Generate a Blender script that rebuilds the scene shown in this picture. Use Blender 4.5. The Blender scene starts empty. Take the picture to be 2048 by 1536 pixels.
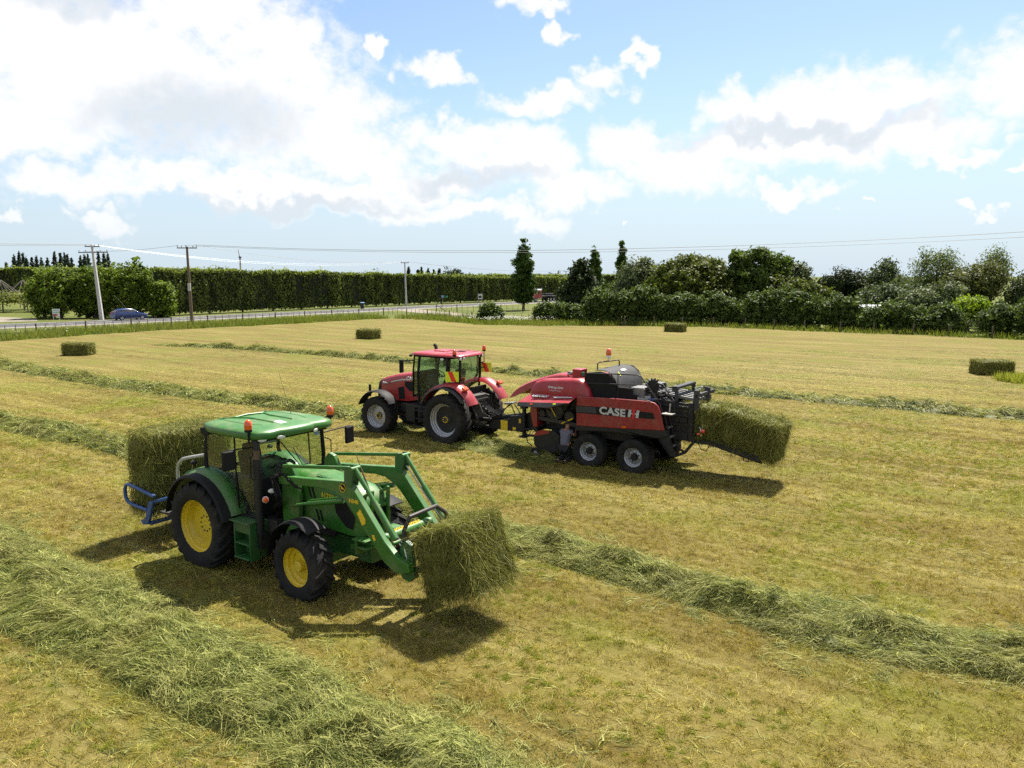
import bpy, bmesh, math, random
import numpy as np
from mathutils import Vector, Matrix, Euler

rad = math.radians
SC = bpy.context.scene
COL = SC.collection
rng = np.random.default_rng(7)
random.seed(7)

# ------------------------------------------------------------------ camera
cam_data = bpy.data.cameras.new('camera')
cam_data.sensor_fit = 'HORIZONTAL'
cam_data.sensor_width = 36.0
cam_data.lens = 36.0 * 1558.0 / 2048.0
cam_data.clip_start = 0.1
cam_data.clip_end = 8000
camera = bpy.data.objects.new('camera', cam_data)
COL.objects.link(camera)
CAM_H = 5.7
camera.location = (0, 0, CAM_H)
camera.rotation_euler = (rad(90 - 7.893), 0, 0)
SC.camera = camera

# ------------------------------------------------------------------ sun, sky, exposure
SUN_AZ, SUN_EL = 28.0, 58.0            # degrees right of the view direction, above the horizon
sun_data = bpy.data.lights.new('sun', 'SUN')
sun_data.energy = 5.0
sun_data.angle = rad(0.53)
sun_data.color = (1.0, 0.94, 0.84)
sun = bpy.data.objects.new('sun', sun_data)
COL.objects.link(sun)
sun.rotation_euler = (rad(90 - SUN_EL), 0, rad(180 - SUN_AZ))
sun.location = (20, 40, 60)

SC.view_settings.view_transform = 'Standard'
SC.view_settings.look = 'None'
SC.view_settings.exposure = 1.45
SC.view_settings.gamma = 1.0
SC.view_settings.use_curve_mapping = False
SC.render.engine = 'CYCLES'
SC.cycles.max_bounces = 6
SC.cycles.diffuse_bounces = 2
SC.cycles.glossy_bounces = 3
SC.cycles.transparent_max_bounces = 12
SC.cycles.transmission_bounces = 4
SC.cycles.caustics_reflective = False
SC.cycles.caustics_refractive = False
SC.cycles.use_denoising = False
SC.cycles.use_adaptive_sampling = True
SC.cycles.adaptive_threshold = 0.02
SC.cycles.sample_clamp_indirect = 4.0

world = bpy.data.worlds.new('World')
SC.world = world
world.use_nodes = True
world.cycles.sampling_method = 'MANUAL'
world.cycles.sample_map_resolution = 256


class NT:
    """small helper that writes node expressions"""
    def __init__(s, tree):
        s.t = tree
        s.n = tree.nodes
        s.l = tree.links

    def node(s, typ, **kw):
        nd = s.n.new(typ)
        for k, v in kw.items():
            setattr(nd, k, v)
        return nd

    def put(s, sock, v):
        if hasattr(v, 'is_output') or isinstance(v, bpy.types.NodeSocket):
            s.l.new(v, sock)
        elif v is not None:
            sock.default_value = v

    def math(s, op, a, b=None, c=None, clamp=False):
        nd = s.node('ShaderNodeMath', operation=op, use_clamp=clamp)
        s.put(nd.inputs[0], a)
        if b is not None: s.put(nd.inputs[1], b)
        if c is not None: s.put(nd.inputs[2], c)
        return nd.outputs[0]

    def vmath(s, op, a, b=None, out=0):
        nd = s.node('ShaderNodeVectorMath', operation=op)
        s.put(nd.inputs[0], a)
        if b is not None: s.put(nd.inputs[1], b)
        return nd.outputs[out]

    def smooth(s, v, a, b, lo=0.0, hi=1.0, kind='SMOOTHSTEP'):
        nd = s.node('ShaderNodeMapRange', interpolation_type=kind)
        s.put(nd.inputs[0], v)
        for i, x in enumerate((a, b, lo, hi)): s.put(nd.inputs[i + 1], x)
        return nd.outputs[0]

    def mix(s, f, a, b, blend='MIX'):
        nd = s.node('ShaderNodeMix', data_type='RGBA', blend_type=blend)
        s.put(nd.inputs[0], f)
        s.put(nd.inputs[6], a if not isinstance(a, tuple) else (*a[:3], 1))
        s.put(nd.inputs[7], b if not isinstance(b, tuple) else (*b[:3], 1))
        return nd.outputs[2]

    def noise(s, vec, scale, detail=4, rough=0.55, dist=0.0, dims='3D'):
        nd = s.node('ShaderNodeTexNoise', noise_dimensions=dims)
        if vec is not None: s.put(nd.inputs['Vector'], vec)
        nd.inputs['Scale'].default_value = scale
        nd.inputs['Detail'].default_value = detail
        nd.inputs['Roughness'].default_value = rough
        nd.inputs['Distortion'].default_value = dist
        return nd.outputs[0]


# clouds: azimuth, elevation, half-width, half-height in degrees, thickness
CLOUDS = [(-25.4, 13.0, 12.6, 5.9, 1.0), (-30.4, 14.4, 9.4, 4.8, 1.0), (-17.3, 11.6, 7.9, 5.1, 1.0), (-13.4, 9.9, 5.7, 3.1, 1.0), (-20.2, 16.4, 7.0, 3.5, 1.0), (-10.7, 8.0, 4.7, 2.1, 1.0), (-30.9, 8.8, 5.9, 2.0, 1.0), (-15.8, 14.8, 3.8, 3.0, 0.8), (-28.7, 5.8, 4.5, 1.4, 0.9), (-23.4, 6.5, 4.5, 1.4, 0.9), (-17.5, 5.9, 5.8, 1.4, 0.9), (-11.5, 5.3, 6.1, 1.4, 0.9), (-5.2, 4.5, 7.0, 1.1, 0.8), (1.3, 4.0, 3.7, 0.9, 0.8), (-0.5, 8.5, 4.8, 2.2, 1.0), (2.4, 8.1, 3.0, 2.4, 1.0), (-3.3, 9.3, 4.1, 1.6, 0.9), (-5.1, 13.6, 2.7, 1.1, 0.9), (2.3, 12.3, 4.1, 1.2, 0.9), (6.5, 13.2, 2.9, 1.1, 0.9), (9.2, 14.4, 1.0, 1.2, 0.8), (-6.2, 6.7, 5.9, 1.5, 0.8), (8.2, 8.9, 2.7, 2.0, 1.0), (12.2, 7.6, 5.0, 2.2, 1.0), (16.1, 11.0, 3.1, 1.6, 1.0), (22.6, 11.1, 6.9, 2.3, 1.0), (20.3, 9.2, 8.0, 2.0, 1.0), (27.1, 8.8, 4.6, 1.5, 0.9), (31.2, 12.1, 3.2, 2.6, 1.1), (19.2, 5.9, 2.9, 0.8, 0.8), (29.4, 7.4, 3.3, 0.7, 0.7), (2.8, 16.5, 1.5, 1.0, 0.8), (1.8, 18.3, 2.3, 0.8, 0.9), (-27.4, 3.5, 2.2, 0.9, 0.8), (-32.5, 4.2, 1.3, 0.5, 0.7), (-9.9, 15.3, 2.0, 1.0, 0.45), (4.5, 5.9, 4.4, 1.5, 0.8), (32.5, 6.2, 1.1, 0.4, 0.6), (23.3, 4.6, 1.3, 0.3, 0.5), (30.5, 4.3, 1.3, 0.4, 0.5), (8.8, 3.1, 0.8, 0.3, 0.45)]


GREY = [(-21.5, 10.4, 6.5, 2.3), (-2.5, 7.0, 5.0, 0.8), (-30.0, 17.5, 7.0, 1.6), (20.5, 9.6, 8.0, 0.7), (-15.0, 4.8, 9.0, 0.6)]    # cloud undersides


def blob_field(k, p, blobs, soft):
    best = None
    for b in blobs:
        a, e, rx, ry = b[:4]; s_ = 0.86 * math.sqrt(b[4]) if len(b) > 4 else 1.0
        nd = k.node('ShaderNodeVectorMath', operation='MULTIPLY_ADD'); k.put(nd.inputs[0], p)
        nd.inputs[1].default_value = (1 / (rx * s_), 1 / (ry * s_), 0); nd.inputs[2].default_value = (-a / (rx * s_), -e / (ry * s_), 0)
        ln = k.vmath('DOT_PRODUCT', nd.outputs[0], nd.outputs[0], out=1)
        best = ln if best is None else (k.math('SMOOTH_MIN', best, ln, soft) if soft else k.math('MINIMUM', best, ln))
    return best


def build_world():
    k = NT(world.node_tree)
    k.n.clear()
    out = k.node('ShaderNodeOutputWorld'); bg = k.node('ShaderNodeBackground')
    k.l.new(bg.outputs[0], out.inputs[0])
    sky = k.node('ShaderNodeTexSky')
    sky.sky_type = 'NISHITA'
    sky.sun_disc = False
    sky.sun_elevation = rad(SUN_EL)
    sky.sun_rotation = rad(SUN_AZ)
    sky.altitude = 20
    sky.air_density = 1.0
    sky.dust_density = SKY_DUST
    sky.ozone_density = 1.6
    tc = k.node('ShaderNodeTexCoord')
    d = tc.outputs['Generated']
    sep = k.node('ShaderNodeSeparateXYZ'); k.put(sep.inputs[0], d)
    az = k.math('MULTIPLY', k.math('ARCTAN2', sep.outputs[0], sep.outputs[1]), 180 / math.pi)
    el = k.math('MULTIPLY', k.math('ARCSINE', sep.outputs[2]), 180 / math.pi)
    wob = k.node('ShaderNodeTexNoise'); k.put(wob.inputs['Vector'], d)
    wob.inputs['Scale'].default_value = 16; wob.inputs['Detail'].default_value = 3
    cmb = k.node('ShaderNodeCombineXYZ'); k.put(cmb.inputs[0], az); k.put(cmb.inputs[1], el)
    wv = k.node('ShaderNodeVectorMath', operation='MULTIPLY_ADD'); k.put(wv.inputs[0], wob.outputs[1]); wv.inputs[1].default_value = (7.0, 4.4, 0)
    k.put(wv.inputs[2], k.vmath('ADD', cmb.outputs[0], (-3.5, -2.2, 0)))
    w2 = k.node('ShaderNodeTexNoise'); k.put(w2.inputs['Vector'], d); w2.inputs['Scale'].default_value = 55; w2.inputs['Detail'].default_value = 3
    wv2 = k.node('ShaderNodeVectorMath', operation='MULTIPLY_ADD'); k.put(wv2.inputs[0], w2.outputs[1]); wv2.inputs[1].default_value = (3.4, 2.2, 0)
    k.put(wv2.inputs[2], k.vmath('ADD', wv.outputs[0], (-1.7, -1.1, 0)))
    p = wv2.outputs[0]
    best = k.math('SUBTRACT', 1.0, blob_field(k, p, CLOUDS, 0.25))
    # the rest of the sky carries the same broken cumulus
    low = k.noise(k.vmath('MULTIPLY', d, (1, 1, 2.2)), 3.2, 2, 0.5)
    away = k.smooth(k.math('MAXIMUM', k.math('SUBTRACT', k.math('ABSOLUTE', az), 38.0), k.math('SUBTRACT', el, 26.0)), 0.0, 12.0)
    gen = k.math('MULTIPLY_ADD', low, 7.0, k.math('MULTIPLY_ADD', away, 3.0, -6.5))
    best = k.math('MAXIMUM', k.math('MAXIMUM', best, -2.0), gen)
    fb = k.noise(k.vmath('MULTIPLY', d, (1, 1, 1.6)), 10.0, 3, 0.6)
    fh = k.noise(k.vmath('MULTIPLY', d, (1, 1, 1.4)), 34.0, 6, 0.66)
    dens = k.math('ADD', best, k.math('ADD', k.math('MULTIPLY_ADD', fb, 1.8, -0.45), k.math('MULTIPLY_ADD', fh, 3.0, -1.5)))
    alpha = k.math('POWER', k.smooth(dens, -0.75, 1.25), 1.25)
    grey = k.math('SUBTRACT', 1.0, blob_field(k, p, GREY, 0))
    shade = k.math('MULTIPLY', k.smooth(k.math('ADD', grey, k.math('MULTIPLY_ADD', fb, 1.2, -0.6)), -0.9, 1.2), 1.0)
    shade = k.math('ADD', shade, k.math('MULTIPLY', k.smooth(fh, 0.42, 0.66), 0.10), clamp=True)
    ccol = k.mix(shade, (SKY_CLOUD, SKY_CLOUD, SKY_CLOUD * 1.01), (SKY_CLOUD * 0.73, SKY_CLOUD * 0.79, SKY_CLOUD * 0.85))
    alpha = k.math('MULTIPLY', alpha, k.math('MULTIPLY_ADD', k.smooth(sep.outputs[2], 0.0, 0.10), 0.65, 0.35))
    skyc = k.mix(1.0, sky.outputs[0], SKY_TINT, 'MULTIPLY')
    # pale moist air low over the land
    skyc = k.mix(k.smooth(sep.outputs[2], 0.28, -0.02, 0.0, 0.92), skyc, SKY_LOW)
    k.put(bg.inputs[0], k.mix(alpha, skyc, ccol))
    bg.inputs[1].default_value = SKY_STRENGTH


SKY_STRENGTH = 0.05
SKY_CLOUD = 7.7
SKY_DUST = 0.6
SKY_TINT = (1.16, 1.18, 1.24)
SKY_LOW = (4.6, 5.6, 6.5)
build_world()


# ------------------------------------------------------------------ materials
MATS = {}


def mat(name, col, rough=0.5, metal=0.0, coat=0.0, var=0.12, vscale=4.0, bump=0.0, bscale=60.0,
        dust=0.0, dustcol=(0.22, 0.19, 0.11), coords='Object', spec=0.5, emit=0.0):
    m = bpy.data.materials.new(name)
    m.use_nodes = True
    col = tuple(c * 0.8 for c in col); dustcol = tuple(c * 0.8 for c in dustcol)
    k = NT(m.node_tree)
    b = k.n['Principled BSDF']
    tc = k.node('ShaderNodeTexCoord')
    v = tc.outputs[coords]
    base = (*col, 1)
    if var > 0:
        nz = k.noise(v, vscale, 6, 0.6)
        base = k.mix(k.smooth(nz, 0.25, 0.75, 0, 1, 'LINEAR'), tuple(c * (1 - var) for c in col), tuple(min(1, c * (1 + var)) for c in col))
    if dust > 0:
        n2 = k.noise(v, 2.3, 7, 0.7)
        base = k.mix(k.math('MULTIPLY', k.smooth(n2, 0.42, 0.72), dust), base if not isinstance(base, tuple) else base, dustcol)
        k.put(b.inputs['Roughness'], k.math('ADD', rough, k.math('MULTIPLY', k.smooth(n2, 0.42, 0.72), dust * 0.5), clamp=True))
    else:
        nr = k.noise(v, 9.0, 3, 0.5)
        k.put(b.inputs['Roughness'], k.math('ADD', rough - 0.06, k.math('MULTIPLY', nr, 0.12), clamp=True))
    k.put(b.inputs['Base Color'], base)
    b.inputs['Metallic'].default_value = metal
    b.inputs['Specular IOR Level'].default_value = spec
    if coat:
        b.inputs['Coat Weight'].default_value = coat
        b.inputs['Coat Roughness'].default_value = 0.12
    if bump > 0:
        bn = k.node('ShaderNodeBump'); bn.inputs['Strength'].default_value = bump; bn.inputs['Distance'].default_value = 0.02
        k.put(bn.inputs['Height'], k.noise(v, bscale, 5, 0.6))
        k.l.new(bn.outputs[0], b.inputs['Normal'])
    MATS[name] = m
    return m


def glass_mat(name, tint=(0.55, 0.62, 0.55), refl=0.06):
    m = bpy.data.materials.new(name); m.use_nodes = True
    k = NT(m.node_tree); k.n.clear()
    out = k.node('ShaderNodeOutputMaterial')
    tr = k.node('ShaderNodeBsdfTransparent'); tr.inputs[0].default_value = (*tint, 1)
    gl = k.node('ShaderNodeBsdfGlossy'); gl.inputs['Roughness'].default_value = 0.03
    df = k.node('ShaderNodeBsdfDiffuse'); df.inputs[0].default_value = (0.35, 0.34, 0.28, 1)
    tc = k.node('ShaderNodeTexCoord')
    grime = k.smooth(k.noise(tc.outputs['Object'], 5.0, 6, 0.65), 0.45, 0.85, 0.01, 0.07)
    mx0 = k.node('ShaderNodeMixShader'); k.put(mx0.inputs[0], grime); k.l.new(tr.outputs[0], mx0.inputs[1]); k.l.new(df.outputs[0], mx0.inputs[2])
    fr = k.node('ShaderNodeLayerWeight'); fr.inputs[0].default_value = 0.5
    mx = k.node('ShaderNodeMixShader')
    k.put(mx.inputs[0], k.math('MULTIPLY_ADD', k.math('POWER', fr.outputs[1], 4.0), 0.75, refl * 0.5, clamp=True))
    k.l.new(mx0.outputs[0], mx.inputs[1]); k.l.new(gl.outputs[0], mx.inputs[2]); k.l.new(mx.outputs[0], out.inputs[0])
    MATS[name] = m
    return m


def plant_mat(name, lo, hi, trans=0.35, rough=0.6, attr='tint', patch=None, pscale=0.25, spec=0.15, objvar=0.0):
    """leaf / straw material: the 'tint' attribute of each blade picks a colour between lo and hi"""
    lo, hi = tuple(c * 0.84 for c in lo), tuple(c * 0.84 for c in hi)
    if patch is not None: patch = tuple(c * 0.84 for c in patch[:3]) + tuple(patch[3:])
    m = bpy.data.materials.new(name); m.use_nodes = True
    k = NT(m.node_tree); k.n.clear()
    out = k.node('ShaderNodeOutputMaterial')
    at = k.node('ShaderNodeAttribute'); at.attribute_name = attr
    f = at.outputs['Fac']
    col = k.mix(f, lo, hi)
    if patch is not None:
        ge = k.node('ShaderNodeNewGeometry')
        pn = k.noise(ge.outputs['Position'], pscale, 5, 0.6)
        col = k.mix(k.smooth(pn, 0.40, 0.62, 0.0, patch[3] if len(patch) > 3 else 0.8), col, k.mix(f, tuple(c * 0.6 for c in patch[:3]), tuple(patch[:3])))
    pr = k.node('ShaderNodeBsdfPrincipled')
    k.put(pr.inputs['Base Color'], col); pr.inputs['Roughness'].default_value = rough
    pr.inputs['Specular IOR Level'].default_value = spec
    tl = k.node('ShaderNodeBsdfTranslucent')
    k.put(tl.inputs[0], k.mix(1.0, col, (1.15, 1.2, 0.7), 'MULTIPLY'))
    mx = k.node('ShaderNodeMixShader'); mx.inputs[0].default_value = trans
    k.l.new(pr.outputs[0], mx.inputs[1]); k.l.new(tl.outputs[0], mx.inputs[2]); k.l.new(mx.outputs[0], out.inputs[0])
    MATS[name] = m
    return m


# ------------------------------------------------------------------ mesh helpers
class MB:
    """collects shapes and links them as ONE mesh object"""
    def __init__(s):
        s.v = []; s.f = []

    def add(s, vs, fs):
        o = len(s.v)
        s.v += [tuple(map(float, q)) for q in vs]
        s.f += [tuple(i + o for i in q) for q in fs]
        return s

    def box(s, c, d, rot=None, taper=None):
        hx, hy, hz = d[0] / 2, d[1] / 2, d[2] / 2
        vs = [Vector((x * hx, y * hy, z * hz)) for z in (-1, 1) for y in (-1, 1) for x in (-1, 1)]
        if taper:
            for q in vs[4:]: q.x *= taper[0]; q.y *= taper[1]
        if rot:
            m = Euler([rad(a) for a in rot]).to_matrix(); vs = [m @ q for q in vs]
        c = Vector(c)
        return s.add([q + c for q in vs], [(0, 2, 3, 1), (4, 5, 7, 6), (0, 1, 5, 4), (2, 6, 7, 3), (0, 4, 6, 2), (1, 3, 7, 5)])

    def bar(s, a, b, w, h, up=(0, 0, 1)):
        a, b = Vector(a), Vector(b); d = (b - a).normalized(); u = Vector(up)
        r = d.cross(u)
        if r.length < 1e-4: r = d.cross(Vector((0, 1, 0)))
        r.normalize(); u = r.cross(d)
        vs = [p + r * (w / 2 * i) + u * (h / 2 * j) for p in (a, b) for i, j in ((-1, -1), (1, -1), (1, 1), (-1, 1))]
        return s.add(vs, [(3, 2, 1, 0), (4, 5, 6, 7), (0, 1, 5, 4), (1, 2, 6, 5), (2, 3, 7, 6), (3, 0, 4, 7)])

    def prism(s, pts, a0, a1, plane='xz'):
        n = len(pts)
        def P(q, a): return {'xz': (q[0], a, q[1]), 'yz': (a, q[0], q[1]), 'xy': (q[0], q[1], a)}[plane]
        vs = [P(q, a0) for q in pts] + [P(q, a1) for q in pts]
        return s.add(vs, [tuple(range(n - 1, -1, -1)), tuple(range(n, 2 * n))] + [(i, (i + 1) % n, n + (i + 1) % n, n + i) for i in range(n)])

    def panel(s, pts, t):
        ps = [Vector(p) for p in pts]; n = len(ps)
        nr = (ps[1] - ps[0]).cross(ps[-1] - ps[0]).normalized() * t
        vs = ps + [p + nr for p in ps]
        return s.add(vs, [tuple(range(n - 1, -1, -1)), tuple(range(n, 2 * n))] + [(i, (i + 1) % n, n + (i + 1) % n, n + i) for i in range(n)])

    def tube(s, path, r, n=8, caps=True):
        ps = [Vector(p) for p in path]; m = len(ps)
        rs = r if isinstance(r, (list, tuple)) else [r] * m
        ref = None; o = len(s.v)
        for i, p in enumerate(ps):
            t = (ps[min(i + 1, m - 1)] - ps[max(i - 1, 0)])
            if t.length < 1e-9: t = Vector((0, 0, 1))
            t.normalize()
            if ref is None:
                ref = Vector((0, 0, 1)) if abs(t.z) < 0.9 else Vector((1, 0, 0))
            a = (ref - t * ref.dot(t))
            if a.length < 1e-5: a = t.orthogonal()
            a.normalize(); ref = a; b = t.cross(a)
            for j in range(n):
                th = 2 * math.pi * j / n
                s.v.append(tuple(p + (a * math.cos(th) + b * math.sin(th)) * rs[i]))
        for i in range(m - 1):
            for j in range(n):
                k = (j + 1) % n
                s.f.append((o + i * n + j, o + i * n + k, o + (i + 1) * n + k, o + (i + 1) * n + j))
        if caps:
            s.f.append(tuple(o + j for j in range(n - 1, -1, -1)))
            s.f.append(tuple(o + (m - 1) * n + j for j in range(n)))
        return s

    def lathe(s, prof, c=(0, 0, 0), axis='y', n=32, sgn=1, cap=False, arc=None):
        o = len(s.v); m = len(prof); c = Vector(c)
        steps = n if arc is None else n + 1
        for j in range(steps):
            th = (2 * math.pi * j / n) if arc is None else arc[0] + (arc[1] - arc[0]) * j / n
            ca, sa = math.cos(th), math.sin(th)
            for r, h in prof:
                q = {'y': (r * ca, h * sgn, r * sa), 'z': (r * ca, r * sa, h * sgn), 'x': (h * sgn, r * ca, r * sa)}[axis]
                s.v.append(tuple(c + Vector(q)))
        for j in range(n):
            k = (j + 1) % steps
            for i in range(m - 1):
                s.f.append((o + j * m + i, o + k * m + i, o + k * m + i + 1, o + j * m + i + 1))
        return s

    def loft(s, secs, closed=True, cap=True):
        o = len(s.v); n = len(secs[0])
        for q in secs: s.v += [tuple(map(float, p)) for p in q]
        for i in range(len(secs) - 1):
            for j in range(n if closed else n - 1):
                k = (j + 1) % n
                s.f.append((o + i * n + j, o + i * n + k, o + (i + 1) * n + k, o + (i + 1) * n + j))
        if cap:
            s.f.append(tuple(o + j for j in range(n - 1, -1, -1)))
            s.f.append(tuple(o + (len(secs) - 1) * n + j for j in range(n)))
        return s

    def ball(s, c, r, n=12, m=8, squash=(1, 1, 1)):
        prof = [(r * math.sin(math.pi * i / m), -r * math.cos(math.pi * i / m)) for i in range(m + 1)]
        o = len(s.v); s.lathe(prof, (0, 0, 0), 'z', n)
        for i in range(o, len(s.v)):
            q = s.v[i]; s.v[i] = (q[0] * squash[0] + c[0], q[1] * squash[1] + c[1], q[2] * squash[2] + c[2])
        return s

    def mirror(s):
        """add the mirror image in y"""
        o = len(s.v); nf = len(s.f)
        s.v += [(x, -y, z) for x, y, z in s.v[:o]]
        s.f += [tuple(i + o for i in reversed(q)) for q in s.f[:nf]]
        return s

    def build(s, name, m, parent=None, smooth=True, bevel=0.0, angle=38, solid=0.0, weld=True):
        me = bpy.data.meshes.new(name)
        me.from_pydata(s.v, [], s.f)
        bm = bmesh.new(); bm.from_mesh(me)
        if weld: bmesh.ops.remove_doubles(bm, verts=bm.verts, dist=1e-5)
        bmesh.ops.recalc_face_normals(bm, faces=bm.faces)
        bm.to_mesh(me); bm.free()
        if smooth:
            me.shade_smooth()
            me.set_sharp_from_angle(angle=rad(angle))
        me.materials.append(MATS[m] if isinstance(m, str) else m)
        ob = bpy.data.objects.new(name, me); COL.objects.link(ob)
        if parent is not None: ob.parent = parent
        if solid:
            md = ob.modifiers.new('solid', 'SOLIDIFY'); md.thickness = solid; md.offset = 0
        if bevel:
            md = ob.modifiers.new('bevel', 'BEVEL'); md.width = bevel; md.segments = 2; md.limit_method = 'ANGLE'; md.angle_limit = rad(40)
            md.harden_normals = False
        return ob


def empty(name, loc=(0, 0, 0), rz=0.0, parent=None, size=0.3):
    o = bpy.data.objects.new(name, None); o.empty_display_size = size
    COL.objects.link(o); o.location = loc; o.rotation_euler = (0, 0, rad(rz))
    if parent is not None: o.parent = parent
    return o


def tag(o, label=None, cat=None, group=None, kind=None):
    if label: o['label'] = label
    if cat: o['category'] = cat
    if group: o['group'] = group
    if kind: o['kind'] = kind
    return o


def copy_tree(o, parent=None):
    c = o.copy(); COL.objects.link(c); c.parent = parent
    for ch in o.children: copy_tree(ch, c)
    return c


def fast_mesh(name, verts, faces, m, parent=None, tint=None, smooth=False, link=True):
    """numpy mesh; faces (M,3) or (M,4); tint per vertex"""
    me = bpy.data.meshes.new(name)
    verts = np.ascontiguousarray(verts, dtype=np.float32); faces = np.ascontiguousarray(faces, dtype=np.int32)
    nv, (nf, kk) = len(verts), faces.shape
    me.vertices.add(nv); me.vertices.foreach_set('co', verts.ravel())
    me.loops.add(nf * kk); me.loops.foreach_set('vertex_index', faces.ravel())
    me.polygons.add(nf); me.polygons.foreach_set('loop_start', np.arange(0, nf * kk, kk, dtype=np.int32))
    me.update(calc_edges=True)
    if tint is not None:
        at = me.attributes.new('tint', 'FLOAT', 'POINT'); at.data.foreach_set('value', np.ascontiguousarray(tint, dtype=np.float32))
    if smooth: me.shade_smooth()
    me.materials.append(MATS[m] if isinstance(m, str) else m)
    ob = bpy.data.objects.new(name, me)
    if link: COL.objects.link(ob)
    if parent is not None: ob.parent = parent
    return ob


def ribbons(pos, direc, length, width, seg=3, curl=0.3, gravity=0.0, up=None, taper=True, r=rng, sweep=None):
    """N strands as ribbons. pos, direc (N,3); returns verts, quads, strand index per vertex"""
    N = len(pos)
    d = direc / np.linalg.norm(direc, axis=1, keepdims=True)
    rnd = r.normal(size=(N, 3))
    side = np.cross(d, rnd if up is None else up); side /= np.linalg.norm(side, axis=1, keepdims=True) + 1e-9
    bend = np.cross(side, d) * r.normal(size=(N, 1)) * curl + side * r.normal(size=(N, 1)) * curl
    if sweep is not None: bend = bend + sweep
    vs = np.zeros((N, seg + 1, 2, 3))
    for i in range(seg + 1):
        t = i / seg
        p = pos + (d * t + bend * t * t) * length[:, None]
        p[:, 2] -= gravity * t * t * length
        w = width * (1 - (0.75 * t if taper else 0.0))
        vs[:, i, 0] = p - side * w[:, None] / 2
        vs[:, i, 1] = p + side * w[:, None] / 2
    base = (np.arange(N) * (seg + 1) * 2)[:, None]
    q = np.array([[2 * i, 2 * i + 1, 2 * i + 3, 2 * i + 2] for i in range(seg)])
    faces = (base[:, None, :] + q[None]).reshape(-1, 4)
    idx = np.repeat(np.arange(N), (seg + 1) * 2)
    return vs.reshape(-1, 3), faces, idx


def text(name, s, size, m, parent, loc, right, up, shear=0.0, bold=0.0, extrude=0.002, align='LEFT', squeeze=1.0):
    cu = bpy.data.curves.new(name, 'FONT'); cu.body = s; cu.size = size; cu.shear = shear; cu.offset = bold; cu.extrude = extrude
    cu.align_x = align; cu.resolution_u = 3; cu.space_character = 1.05
    tmp = bpy.data.objects.new(name, cu); COL.objects.link(tmp)
    bpy.context.view_layer.update()
    me = bpy.data.meshes.new_from_object(tmp.evaluated_get(bpy.context.evaluated_depsgraph_get()))
    bpy.data.objects.remove(tmp); bpy.data.curves.remove(cu)
    me.materials.clear(); me.materials.append(MATS[m])
    ob = bpy.data.objects.new(name, me); COL.objects.link(ob)
    r = Vector(right).normalized(); u = Vector(up).normalized(); n = r.cross(u).normalized(); u = n.cross(r)
    M = Matrix((r * squeeze, u, n)).transposed().to_4x4(); M.translation = Vector(loc)
    me.transform(M)
    if parent is not None: ob.parent = parent
    return ob


def vnoise(x, y, seed):
    """smooth value noise on numpy arrays"""
    xi, yi = np.floor(x).astype(int), np.floor(y).astype(int); fx, fy = x - xi, y - yi
    fx, fy = fx * fx * (3 - 2 * fx), fy * fy * (3 - 2 * fy)

    def h(i, j):
        n = (i * 374761393 + j * 668265263 + seed * 982451653) & 0x7fffffff
        n = ((n ^ (n >> 13)) * 1274126177) & 0x7fffffff
        return (n & 0xffff) / 65535.0
    return (h(xi, yi) * (1 - fx) + h(xi + 1, yi) * fx) * (1 - fy) + (h(xi, yi + 1) * (1 - fx) + h(xi + 1, yi + 1) * fx) * fy


def arc_pts(cx, cz, r, a0, a1, n):
    return [(cx + r * math.cos(rad(a0 + (a1 - a0) * i / n)), cz + r * math.sin(rad(a0 + (a1 - a0) * i / n))) for i in range(n + 1)]

# ------------------------------------------------------------------ shared materials
mat('tractor_green', (0.024, 0.138, 0.010), 0.46, coat=0.08, var=0.16, dust=0.34)
mat('dark_green', (0.018, 0.10, 0.022), 0.45, var=0.15, dust=0.25)
mat('wheel_yellow', (0.72, 0.52, 0.018), 0.42, coat=0.1, var=0.10, dust=0.28)
mat('decal_yellow', (0.80, 0.55, 0.02), 0.5, var=0.0)
mat('rubber', (0.012, 0.012, 0.013), 0.85, var=0.25, vscale=7, bump=0.15, bscale=30, dust=0.5, dustcol=(0.075, 0.066, 0.050), spec=0.3)
mat('black_plastic', (0.013, 0.013, 0.014), 0.62, var=0.2, dust=0.12, dustcol=(0.05, 0.045, 0.038), spec=0.15)
mat('black_metal', (0.011, 0.011, 0.012), 0.55, var=0.2, dust=0.25, dustcol=(0.06, 0.055, 0.045), spec=0.35)
mat('grime_metal', (0.024, 0.022, 0.020), 0.65, var=0.4, vscale=9, dust=0.30, dustcol=(0.09, 0.08, 0.06))
mat('grey_metal', (0.20, 0.20, 0.20), 0.5, metal=0.3, var=0.2, dust=0.2)
mat('pale_rail', (0.42, 0.41, 0.39), 0.5, metal=0.2, var=0.15)
mat('grab_steel', (0.040, 0.032, 0.028), 0.65, var=0.4, vscale=12)
mat('steel', (0.55, 0.55, 0.55), 0.28, metal=1.0, var=0.1)
mat('rusty_steel', (0.14, 0.085, 0.055), 0.7, metal=0.2, var=0.5, vscale=12)
mat('case_red', (0.34, 0.007, 0.016), 0.38, coat=0.2, var=0.14, dust=0.24)
mat('case_dark_red', (0.25, 0.006, 0.011), 0.45, coat=0.1, var=0.14, dust=0.24)
mat('silver_rim', (0.42, 0.43, 0.46), 0.35, metal=0.35, var=0.10, dust=0.2)
mat('grey_panel', (0.052, 0.053, 0.057), 0.78, var=0.12, dust=0.10, spec=0.25)
mat('white_paint', (0.78, 0.78, 0.76), 0.5, var=0.06)
mat('decal_white', (0.80, 0.80, 0.80), 0.5, var=0.0)
mat('decal_silver', (0.50, 0.50, 0.50), 0.45, var=0.0)
mat('decal_red', (0.55, 0.015, 0.02), 0.5, var=0.0)
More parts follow.
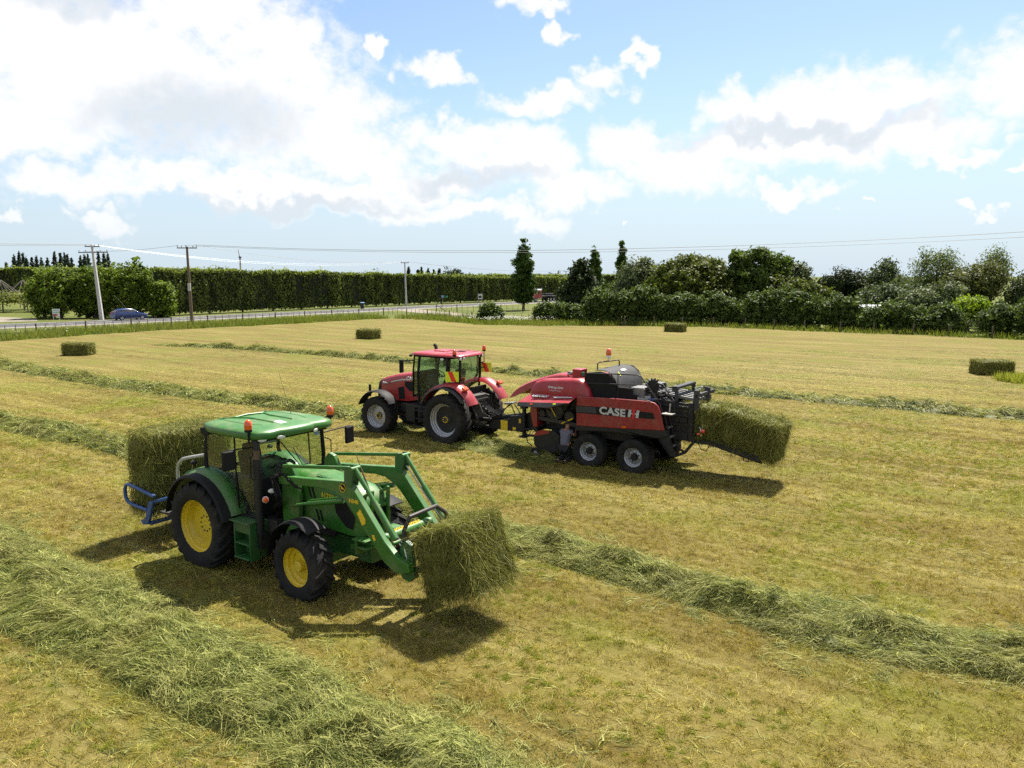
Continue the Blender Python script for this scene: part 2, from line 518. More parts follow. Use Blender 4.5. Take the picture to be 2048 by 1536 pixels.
mat('orange_lens', (0.75, 0.10, 0.01), 0.18, coat=0.5, var=0.05)
mat('clear_lens', (0.75, 0.75, 0.72), 0.12, coat=0.6, var=0.05)
mat('red_lens', (0.5, 0.02, 0.01), 0.18, coat=0.5, var=0.05)
mat('hi_vis', (0.72, 0.85, 0.02), 0.45, var=0.0)
mat('hi_vis_red', (0.75, 0.03, 0.015), 0.45, var=0.0)
mat('carrier_blue', (0.014, 0.075, 0.26), 0.45, var=0.15, dust=0.2)
mat('seat_cloth', (0.03, 0.035, 0.03), 0.9, var=0.2)
mat('interior_grey', (0.05, 0.055, 0.05), 0.7, var=0.2)
mat('shirt', (0.15, 0.15, 0.20), 0.85, var=0.08, vscale=10)  # light shirt, its grey-lilac carries the deep shade beside the baler
mat('shorts', (0.012, 0.014, 0.02), 0.85, var=0.2)
mat('skin', (0.42, 0.20, 0.13), 0.55, var=0.1)
mat('hair', (0.03, 0.02, 0.015), 0.7, var=0.2)
mat('twine', (0.10, 0.13, 0.05), 0.6, var=0.2)
glass_mat('cab_glass', (0.84, 0.90, 0.84))
glass_mat('cab_glass_blue', (0.66, 0.84, 0.88))
glass_mat('car_glass', (0.12, 0.15, 0.17), 0.3)

plant_mat('hay', (0.046, 0.074, 0.009), (0.395, 0.400, 0.118), 0.25, patch=(0.34, 0.29, 0.10, 0.30), pscale=0.9)
plant_mat('bale_hay', (0.040, 0.052, 0.008), (0.310, 0.300, 0.078), 0.22)
plant_mat('green_tuft', (0.150, 0.175, 0.022), (0.360, 0.370, 0.070), 0.40)
plant_mat('verge_grass', (0.050, 0.080, 0.008), (0.210, 0.250, 0.040), 0.40, patch=(0.240, 0.240, 0.060, 0.6), pscale=0.15)
plant_mat('hedge_leaf', (0.032, 0.052, 0.010), (0.260, 0.310, 0.070), 0.45)
plant_mat('vine_leaf', (0.030, 0.062, 0.006), (0.200, 0.270, 0.030), 0.35)
plant_mat('kiwi_leaf', (0.06, 0.08, 0.012), (0.20, 0.22, 0.05), 0.35)
plant_mat('shrub_leaf', (0.020, 0.036, 0.007), (0.120, 0.175, 0.036), 0.28)
plant_mat('pine_leaf', (0.010, 0.020, 0.010), (0.040, 0.065, 0.030), 0.15)
plant_mat('column_leaf', (0.018, 0.040, 0.006), (0.085, 0.145, 0.022), 0.28)
plant_mat('dark_leaf', (0.008, 0.014, 0.005), (0.040, 0.062, 0.012), 0.2)
plant_mat('olive_leaf', (0.055, 0.075, 0.030), (0.170, 0.205, 0.095), 0.25)
plant_mat('mottled_leaf', (0.020, 0.038, 0.006), (0.160, 0.185, 0.028), 0.28)
plant_mat('bright_leaf', (0.028, 0.052, 0.008), (0.125, 0.180, 0.032), 0.30)
plant_mat('grey_leaf', (0.030, 0.044, 0.018), (0.125, 0.160, 0.065), 0.28)
plant_mat('willow_leaf', (0.050, 0.075, 0.020), (0.165, 0.205, 0.065), 0.35)
plant_mat('tan_leaf', (0.050, 0.065, 0.018), (0.165, 0.180, 0.055), 0.3)
plant_mat('lime_leaf', (0.080, 0.140, 0.006), (0.300, 0.400, 0.030), 0.4)
mat('bark', (0.075, 0.060, 0.045), 0.9, var=0.35, vscale=12, bump=0.4, bscale=20)
mat('shaded_foliage', (0.008, 0.012, 0.004), 1.0, var=0.3, vscale=2)  # hedge interior, shade put into the near-black colour
mat('pole_concrete', (0.50, 0.49, 0.46), 0.85, var=0.15, vscale=3)
mat('pole_wood', (0.16, 0.11, 0.075), 0.9, var=0.35, vscale=8)
mat('fence_wood', (0.11, 0.085, 0.06), 0.9, var=0.4, vscale=8)
mat('batten_wood', (0.17, 0.15, 0.12), 0.9, var=0.3, vscale=8)
mat('wire', (0.26, 0.27, 0.28), 0.45, metal=0.3, var=0.05)
mat('fence_wire_grey', (0.10, 0.10, 0.10), 0.7, var=0.05)
mat('concrete_edge', (0.40, 0.38, 0.33), 0.9, var=0.2)
mat('roof_iron', (0.13, 0.125, 0.11), 0.9, var=0.15)
mat('roof_white', (0.30, 0.33, 0.36), 0.45, var=0.08)
mat('house_wall', (0.36, 0.33, 0.27), 0.8, var=0.1)
mat('sign_green', (0.05, 0.30, 0.16), 0.5, var=0.05)
mat('sign_red', (0.50, 0.05, 0.05), 0.5, var=0.05)
mat('sign_blue', (0.20, 0.32, 0.55), 0.5, var=0.05)
mat('car_blue', (0.006, 0.028, 0.14), 0.25, coat=0.6, var=0.04)
mat('road_line', (0.75, 0.75, 0.72), 0.7, var=0.1, vscale=1.5)


def field_colour(k, P):
    """colour of the mown field: rows along the mowing direction, green and rust patches, pale straw lines"""
    mp = k.node('ShaderNodeMapping'); k.l.new(P, mp.inputs[0]); mp.inputs['Rotation'].default_value = (0, 0, rad(36))
    st = k.vmath('MULTIPLY', mp.outputs[0], (0.10, 1.0, 1.0))
    rows = k.noise(st, 0.75, 5, 0.6)
    rows2 = k.noise(k.vmath('MULTIPLY', mp.outputs[0], (0.05, 1.0, 1.0)), 3.0, 4, 0.62)
    mott = k.noise(P, 0.24, 6, 0.66)
    rust = k.noise(k.vmath('ADD', P, (31.0, 7.0, 0)), 0.9, 5, 0.6)
    c = k.mix(k.smooth(rows, 0.32, 0.68), (0.108, 0.089, 0.021), (0.162, 0.142, 0.042))
    c = k.mix(k.smooth(mott, 0.46, 0.66, 0, 0.85), c, (0.110, 0.120, 0.017))
    c = k.mix(k.smooth(rust, 0.54, 0.72, 0, 0.42), c, (0.090, 0.057, 0.013))
    c = k.mix(k.smooth(rows2, 0.50, 0.76, 0, 0.60), c, (0.225, 0.205, 0.082))
    c = k.mix(k.smooth(rows2, 0.44, 0.24, 0, 0.45), c, (0.066, 0.053, 0.013))
    return k.mix(1.0, c, (1.09, 1.035, 1.04), 'MULTIPLY')


def stubble_material():
    m = bpy.data.materials.new('stubble'); m.use_nodes = True
    k = NT(m.node_tree); k.n.clear()
    out = k.node('ShaderNodeOutputMaterial'); ge = k.node('ShaderNodeNewGeometry')
    at = k.node('ShaderNodeAttribute'); at.attribute_name = 'tint'; f = at.outputs['Fac']
    c = field_colour(k, ge.outputs['Position'])
    lum = k.node('ShaderNodeCombineXYZ')
    for i_, (a, b) in enumerate(((0.64, 2.75), (0.60, 2.8), (0.44, 2.6))): k.put(lum.inputs[i_], k.math('MULTIPLY_ADD', f, b, a))
    c = k.mix(1.0, c, lum.outputs[0], 'MULTIPLY')
    pr = k.node('ShaderNodeBsdfPrincipled'); k.put(pr.inputs['Base Color'], c); pr.inputs['Roughness'].default_value = 0.6; pr.inputs['Specular IOR Level'].default_value = 0.2
    tl = k.node('ShaderNodeBsdfTranslucent'); k.put(tl.inputs[0], k.mix(1.0, c, (1.1, 1.15, 0.7), 'MULTIPLY'))
    mx = k.node('ShaderNodeMixShader'); mx.inputs[0].default_value = 0.28
    k.l.new(pr.outputs[0], mx.inputs[1]); k.l.new(tl.outputs[0], mx.inputs[2]); k.l.new(mx.outputs[0], out.inputs[0])
    MATS['stubble'] = m


stubble_material()


def ground_material(name, kind):
    m = bpy.data.materials.new(name); m.use_nodes = True
    k = NT(m.node_tree); b = k.n['Principled BSDF']
    ge = k.node('ShaderNodeNewGeometry'); P = ge.outputs['Position']
    b.inputs['Roughness'].default_value = 0.95
    b.inputs['Specular IOR Level'].default_value = 0.15
    if kind == 'field':
        c = field_colour(k, P)
        fine = k.noise(P, 6.0, 6, 0.75)
        vfine = k.noise(P, 38.0, 3, 0.7)
        c = k.mix(k.smooth(fine, 0.30, 0.72, 0, 0.55), c, k.mix(1.0, c, (0.50, 0.52, 0.42), 'MULTIPLY'))
        thatch = k.noise(P, 130.0, 3, 0.75)
        c = k.mix(k.smooth(thatch, 0.36, 0.60, 0.80, 0.0), c, k.mix(1.0, c, (0.40, 0.36, 0.32), 'MULTIPLY'))
        c = k.mix(k.smooth(vfine, 0.35, 0.70, 0, 0.7), c, k.mix(1.0, c, (1.6, 1.6, 1.5), 'MULTIPLY'))
        bump, dist, hs = 0.9, 0.06, k.math('ADD', k.math('MULTIPLY', fine, 0.6), k.math('MULTIPLY', vfine, 0.4))
    elif kind == 'pasture':
        n1 = k.noise(P, 0.12, 6, 0.6); n2 = k.noise(P, 2.5, 6, 0.7)
        c = k.mix(k.smooth(n1, 0.35, 0.65), (0.060, 0.081, 0.012), (0.107, 0.112, 0.026))
        c = k.mix(k.smooth(n2, 0.35, 0.7, 0, 0.6), c, k.mix(1.0, c, (0.6, 0.62, 0.5), 'MULTIPLY'))
        bump, dist, hs = 0.8, 0.15, n2
    elif kind == 'asphalt':
        n1 = k.noise(P, 0.35, 5, 0.6); n2 = k.noise(P, 9, 5, 0.7)
        c = k.mix(k.smooth(n1, 0.3, 0.7), (0.050, 0.050, 0.050), (0.071, 0.070, 0.069))
        c = k.mix(k.smooth(n2, 0.3, 0.8, 0, 0.25), c, (0.097, 0.094, 0.091))
        bump, dist, hs = 0.4, 0.01, n2
    else:
        n1 = k.noise(P, 0.5, 5, 0.6); n2 = k.noise(P, 7, 5, 0.7)
        c = k.mix(k.smooth(n1, 0.3, 0.7), (0.172, 0.146, 0.114), (0.229, 0.203, 0.166))
        c = k.mix(k.smooth(n2, 0.3, 0.8, 0, 0.5), c, (0.130, 0.109, 0.083))
        bump, dist, hs = 0.5, 0.03, n2
    k.put(b.inputs['Base Color'], c)
    bn = k.node('ShaderNodeBump'); bn.inputs['Strength'].default_value = bump; bn.inputs['Distance'].default_value = dist
    k.put(bn.inputs['Height'], hs); k.l.new(bn.outputs[0], b.inputs['Normal'])
    MATS[name] = m


for nm, kd in (('mown_field', 'field'), ('pasture', 'pasture'), ('asphalt', 'asphalt'), ('gravel', 'gravel')):
    ground_material(nm, kd)


def sheet(name, pts, z, m, kind='structure'):
    b = MB(); n = len(pts)
    b.add([(x, y, z) for x, y in pts], [tuple(range(n))])
    o = b.build(name, m, smooth=False)
    if o.data.polygons[0].normal.z < 0: o.data.flip_normals()
    return tag(o, kind=kind)


def strip(name, line, w0, w1, z, m, kind='structure', parent=None):
    """a ribbon along a line, from offset w0 to w1 (left of the line is positive)"""
    b = MB(); vs = []
    L = [Vector((x, y, 0)) for x, y in line]
    for i, p in enumerate(L):
        t = (L[min(i + 1, len(L) - 1)] - L[max(i - 1, 0)]).normalized(); nrm = Vector((-t.y, t.x, 0))
        vs += [(p + nrm * w0) + Vector((0, 0, z)), (p + nrm * w1) + Vector((0, 0, z))]
    b.add(vs, [(2 * i, 2 * i + 2, 2 * i + 3, 2 * i + 1) for i in range(len(L) - 1)])
    o = b.build(name, m, parent, smooth=False)
    if o.data.polygons[0].normal.z < 0: o.data.flip_normals()
    return tag(o, kind=kind) if parent is None else o


# ground reaching the horizon
g_ = MB(); g_.add([(-4000, -300, -0.012), (4000, -300, -0.012), (4000, 6000, -0.012), (-4000, 6000, -0.012)], [(0, 1, 2, 3)])
ground = tag(g_.build('ground', 'pasture', smooth=False), kind='structure')

FIELD = [(-70, -20), (70, -20), (70, 49), (57, 60), (46.5, 69.2), (39.9, 75.3), (32.2, 80.0), (23.8, 87.1), (13.0, 89.9), (4.4, 89.9),
         (-3.8, 92.0), (-7.8, 97.8), (-12.5, 103.5), (-16.5, 105.7), (-20, 102.5), (-25.7, 94.8), (-33.4, 86.5), (-37.9, 81.5), (-41.9, 74.6), (-46, 66), (-70, 34)]
field = sheet('field', FIELD, 0.0, 'mown_field')

ROAD = [(-110, 42), (-84, 66), (-62.5, 86), (-52.2, 96.0), (-43.6, 106.2), (-33.8, 120.5), (-27.6, 128.4), (-16.3, 145.5), (-6.8, 158.5), (4, 172), (18, 190), (45, 222), (100, 286)]
road = strip('road', ROAD, -4.4, 4.4, 0.004, 'asphalt')
strip('edge_line', ROAD, -3.95, -3.72, 0.009, 'road_line', parent=road)
strip('edge_line', ROAD, 3.72, 3.9, 0.009, 'road_line', parent=road)
cl = MB()
for i in range(len(ROAD) - 1):
    a, b_ = Vector((*ROAD[i], 0.009)), Vector((*ROAD[i + 1], 0.009)); L_ = (b_ - a).length; t_ = (b_ - a) / L_; n_ = Vector((-t_.y, t_.x, 0)) * 0.06
    s_ = 0.0
    while s_ + 3 < L_:
        p, q = a + t_ * s_, a + t_ * (s_ + 3)
        cl.add([p - n_, q - n_, q + n_, p + n_], [(0, 1, 2, 3)]); s_ += 10
cl.build('centre_line', 'road_line', road, smooth=False)
strip('gravel_shoulder', ROAD, -5.6, -4.4, 0.000, 'gravel')
SIDE = [(-19.5, 136.5), (-14.5, 126.5), (-9.6, 118.5), (-4.2, 112), (2.0, 108.0), (12, 104.5)]
side_road = strip('side_road', SIDE, -2.3, 2.3, 0.002, 'gravel')
drive = sheet('gravel_driveway', [(-66.5, 96.0), (-60.5, 99.5), (-64, 105), (-74, 111), (-92, 118), (-96, 113), (-80, 104), (-71, 97)], 0.003, 'gravel')

# ------------------------------------------------------------------ vegetation builders
def leaf_mesh(centers, normals, size, aspect, r, roll=None):
    """diamond leaves; returns verts, faces"""
    N = len(centers)
    n = normals / (np.linalg.norm(normals, axis=1, keepdims=True) + 1e-9)
    a = np.cross(n, r.normal(size=(N, 3)) if roll is None else roll); a /= np.linalg.norm(a, axis=1, keepdims=True) + 1e-9
    b = np.cross(n, a)
    s = size[:, None]
    v = np.stack([centers - a * s, centers + b * s * aspect, centers + a * s, centers - b * s * aspect], axis=1).reshape(-1, 3)
    f = (np.arange(N) * 4)[:, None] + np.arange(4)[None]
    return v, f


def crown_mesh(blobs, clumps, per, leaf, cr, r, shell=0.55, aspect=0.55, upb=0.25, hang=0.0, floor=0.15, ragged=0.16):
    w = np.array([b[3] * b[4] + b[4] * b[5] + b[3] * b[5] for b in blobs]); w = w / w.sum()
    pick = r.choice(len(blobs), size=clumps, p=w)
    B = np.array(blobs)[pick]
    d = r.normal(size=(clumps, 3)); d /= np.linalg.norm(d, axis=1, keepdims=True)
    rr = (shell + (1 - shell) * r.random(clumps) ** 0.6) * (1 + ragged * r.normal(size=clumps))
    c = B[:, :3] + d * B[:, 3:6] * rr[:, None]
    out = d / B[:, 3:6]; out /= np.linalg.norm(out, axis=1, keepdims=True)
    ct = r.random(clumps) * 0.55
    N = clumps * per
    off = r.normal(size=(N, 3)) * cr * np.array([1, 1, 0.75])
    off[:, 2] -= hang * r.random(N) ** 1.5
    P = np.repeat(c, per, axis=0) + off
    P[:, 2] = np.maximum(P[:, 2], floor * (0.3 + r.random(N)))
    nr = np.repeat(out, per, axis=0) * 0.8 + r.normal(size=(N, 3)) * 0.65; nr[:, 2] += upb
    v, f = leaf_mesh(P, nr, leaf * (0.55 + 0.8 * r.random(N)), aspect, r)
    t = np.clip(np.repeat(ct, per) + 0.55 * r.random(N), 0, 1)
    return v, f, np.repeat(t, 4)


def trunk_mesh(mb, h, r0, limbs, spread, r, base=0.0, lean=(0, 0)):
    pts = []; rs = []
    for i in range(6):
        t = i / 5
        pts.append((lean[0] * t + r.normal() * 0.04 * h * 0.1, lean[1] * t + r.normal() * 0.04 * h * 0.1, base + h * t)); rs.append(r0 * (1.25 - 0.75 * t) if i else r0 * 1.5)
    mb.tube(pts, rs, 8)
    for _ in range(limbs):
        t = 0.35 + 0.6 * r.random(); p = Vector(pts[min(5, int(t * 5))]); a = r.random() * 6.283
        q = p + Vector((math.cos(a) * spread * (0.5 + 0.5 * r.random()), math.sin(a) * spread * (0.5 + 0.5 * r.random()), spread * (0.35 + 0.6 * r.random())))
        m_ = (p + q) / 2 + Vector((0, 0, 0.12 * spread))
        mb.tube([p, m_, q], [r0 * 0.45, r0 * 0.3, r0 * 0.1], 6)


def tree(name, label, cat, x, y, blobs, m, clumps, per, leaf, cr, trunk=(2.5, 0.18, 6, 1.6), group=None, seed=1, stems=None, core=0.0, **kw):
    r = np.random.default_rng(seed)
    root = empty(name, (x, y, -0.012)); tag(root, label, cat, group)
    tb = MB()
    for sx, sy in (stems or [(0, 0)]):
        t2 = MB(); trunk_mesh(t2, trunk[0], trunk[1], trunk[2], trunk[3], r)
        tb.add([(p[0] + sx, p[1] + sy, p[2]) for p in t2.v], t2.f)
    tb.build('trunk', 'bark', root)
    v, f, t = crown_mesh(blobs, clumps, per, leaf, cr, r, **kw)
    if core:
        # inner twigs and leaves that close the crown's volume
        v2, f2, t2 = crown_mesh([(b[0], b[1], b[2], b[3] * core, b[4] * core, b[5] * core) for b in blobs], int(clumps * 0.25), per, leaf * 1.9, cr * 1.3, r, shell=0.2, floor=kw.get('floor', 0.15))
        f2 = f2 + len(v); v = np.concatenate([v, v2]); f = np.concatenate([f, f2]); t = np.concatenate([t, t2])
    fast_mesh('crown', v, f, m, root, t)
    return root


def hedge(name, label, line, heights, thick, m, per_m2, leaf, seed, trunks=0.0, group=None, bottom=0.3, shagg=0.35, aspect=0.35):
    r = np.random.default_rng(seed)
    L = np.array(line, float); seg = np.linalg.norm(np.diff(L, axis=0), axis=1); cum = np.concatenate([[0], np.cumsum(seg)]); tot = cum[-1]
    hh = np.array(heights, float)
    root = empty(name, (L[0, 0], L[0, 1], -0.012)); tag(root, label, 'hedge', group)
    org = np.array([L[0, 0], L[0, 1], 0])

    def at(s):
        x = np.interp(s, cum, L[:, 0]); y = np.interp(s, cum, L[:, 1]); h = np.interp(s, cum, hh)
        i = np.clip(np.searchsorted(cum, s, side='right') - 1, 0, len(seg) - 1)
        d = (L[i + 1] - L[i]) / seg[i][:, None]
        return x, y, h, d
    areas = [tot * hh.mean() * 1.0, tot * hh.mean() * 0.25, tot * thick]
    Vs, Fs, Ts, o = [], [], [], 0
    for kind, ar in zip(('near', 'far', 'top'), areas):
        N = int(ar * per_m2); s = r.random(N) * tot
        x, y, h, d = at(s); nrm = np.stack([d[:, 1], -d[:, 0]], axis=1)      # right of the line = camera side
        ripple = 0.55 * (vnoise(s * 0.55, s * 0 + 2, seed) - 0.5) + 0.35 * (vnoise(s * 1.7, s * 0 + 9, seed) - 0.5)
        dep = np.abs(r.normal(size=N)) * shagg
        if kind == 'top':
            u = (r.random(N) - 0.5) * thick
            z = h + 0.55 * (vnoise(s * 0.5, s * 0 + 5, seed) - 0.5) + 0.35 * (vnoise(s * 2.1, s * 0 + 7, seed) - 0.5) - dep * 0.8 + (r.random(N) < 0.10) * r.random(N) ** 2 * 0.7
            P = np.stack([x + nrm[:, 0] * u, y + nrm[:, 1] * u, z], axis=1); nr = np.tile([0, 0, 1.0], (N, 1)) + r.normal(size=(N, 3)) * 0.5
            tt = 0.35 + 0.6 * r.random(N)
        else:
            sg = 1 if kind == 'near' else -1
            u = sg * (thick / 2 + ripple - dep)
            z = bottom + (h - bottom) * r.random(N) ** 0.95
            P = np.stack([x + nrm[:, 0] * u, y + nrm[:, 1] * u, z], axis=1)
            nr = np.concatenate([nrm * sg, np.zeros((N, 1))], axis=1) + r.normal(size=(N, 3)) * 0.5
            col = 0.35 * (vnoise(s * 0.8, z * 0.5, seed + 3) - 0.5) + 0.35 * (vnoise(s * 2.5, z * 0.9, seed + 4) - 0.5); u = u + sg * 0.32 * (vnoise(s * 1.3, z * 1.1, seed + 5) - 0.5); P[:, 0] = x + nrm[:, 0] * u; P[:, 1] = y + nrm[:, 1] * u
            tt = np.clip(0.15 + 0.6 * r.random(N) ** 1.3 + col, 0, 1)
        roll = np.tile([0, 0, 1.0], (N, 1)) + r.normal(size=(N, 3)) * 0.7
        v, f = leaf_mesh(P - org, nr, leaf * (0.6 + 0.8 * r.random(N)), aspect, r, roll=np.cross(nr, roll))
        Vs.append(v); Fs.append(f + o); Ts.append(np.repeat(tt, 4)); o += len(v)
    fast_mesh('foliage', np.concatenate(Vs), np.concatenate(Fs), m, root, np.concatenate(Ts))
    # closed core just behind the leaves; its near-black colour paints the shade inside
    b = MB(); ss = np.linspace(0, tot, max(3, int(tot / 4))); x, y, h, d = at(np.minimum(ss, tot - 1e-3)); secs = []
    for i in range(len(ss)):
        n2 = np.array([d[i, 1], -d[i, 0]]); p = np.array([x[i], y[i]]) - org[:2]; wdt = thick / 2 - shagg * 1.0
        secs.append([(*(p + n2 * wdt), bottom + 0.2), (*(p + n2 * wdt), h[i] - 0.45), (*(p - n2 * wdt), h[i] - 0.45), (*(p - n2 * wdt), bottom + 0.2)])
    b.loft(secs); b.build('shade_core', 'shaded_foliage', root, smooth=False)
    if trunks:
        s = trunks / 2
        while s < tot:
            x, y, h, d = at(np.array([s]))
            t2 = MB().tube([(x[0] - org[0], y[0] - org[1], 0), (x[0] - org[0] + 0.05, y[0] - org[1], 1.6)], [0.17, 0.13], 7)
            t2.build('trunk', 'bark', root); s += trunks
    return root


def V6(x, y, z, rx, ry=None, rz=None):
    return (x, y, z, rx, ry if ry else rx, rz if rz else rx)


# ---- shelterbelts
hedge('shelterbelt_hedge', 'tall clipped dark green shelterbelt hedge along the far side of the road',
      [(-51.2, 112.0), (-29.6, 144.5), (-0.5, 181.5), (16, 203)], [6.7, 6.3, 5.45, 5.3], 2.4, 'hedge_leaf', 50, 0.22, 11, trunks=6.0, aspect=0.5)
hedge('shelterbelt_hedge', 'dark shelterbelt hedge behind the kiwifruit pergola at far left',
      [(-152, 186), (-112, 190), (-74, 196)], [7.4, 7.6, 7.4], 3.0, 'hedge_leaf', 16, 0.42, 12)
hedge('shelterbelt_hedge', 'distant thin dark hedge line above the shelterbelt beyond the road',
      [(-30, 330), (30, 335), (95, 345)], [6.3, 6.2, 6.4], 4.0, 'hedge_leaf', 5, 0.7, 13)

# ---- leafy trees beside the road at left
VIN = [(-62.6, 106.4, 7.0, 2.7, 'bright leafy tree with rounded top beside the two-tone sign board'),
       (-57.4, 107.6, 7.3, 2.5, 'bright leafy tree right behind the leaning concrete pole'),
       (-52.8, 108.4, 7.9, 2.7, 'tallest bright leafy tree behind the blue car'),
       (-49.0, 109.2, 5.0, 1.7, 'low spreading leafy branches where the dark shelterbelt begins')]
for i, (x, y, h, rx, lb) in enumerate(VIN):
    bl = [V6(0, 0, h * 0.50, rx, rx * 0.9, h * 0.36), V6(-rx * 0.3, -0.2, h * 0.68, rx * 0.8, rx * 0.8, h * 0.28), V6(rx * 0.35, 0.1, h * 0.72, rx * 0.62, rx * 0.7, h * 0.25), V6(rx * 0.5, -0.5, h * 0.36, rx * 0.7, rx * 0.6, h * 0.2), V6(-rx * 0.45, -0.3, h * 0.30, rx * 0.75, rx * 0.6, h * 0.22), V6(0, 0, h * 0.42, rx * 1.1, rx * 0.8, h * 0.26), V6(0, -0.2, 1.2, rx * 0.95, rx * 0.6, 1.1), V6(rx * 0.6, 0, h * 0.62, rx * 0.6, rx * 0.6, h * 0.24)]
    tree('leafy_tree', lb, 'tree', x, y, bl, 'vine_leaf', 320, 26, 0.19, 0.28, trunk=(h * 0.6, 0.2, 6, 1.3), group='leafy trees beside the road', seed=40 + i, stems=[(-1.1, 0.1), (0.1, 0.0), (1.2, -0.1)] if rx > 2 else [(0, 0)], core=0.85, floor=0.2, ragged=0.22)

# ---- far pines
PN = [(12, 523), (27, 508), (37, 500), (45, 503), (52, 512), (63, 514), (72, 510), (82, 513), (94, 514), (108, 500), (120, 503), (128, 503), (134, 508), (143, 515), (160, 509), (168, 505), (175, 508), (196, 500), (207, 503), (215, 504)]
PM = [(742, 544), (817, 533), (836, 538), (843, 534), (856, 536), (868, 540), (878, 536)]


ORD = 'first second third fourth fifth sixth seventh eighth ninth tenth eleventh twelfth thirteenth fourteenth fifteenth sixteenth seventeenth eighteenth nineteenth twentieth'.split()


def pine(x, y, h, rx, lb, group, seed):
    r = np.random.default_rng(seed)
    root = empty('pine_tree', (x, y, -0.012)); tag(root, lb, 'pine tree', group)
    MB().tube([(0, 0, 0), (0.1, 0, h * 0.5), (0, 0, h * 0.97)], [0.3, 0.2, 0.04], 6).build('trunk', 'bark', root)
    N = 1300
    z = h * (0.08 + 0.92 * (1 - np.sqrt(1 - r.random(N)))); layer = 0.72 + 0.28 * np.sin(z * 4.0 + seed)
    rr = rx * 1.15 * (1 - (z / h)) ** 0.95 * (0.25 + 0.75 * r.random(N) ** 0.5) * layer + 0.08
    a = r.random(N) * 6.283
    P = np.stack([np.cos(a) * rr, np.sin(a) * rr, z - 0.15 * rr], axis=1)
    nr = np.stack([np.cos(a), np.sin(a), np.full(N, 0.7)], axis=1) + r.normal(size=(N, 3)) * 0.5
    v, f = leaf_mesh(P, nr, 0.55 * (0.5 + r.random(N)), 0.45, r)
    fast_mesh('crown', v, f, 'pine_leaf', root, np.repeat(r.random(N), 4))


def px_world(px, py, d):
    """where something seen at this bearing and height stands at distance d (metres)"""
    c, s_ = math.cos(rad(7.893)), math.sin(rad(7.893)); dy, dz = 1558.0, -(py - 768.0)
    ry, rz = dy * c + dz * s_, -dy * s_ + dz * c; t = d / ry
    return (px - 1024.0) * t, CAM_H + rz * t


for i, (px, py) in enumerate(PN):
    d = 290 + 18 * math.sin(i * 2.4); x, h = px_world(px, py, d)
    pine(x, d, h, 2.7 + 0.6 * math.sin(i * 1.7), ORD[i] + ' dark conical pine from the left on the far left skyline', 'pines on the far left skyline', 100 + i)
for i, (px, py) in enumerate(PM):
    d = 262 + 10 * math.sin(i * 2.4); x, h = px_world(px, py, d)
    pine(x, d, h, 2.3, ORD[i] + ' small dark pine from the left poking up behind the shelterbelt', 'pines behind the shelterbelt', 140 + i)
for i, (px, py, rx, lb) in enumerate([(897, 533, 2.6, 'rounded broadleaf tree topping the shelterbelt at the right end of the pines'), (911, 537, 1.8, 'small rounded tree right of the pines behind the shelterbelt'), (921, 547, 2.0, 'low distant rounded tree at the end of the shelterbelt'), (1117, 541, 2.2, 'distant rounded tree beside the far slim pole'), (1085, 548, 1.8, 'low distant tree right of the tall columnar tree'), (437, 534, 2.4, 'treetop peeping over the shelterbelt right of the wooden pole'), (740, 541, 2.6, 'pale ragged treetop peeping over the middle of the shelterbelt')]):
    d = 265 if px < 1000 else 400
    if px < 800: d = 190
    x, h = px_world(px, py, d); k_ = d / 265
    tree('distant_tree', lb, 'tree', x, d, [V6(0, 0, h - rx * k_ * 1.2, rx * k_, rx * k_, rx * k_ * 1.2), V6(rx * 0.5, 0, h - rx * k_ * 1.9, rx * k_, rx * k_, rx * k_)], 'pine_leaf' if px > 800 else 'olive_leaf', 60, 16, 0.36 * k_, 0.5, trunk=(h * 0.6, 0.2, 3, 1.0), seed=170 + i)


# ---- columnar trees and the dark conifer
def column(x, y, h, rx, lb, seed, base=1.4):
    bl = []
    for i in range(9):
        t = i / 8; z = base + (h - base) * t
        pr = rx * (0.62 + 0.38 * math.sin(math.pi * min(1, t * 1.6 + 0.12))) if t < 0.55 else rx * (1 - (t - 0.55) / 0.47) ** 0.75
        bl.append(V6(0.08 * math.sin(i * 2.1), 0, z, max(0.16, pr), max(0.16, pr), (h - base) / 11))
    tree('columnar_tree', lb, 'tree', x, y, bl, 'column_leaf', 520, 22, 0.17, 0.18, trunk=(h * 0.8, 0.17, 0, 1), seed=seed, group='columnar trees', core=0.7, ragged=0.06, shell=0.75, floor=0.8)


column(1.95, 132, 11.3, 2.05, 'tallest columnar tree standing alone left of the red truck', 60, 2.0)
column(14.7, 140, 10.2, 1.5, 'narrow columnar treetop behind the dark broad conifer', 61)
column(20.9, 150, 11.6, 1.15, 'slimmest columnar treetop behind the grey-green olive tree', 62)
tree('dark_conifer', 'broad dark conifer with ragged crown left of the shrub row', 'tree', 10.6, 123,
     [V6(0, 0, 2.2, 3.4, 3.0, 2.0), V6(0.2, 0, 4.2, 2.7, 2.5, 1.8), V6(0.3, 0, 6.0, 1.8, 1.8, 1.5), V6(-0.1, 0, 7.3, 1.0, 1.0, 0.9)], 'dark_leaf', 330, 26, 0.22, 0.28, trunk=(6, 0.22, 5, 1.3), seed=63, core=0.8)

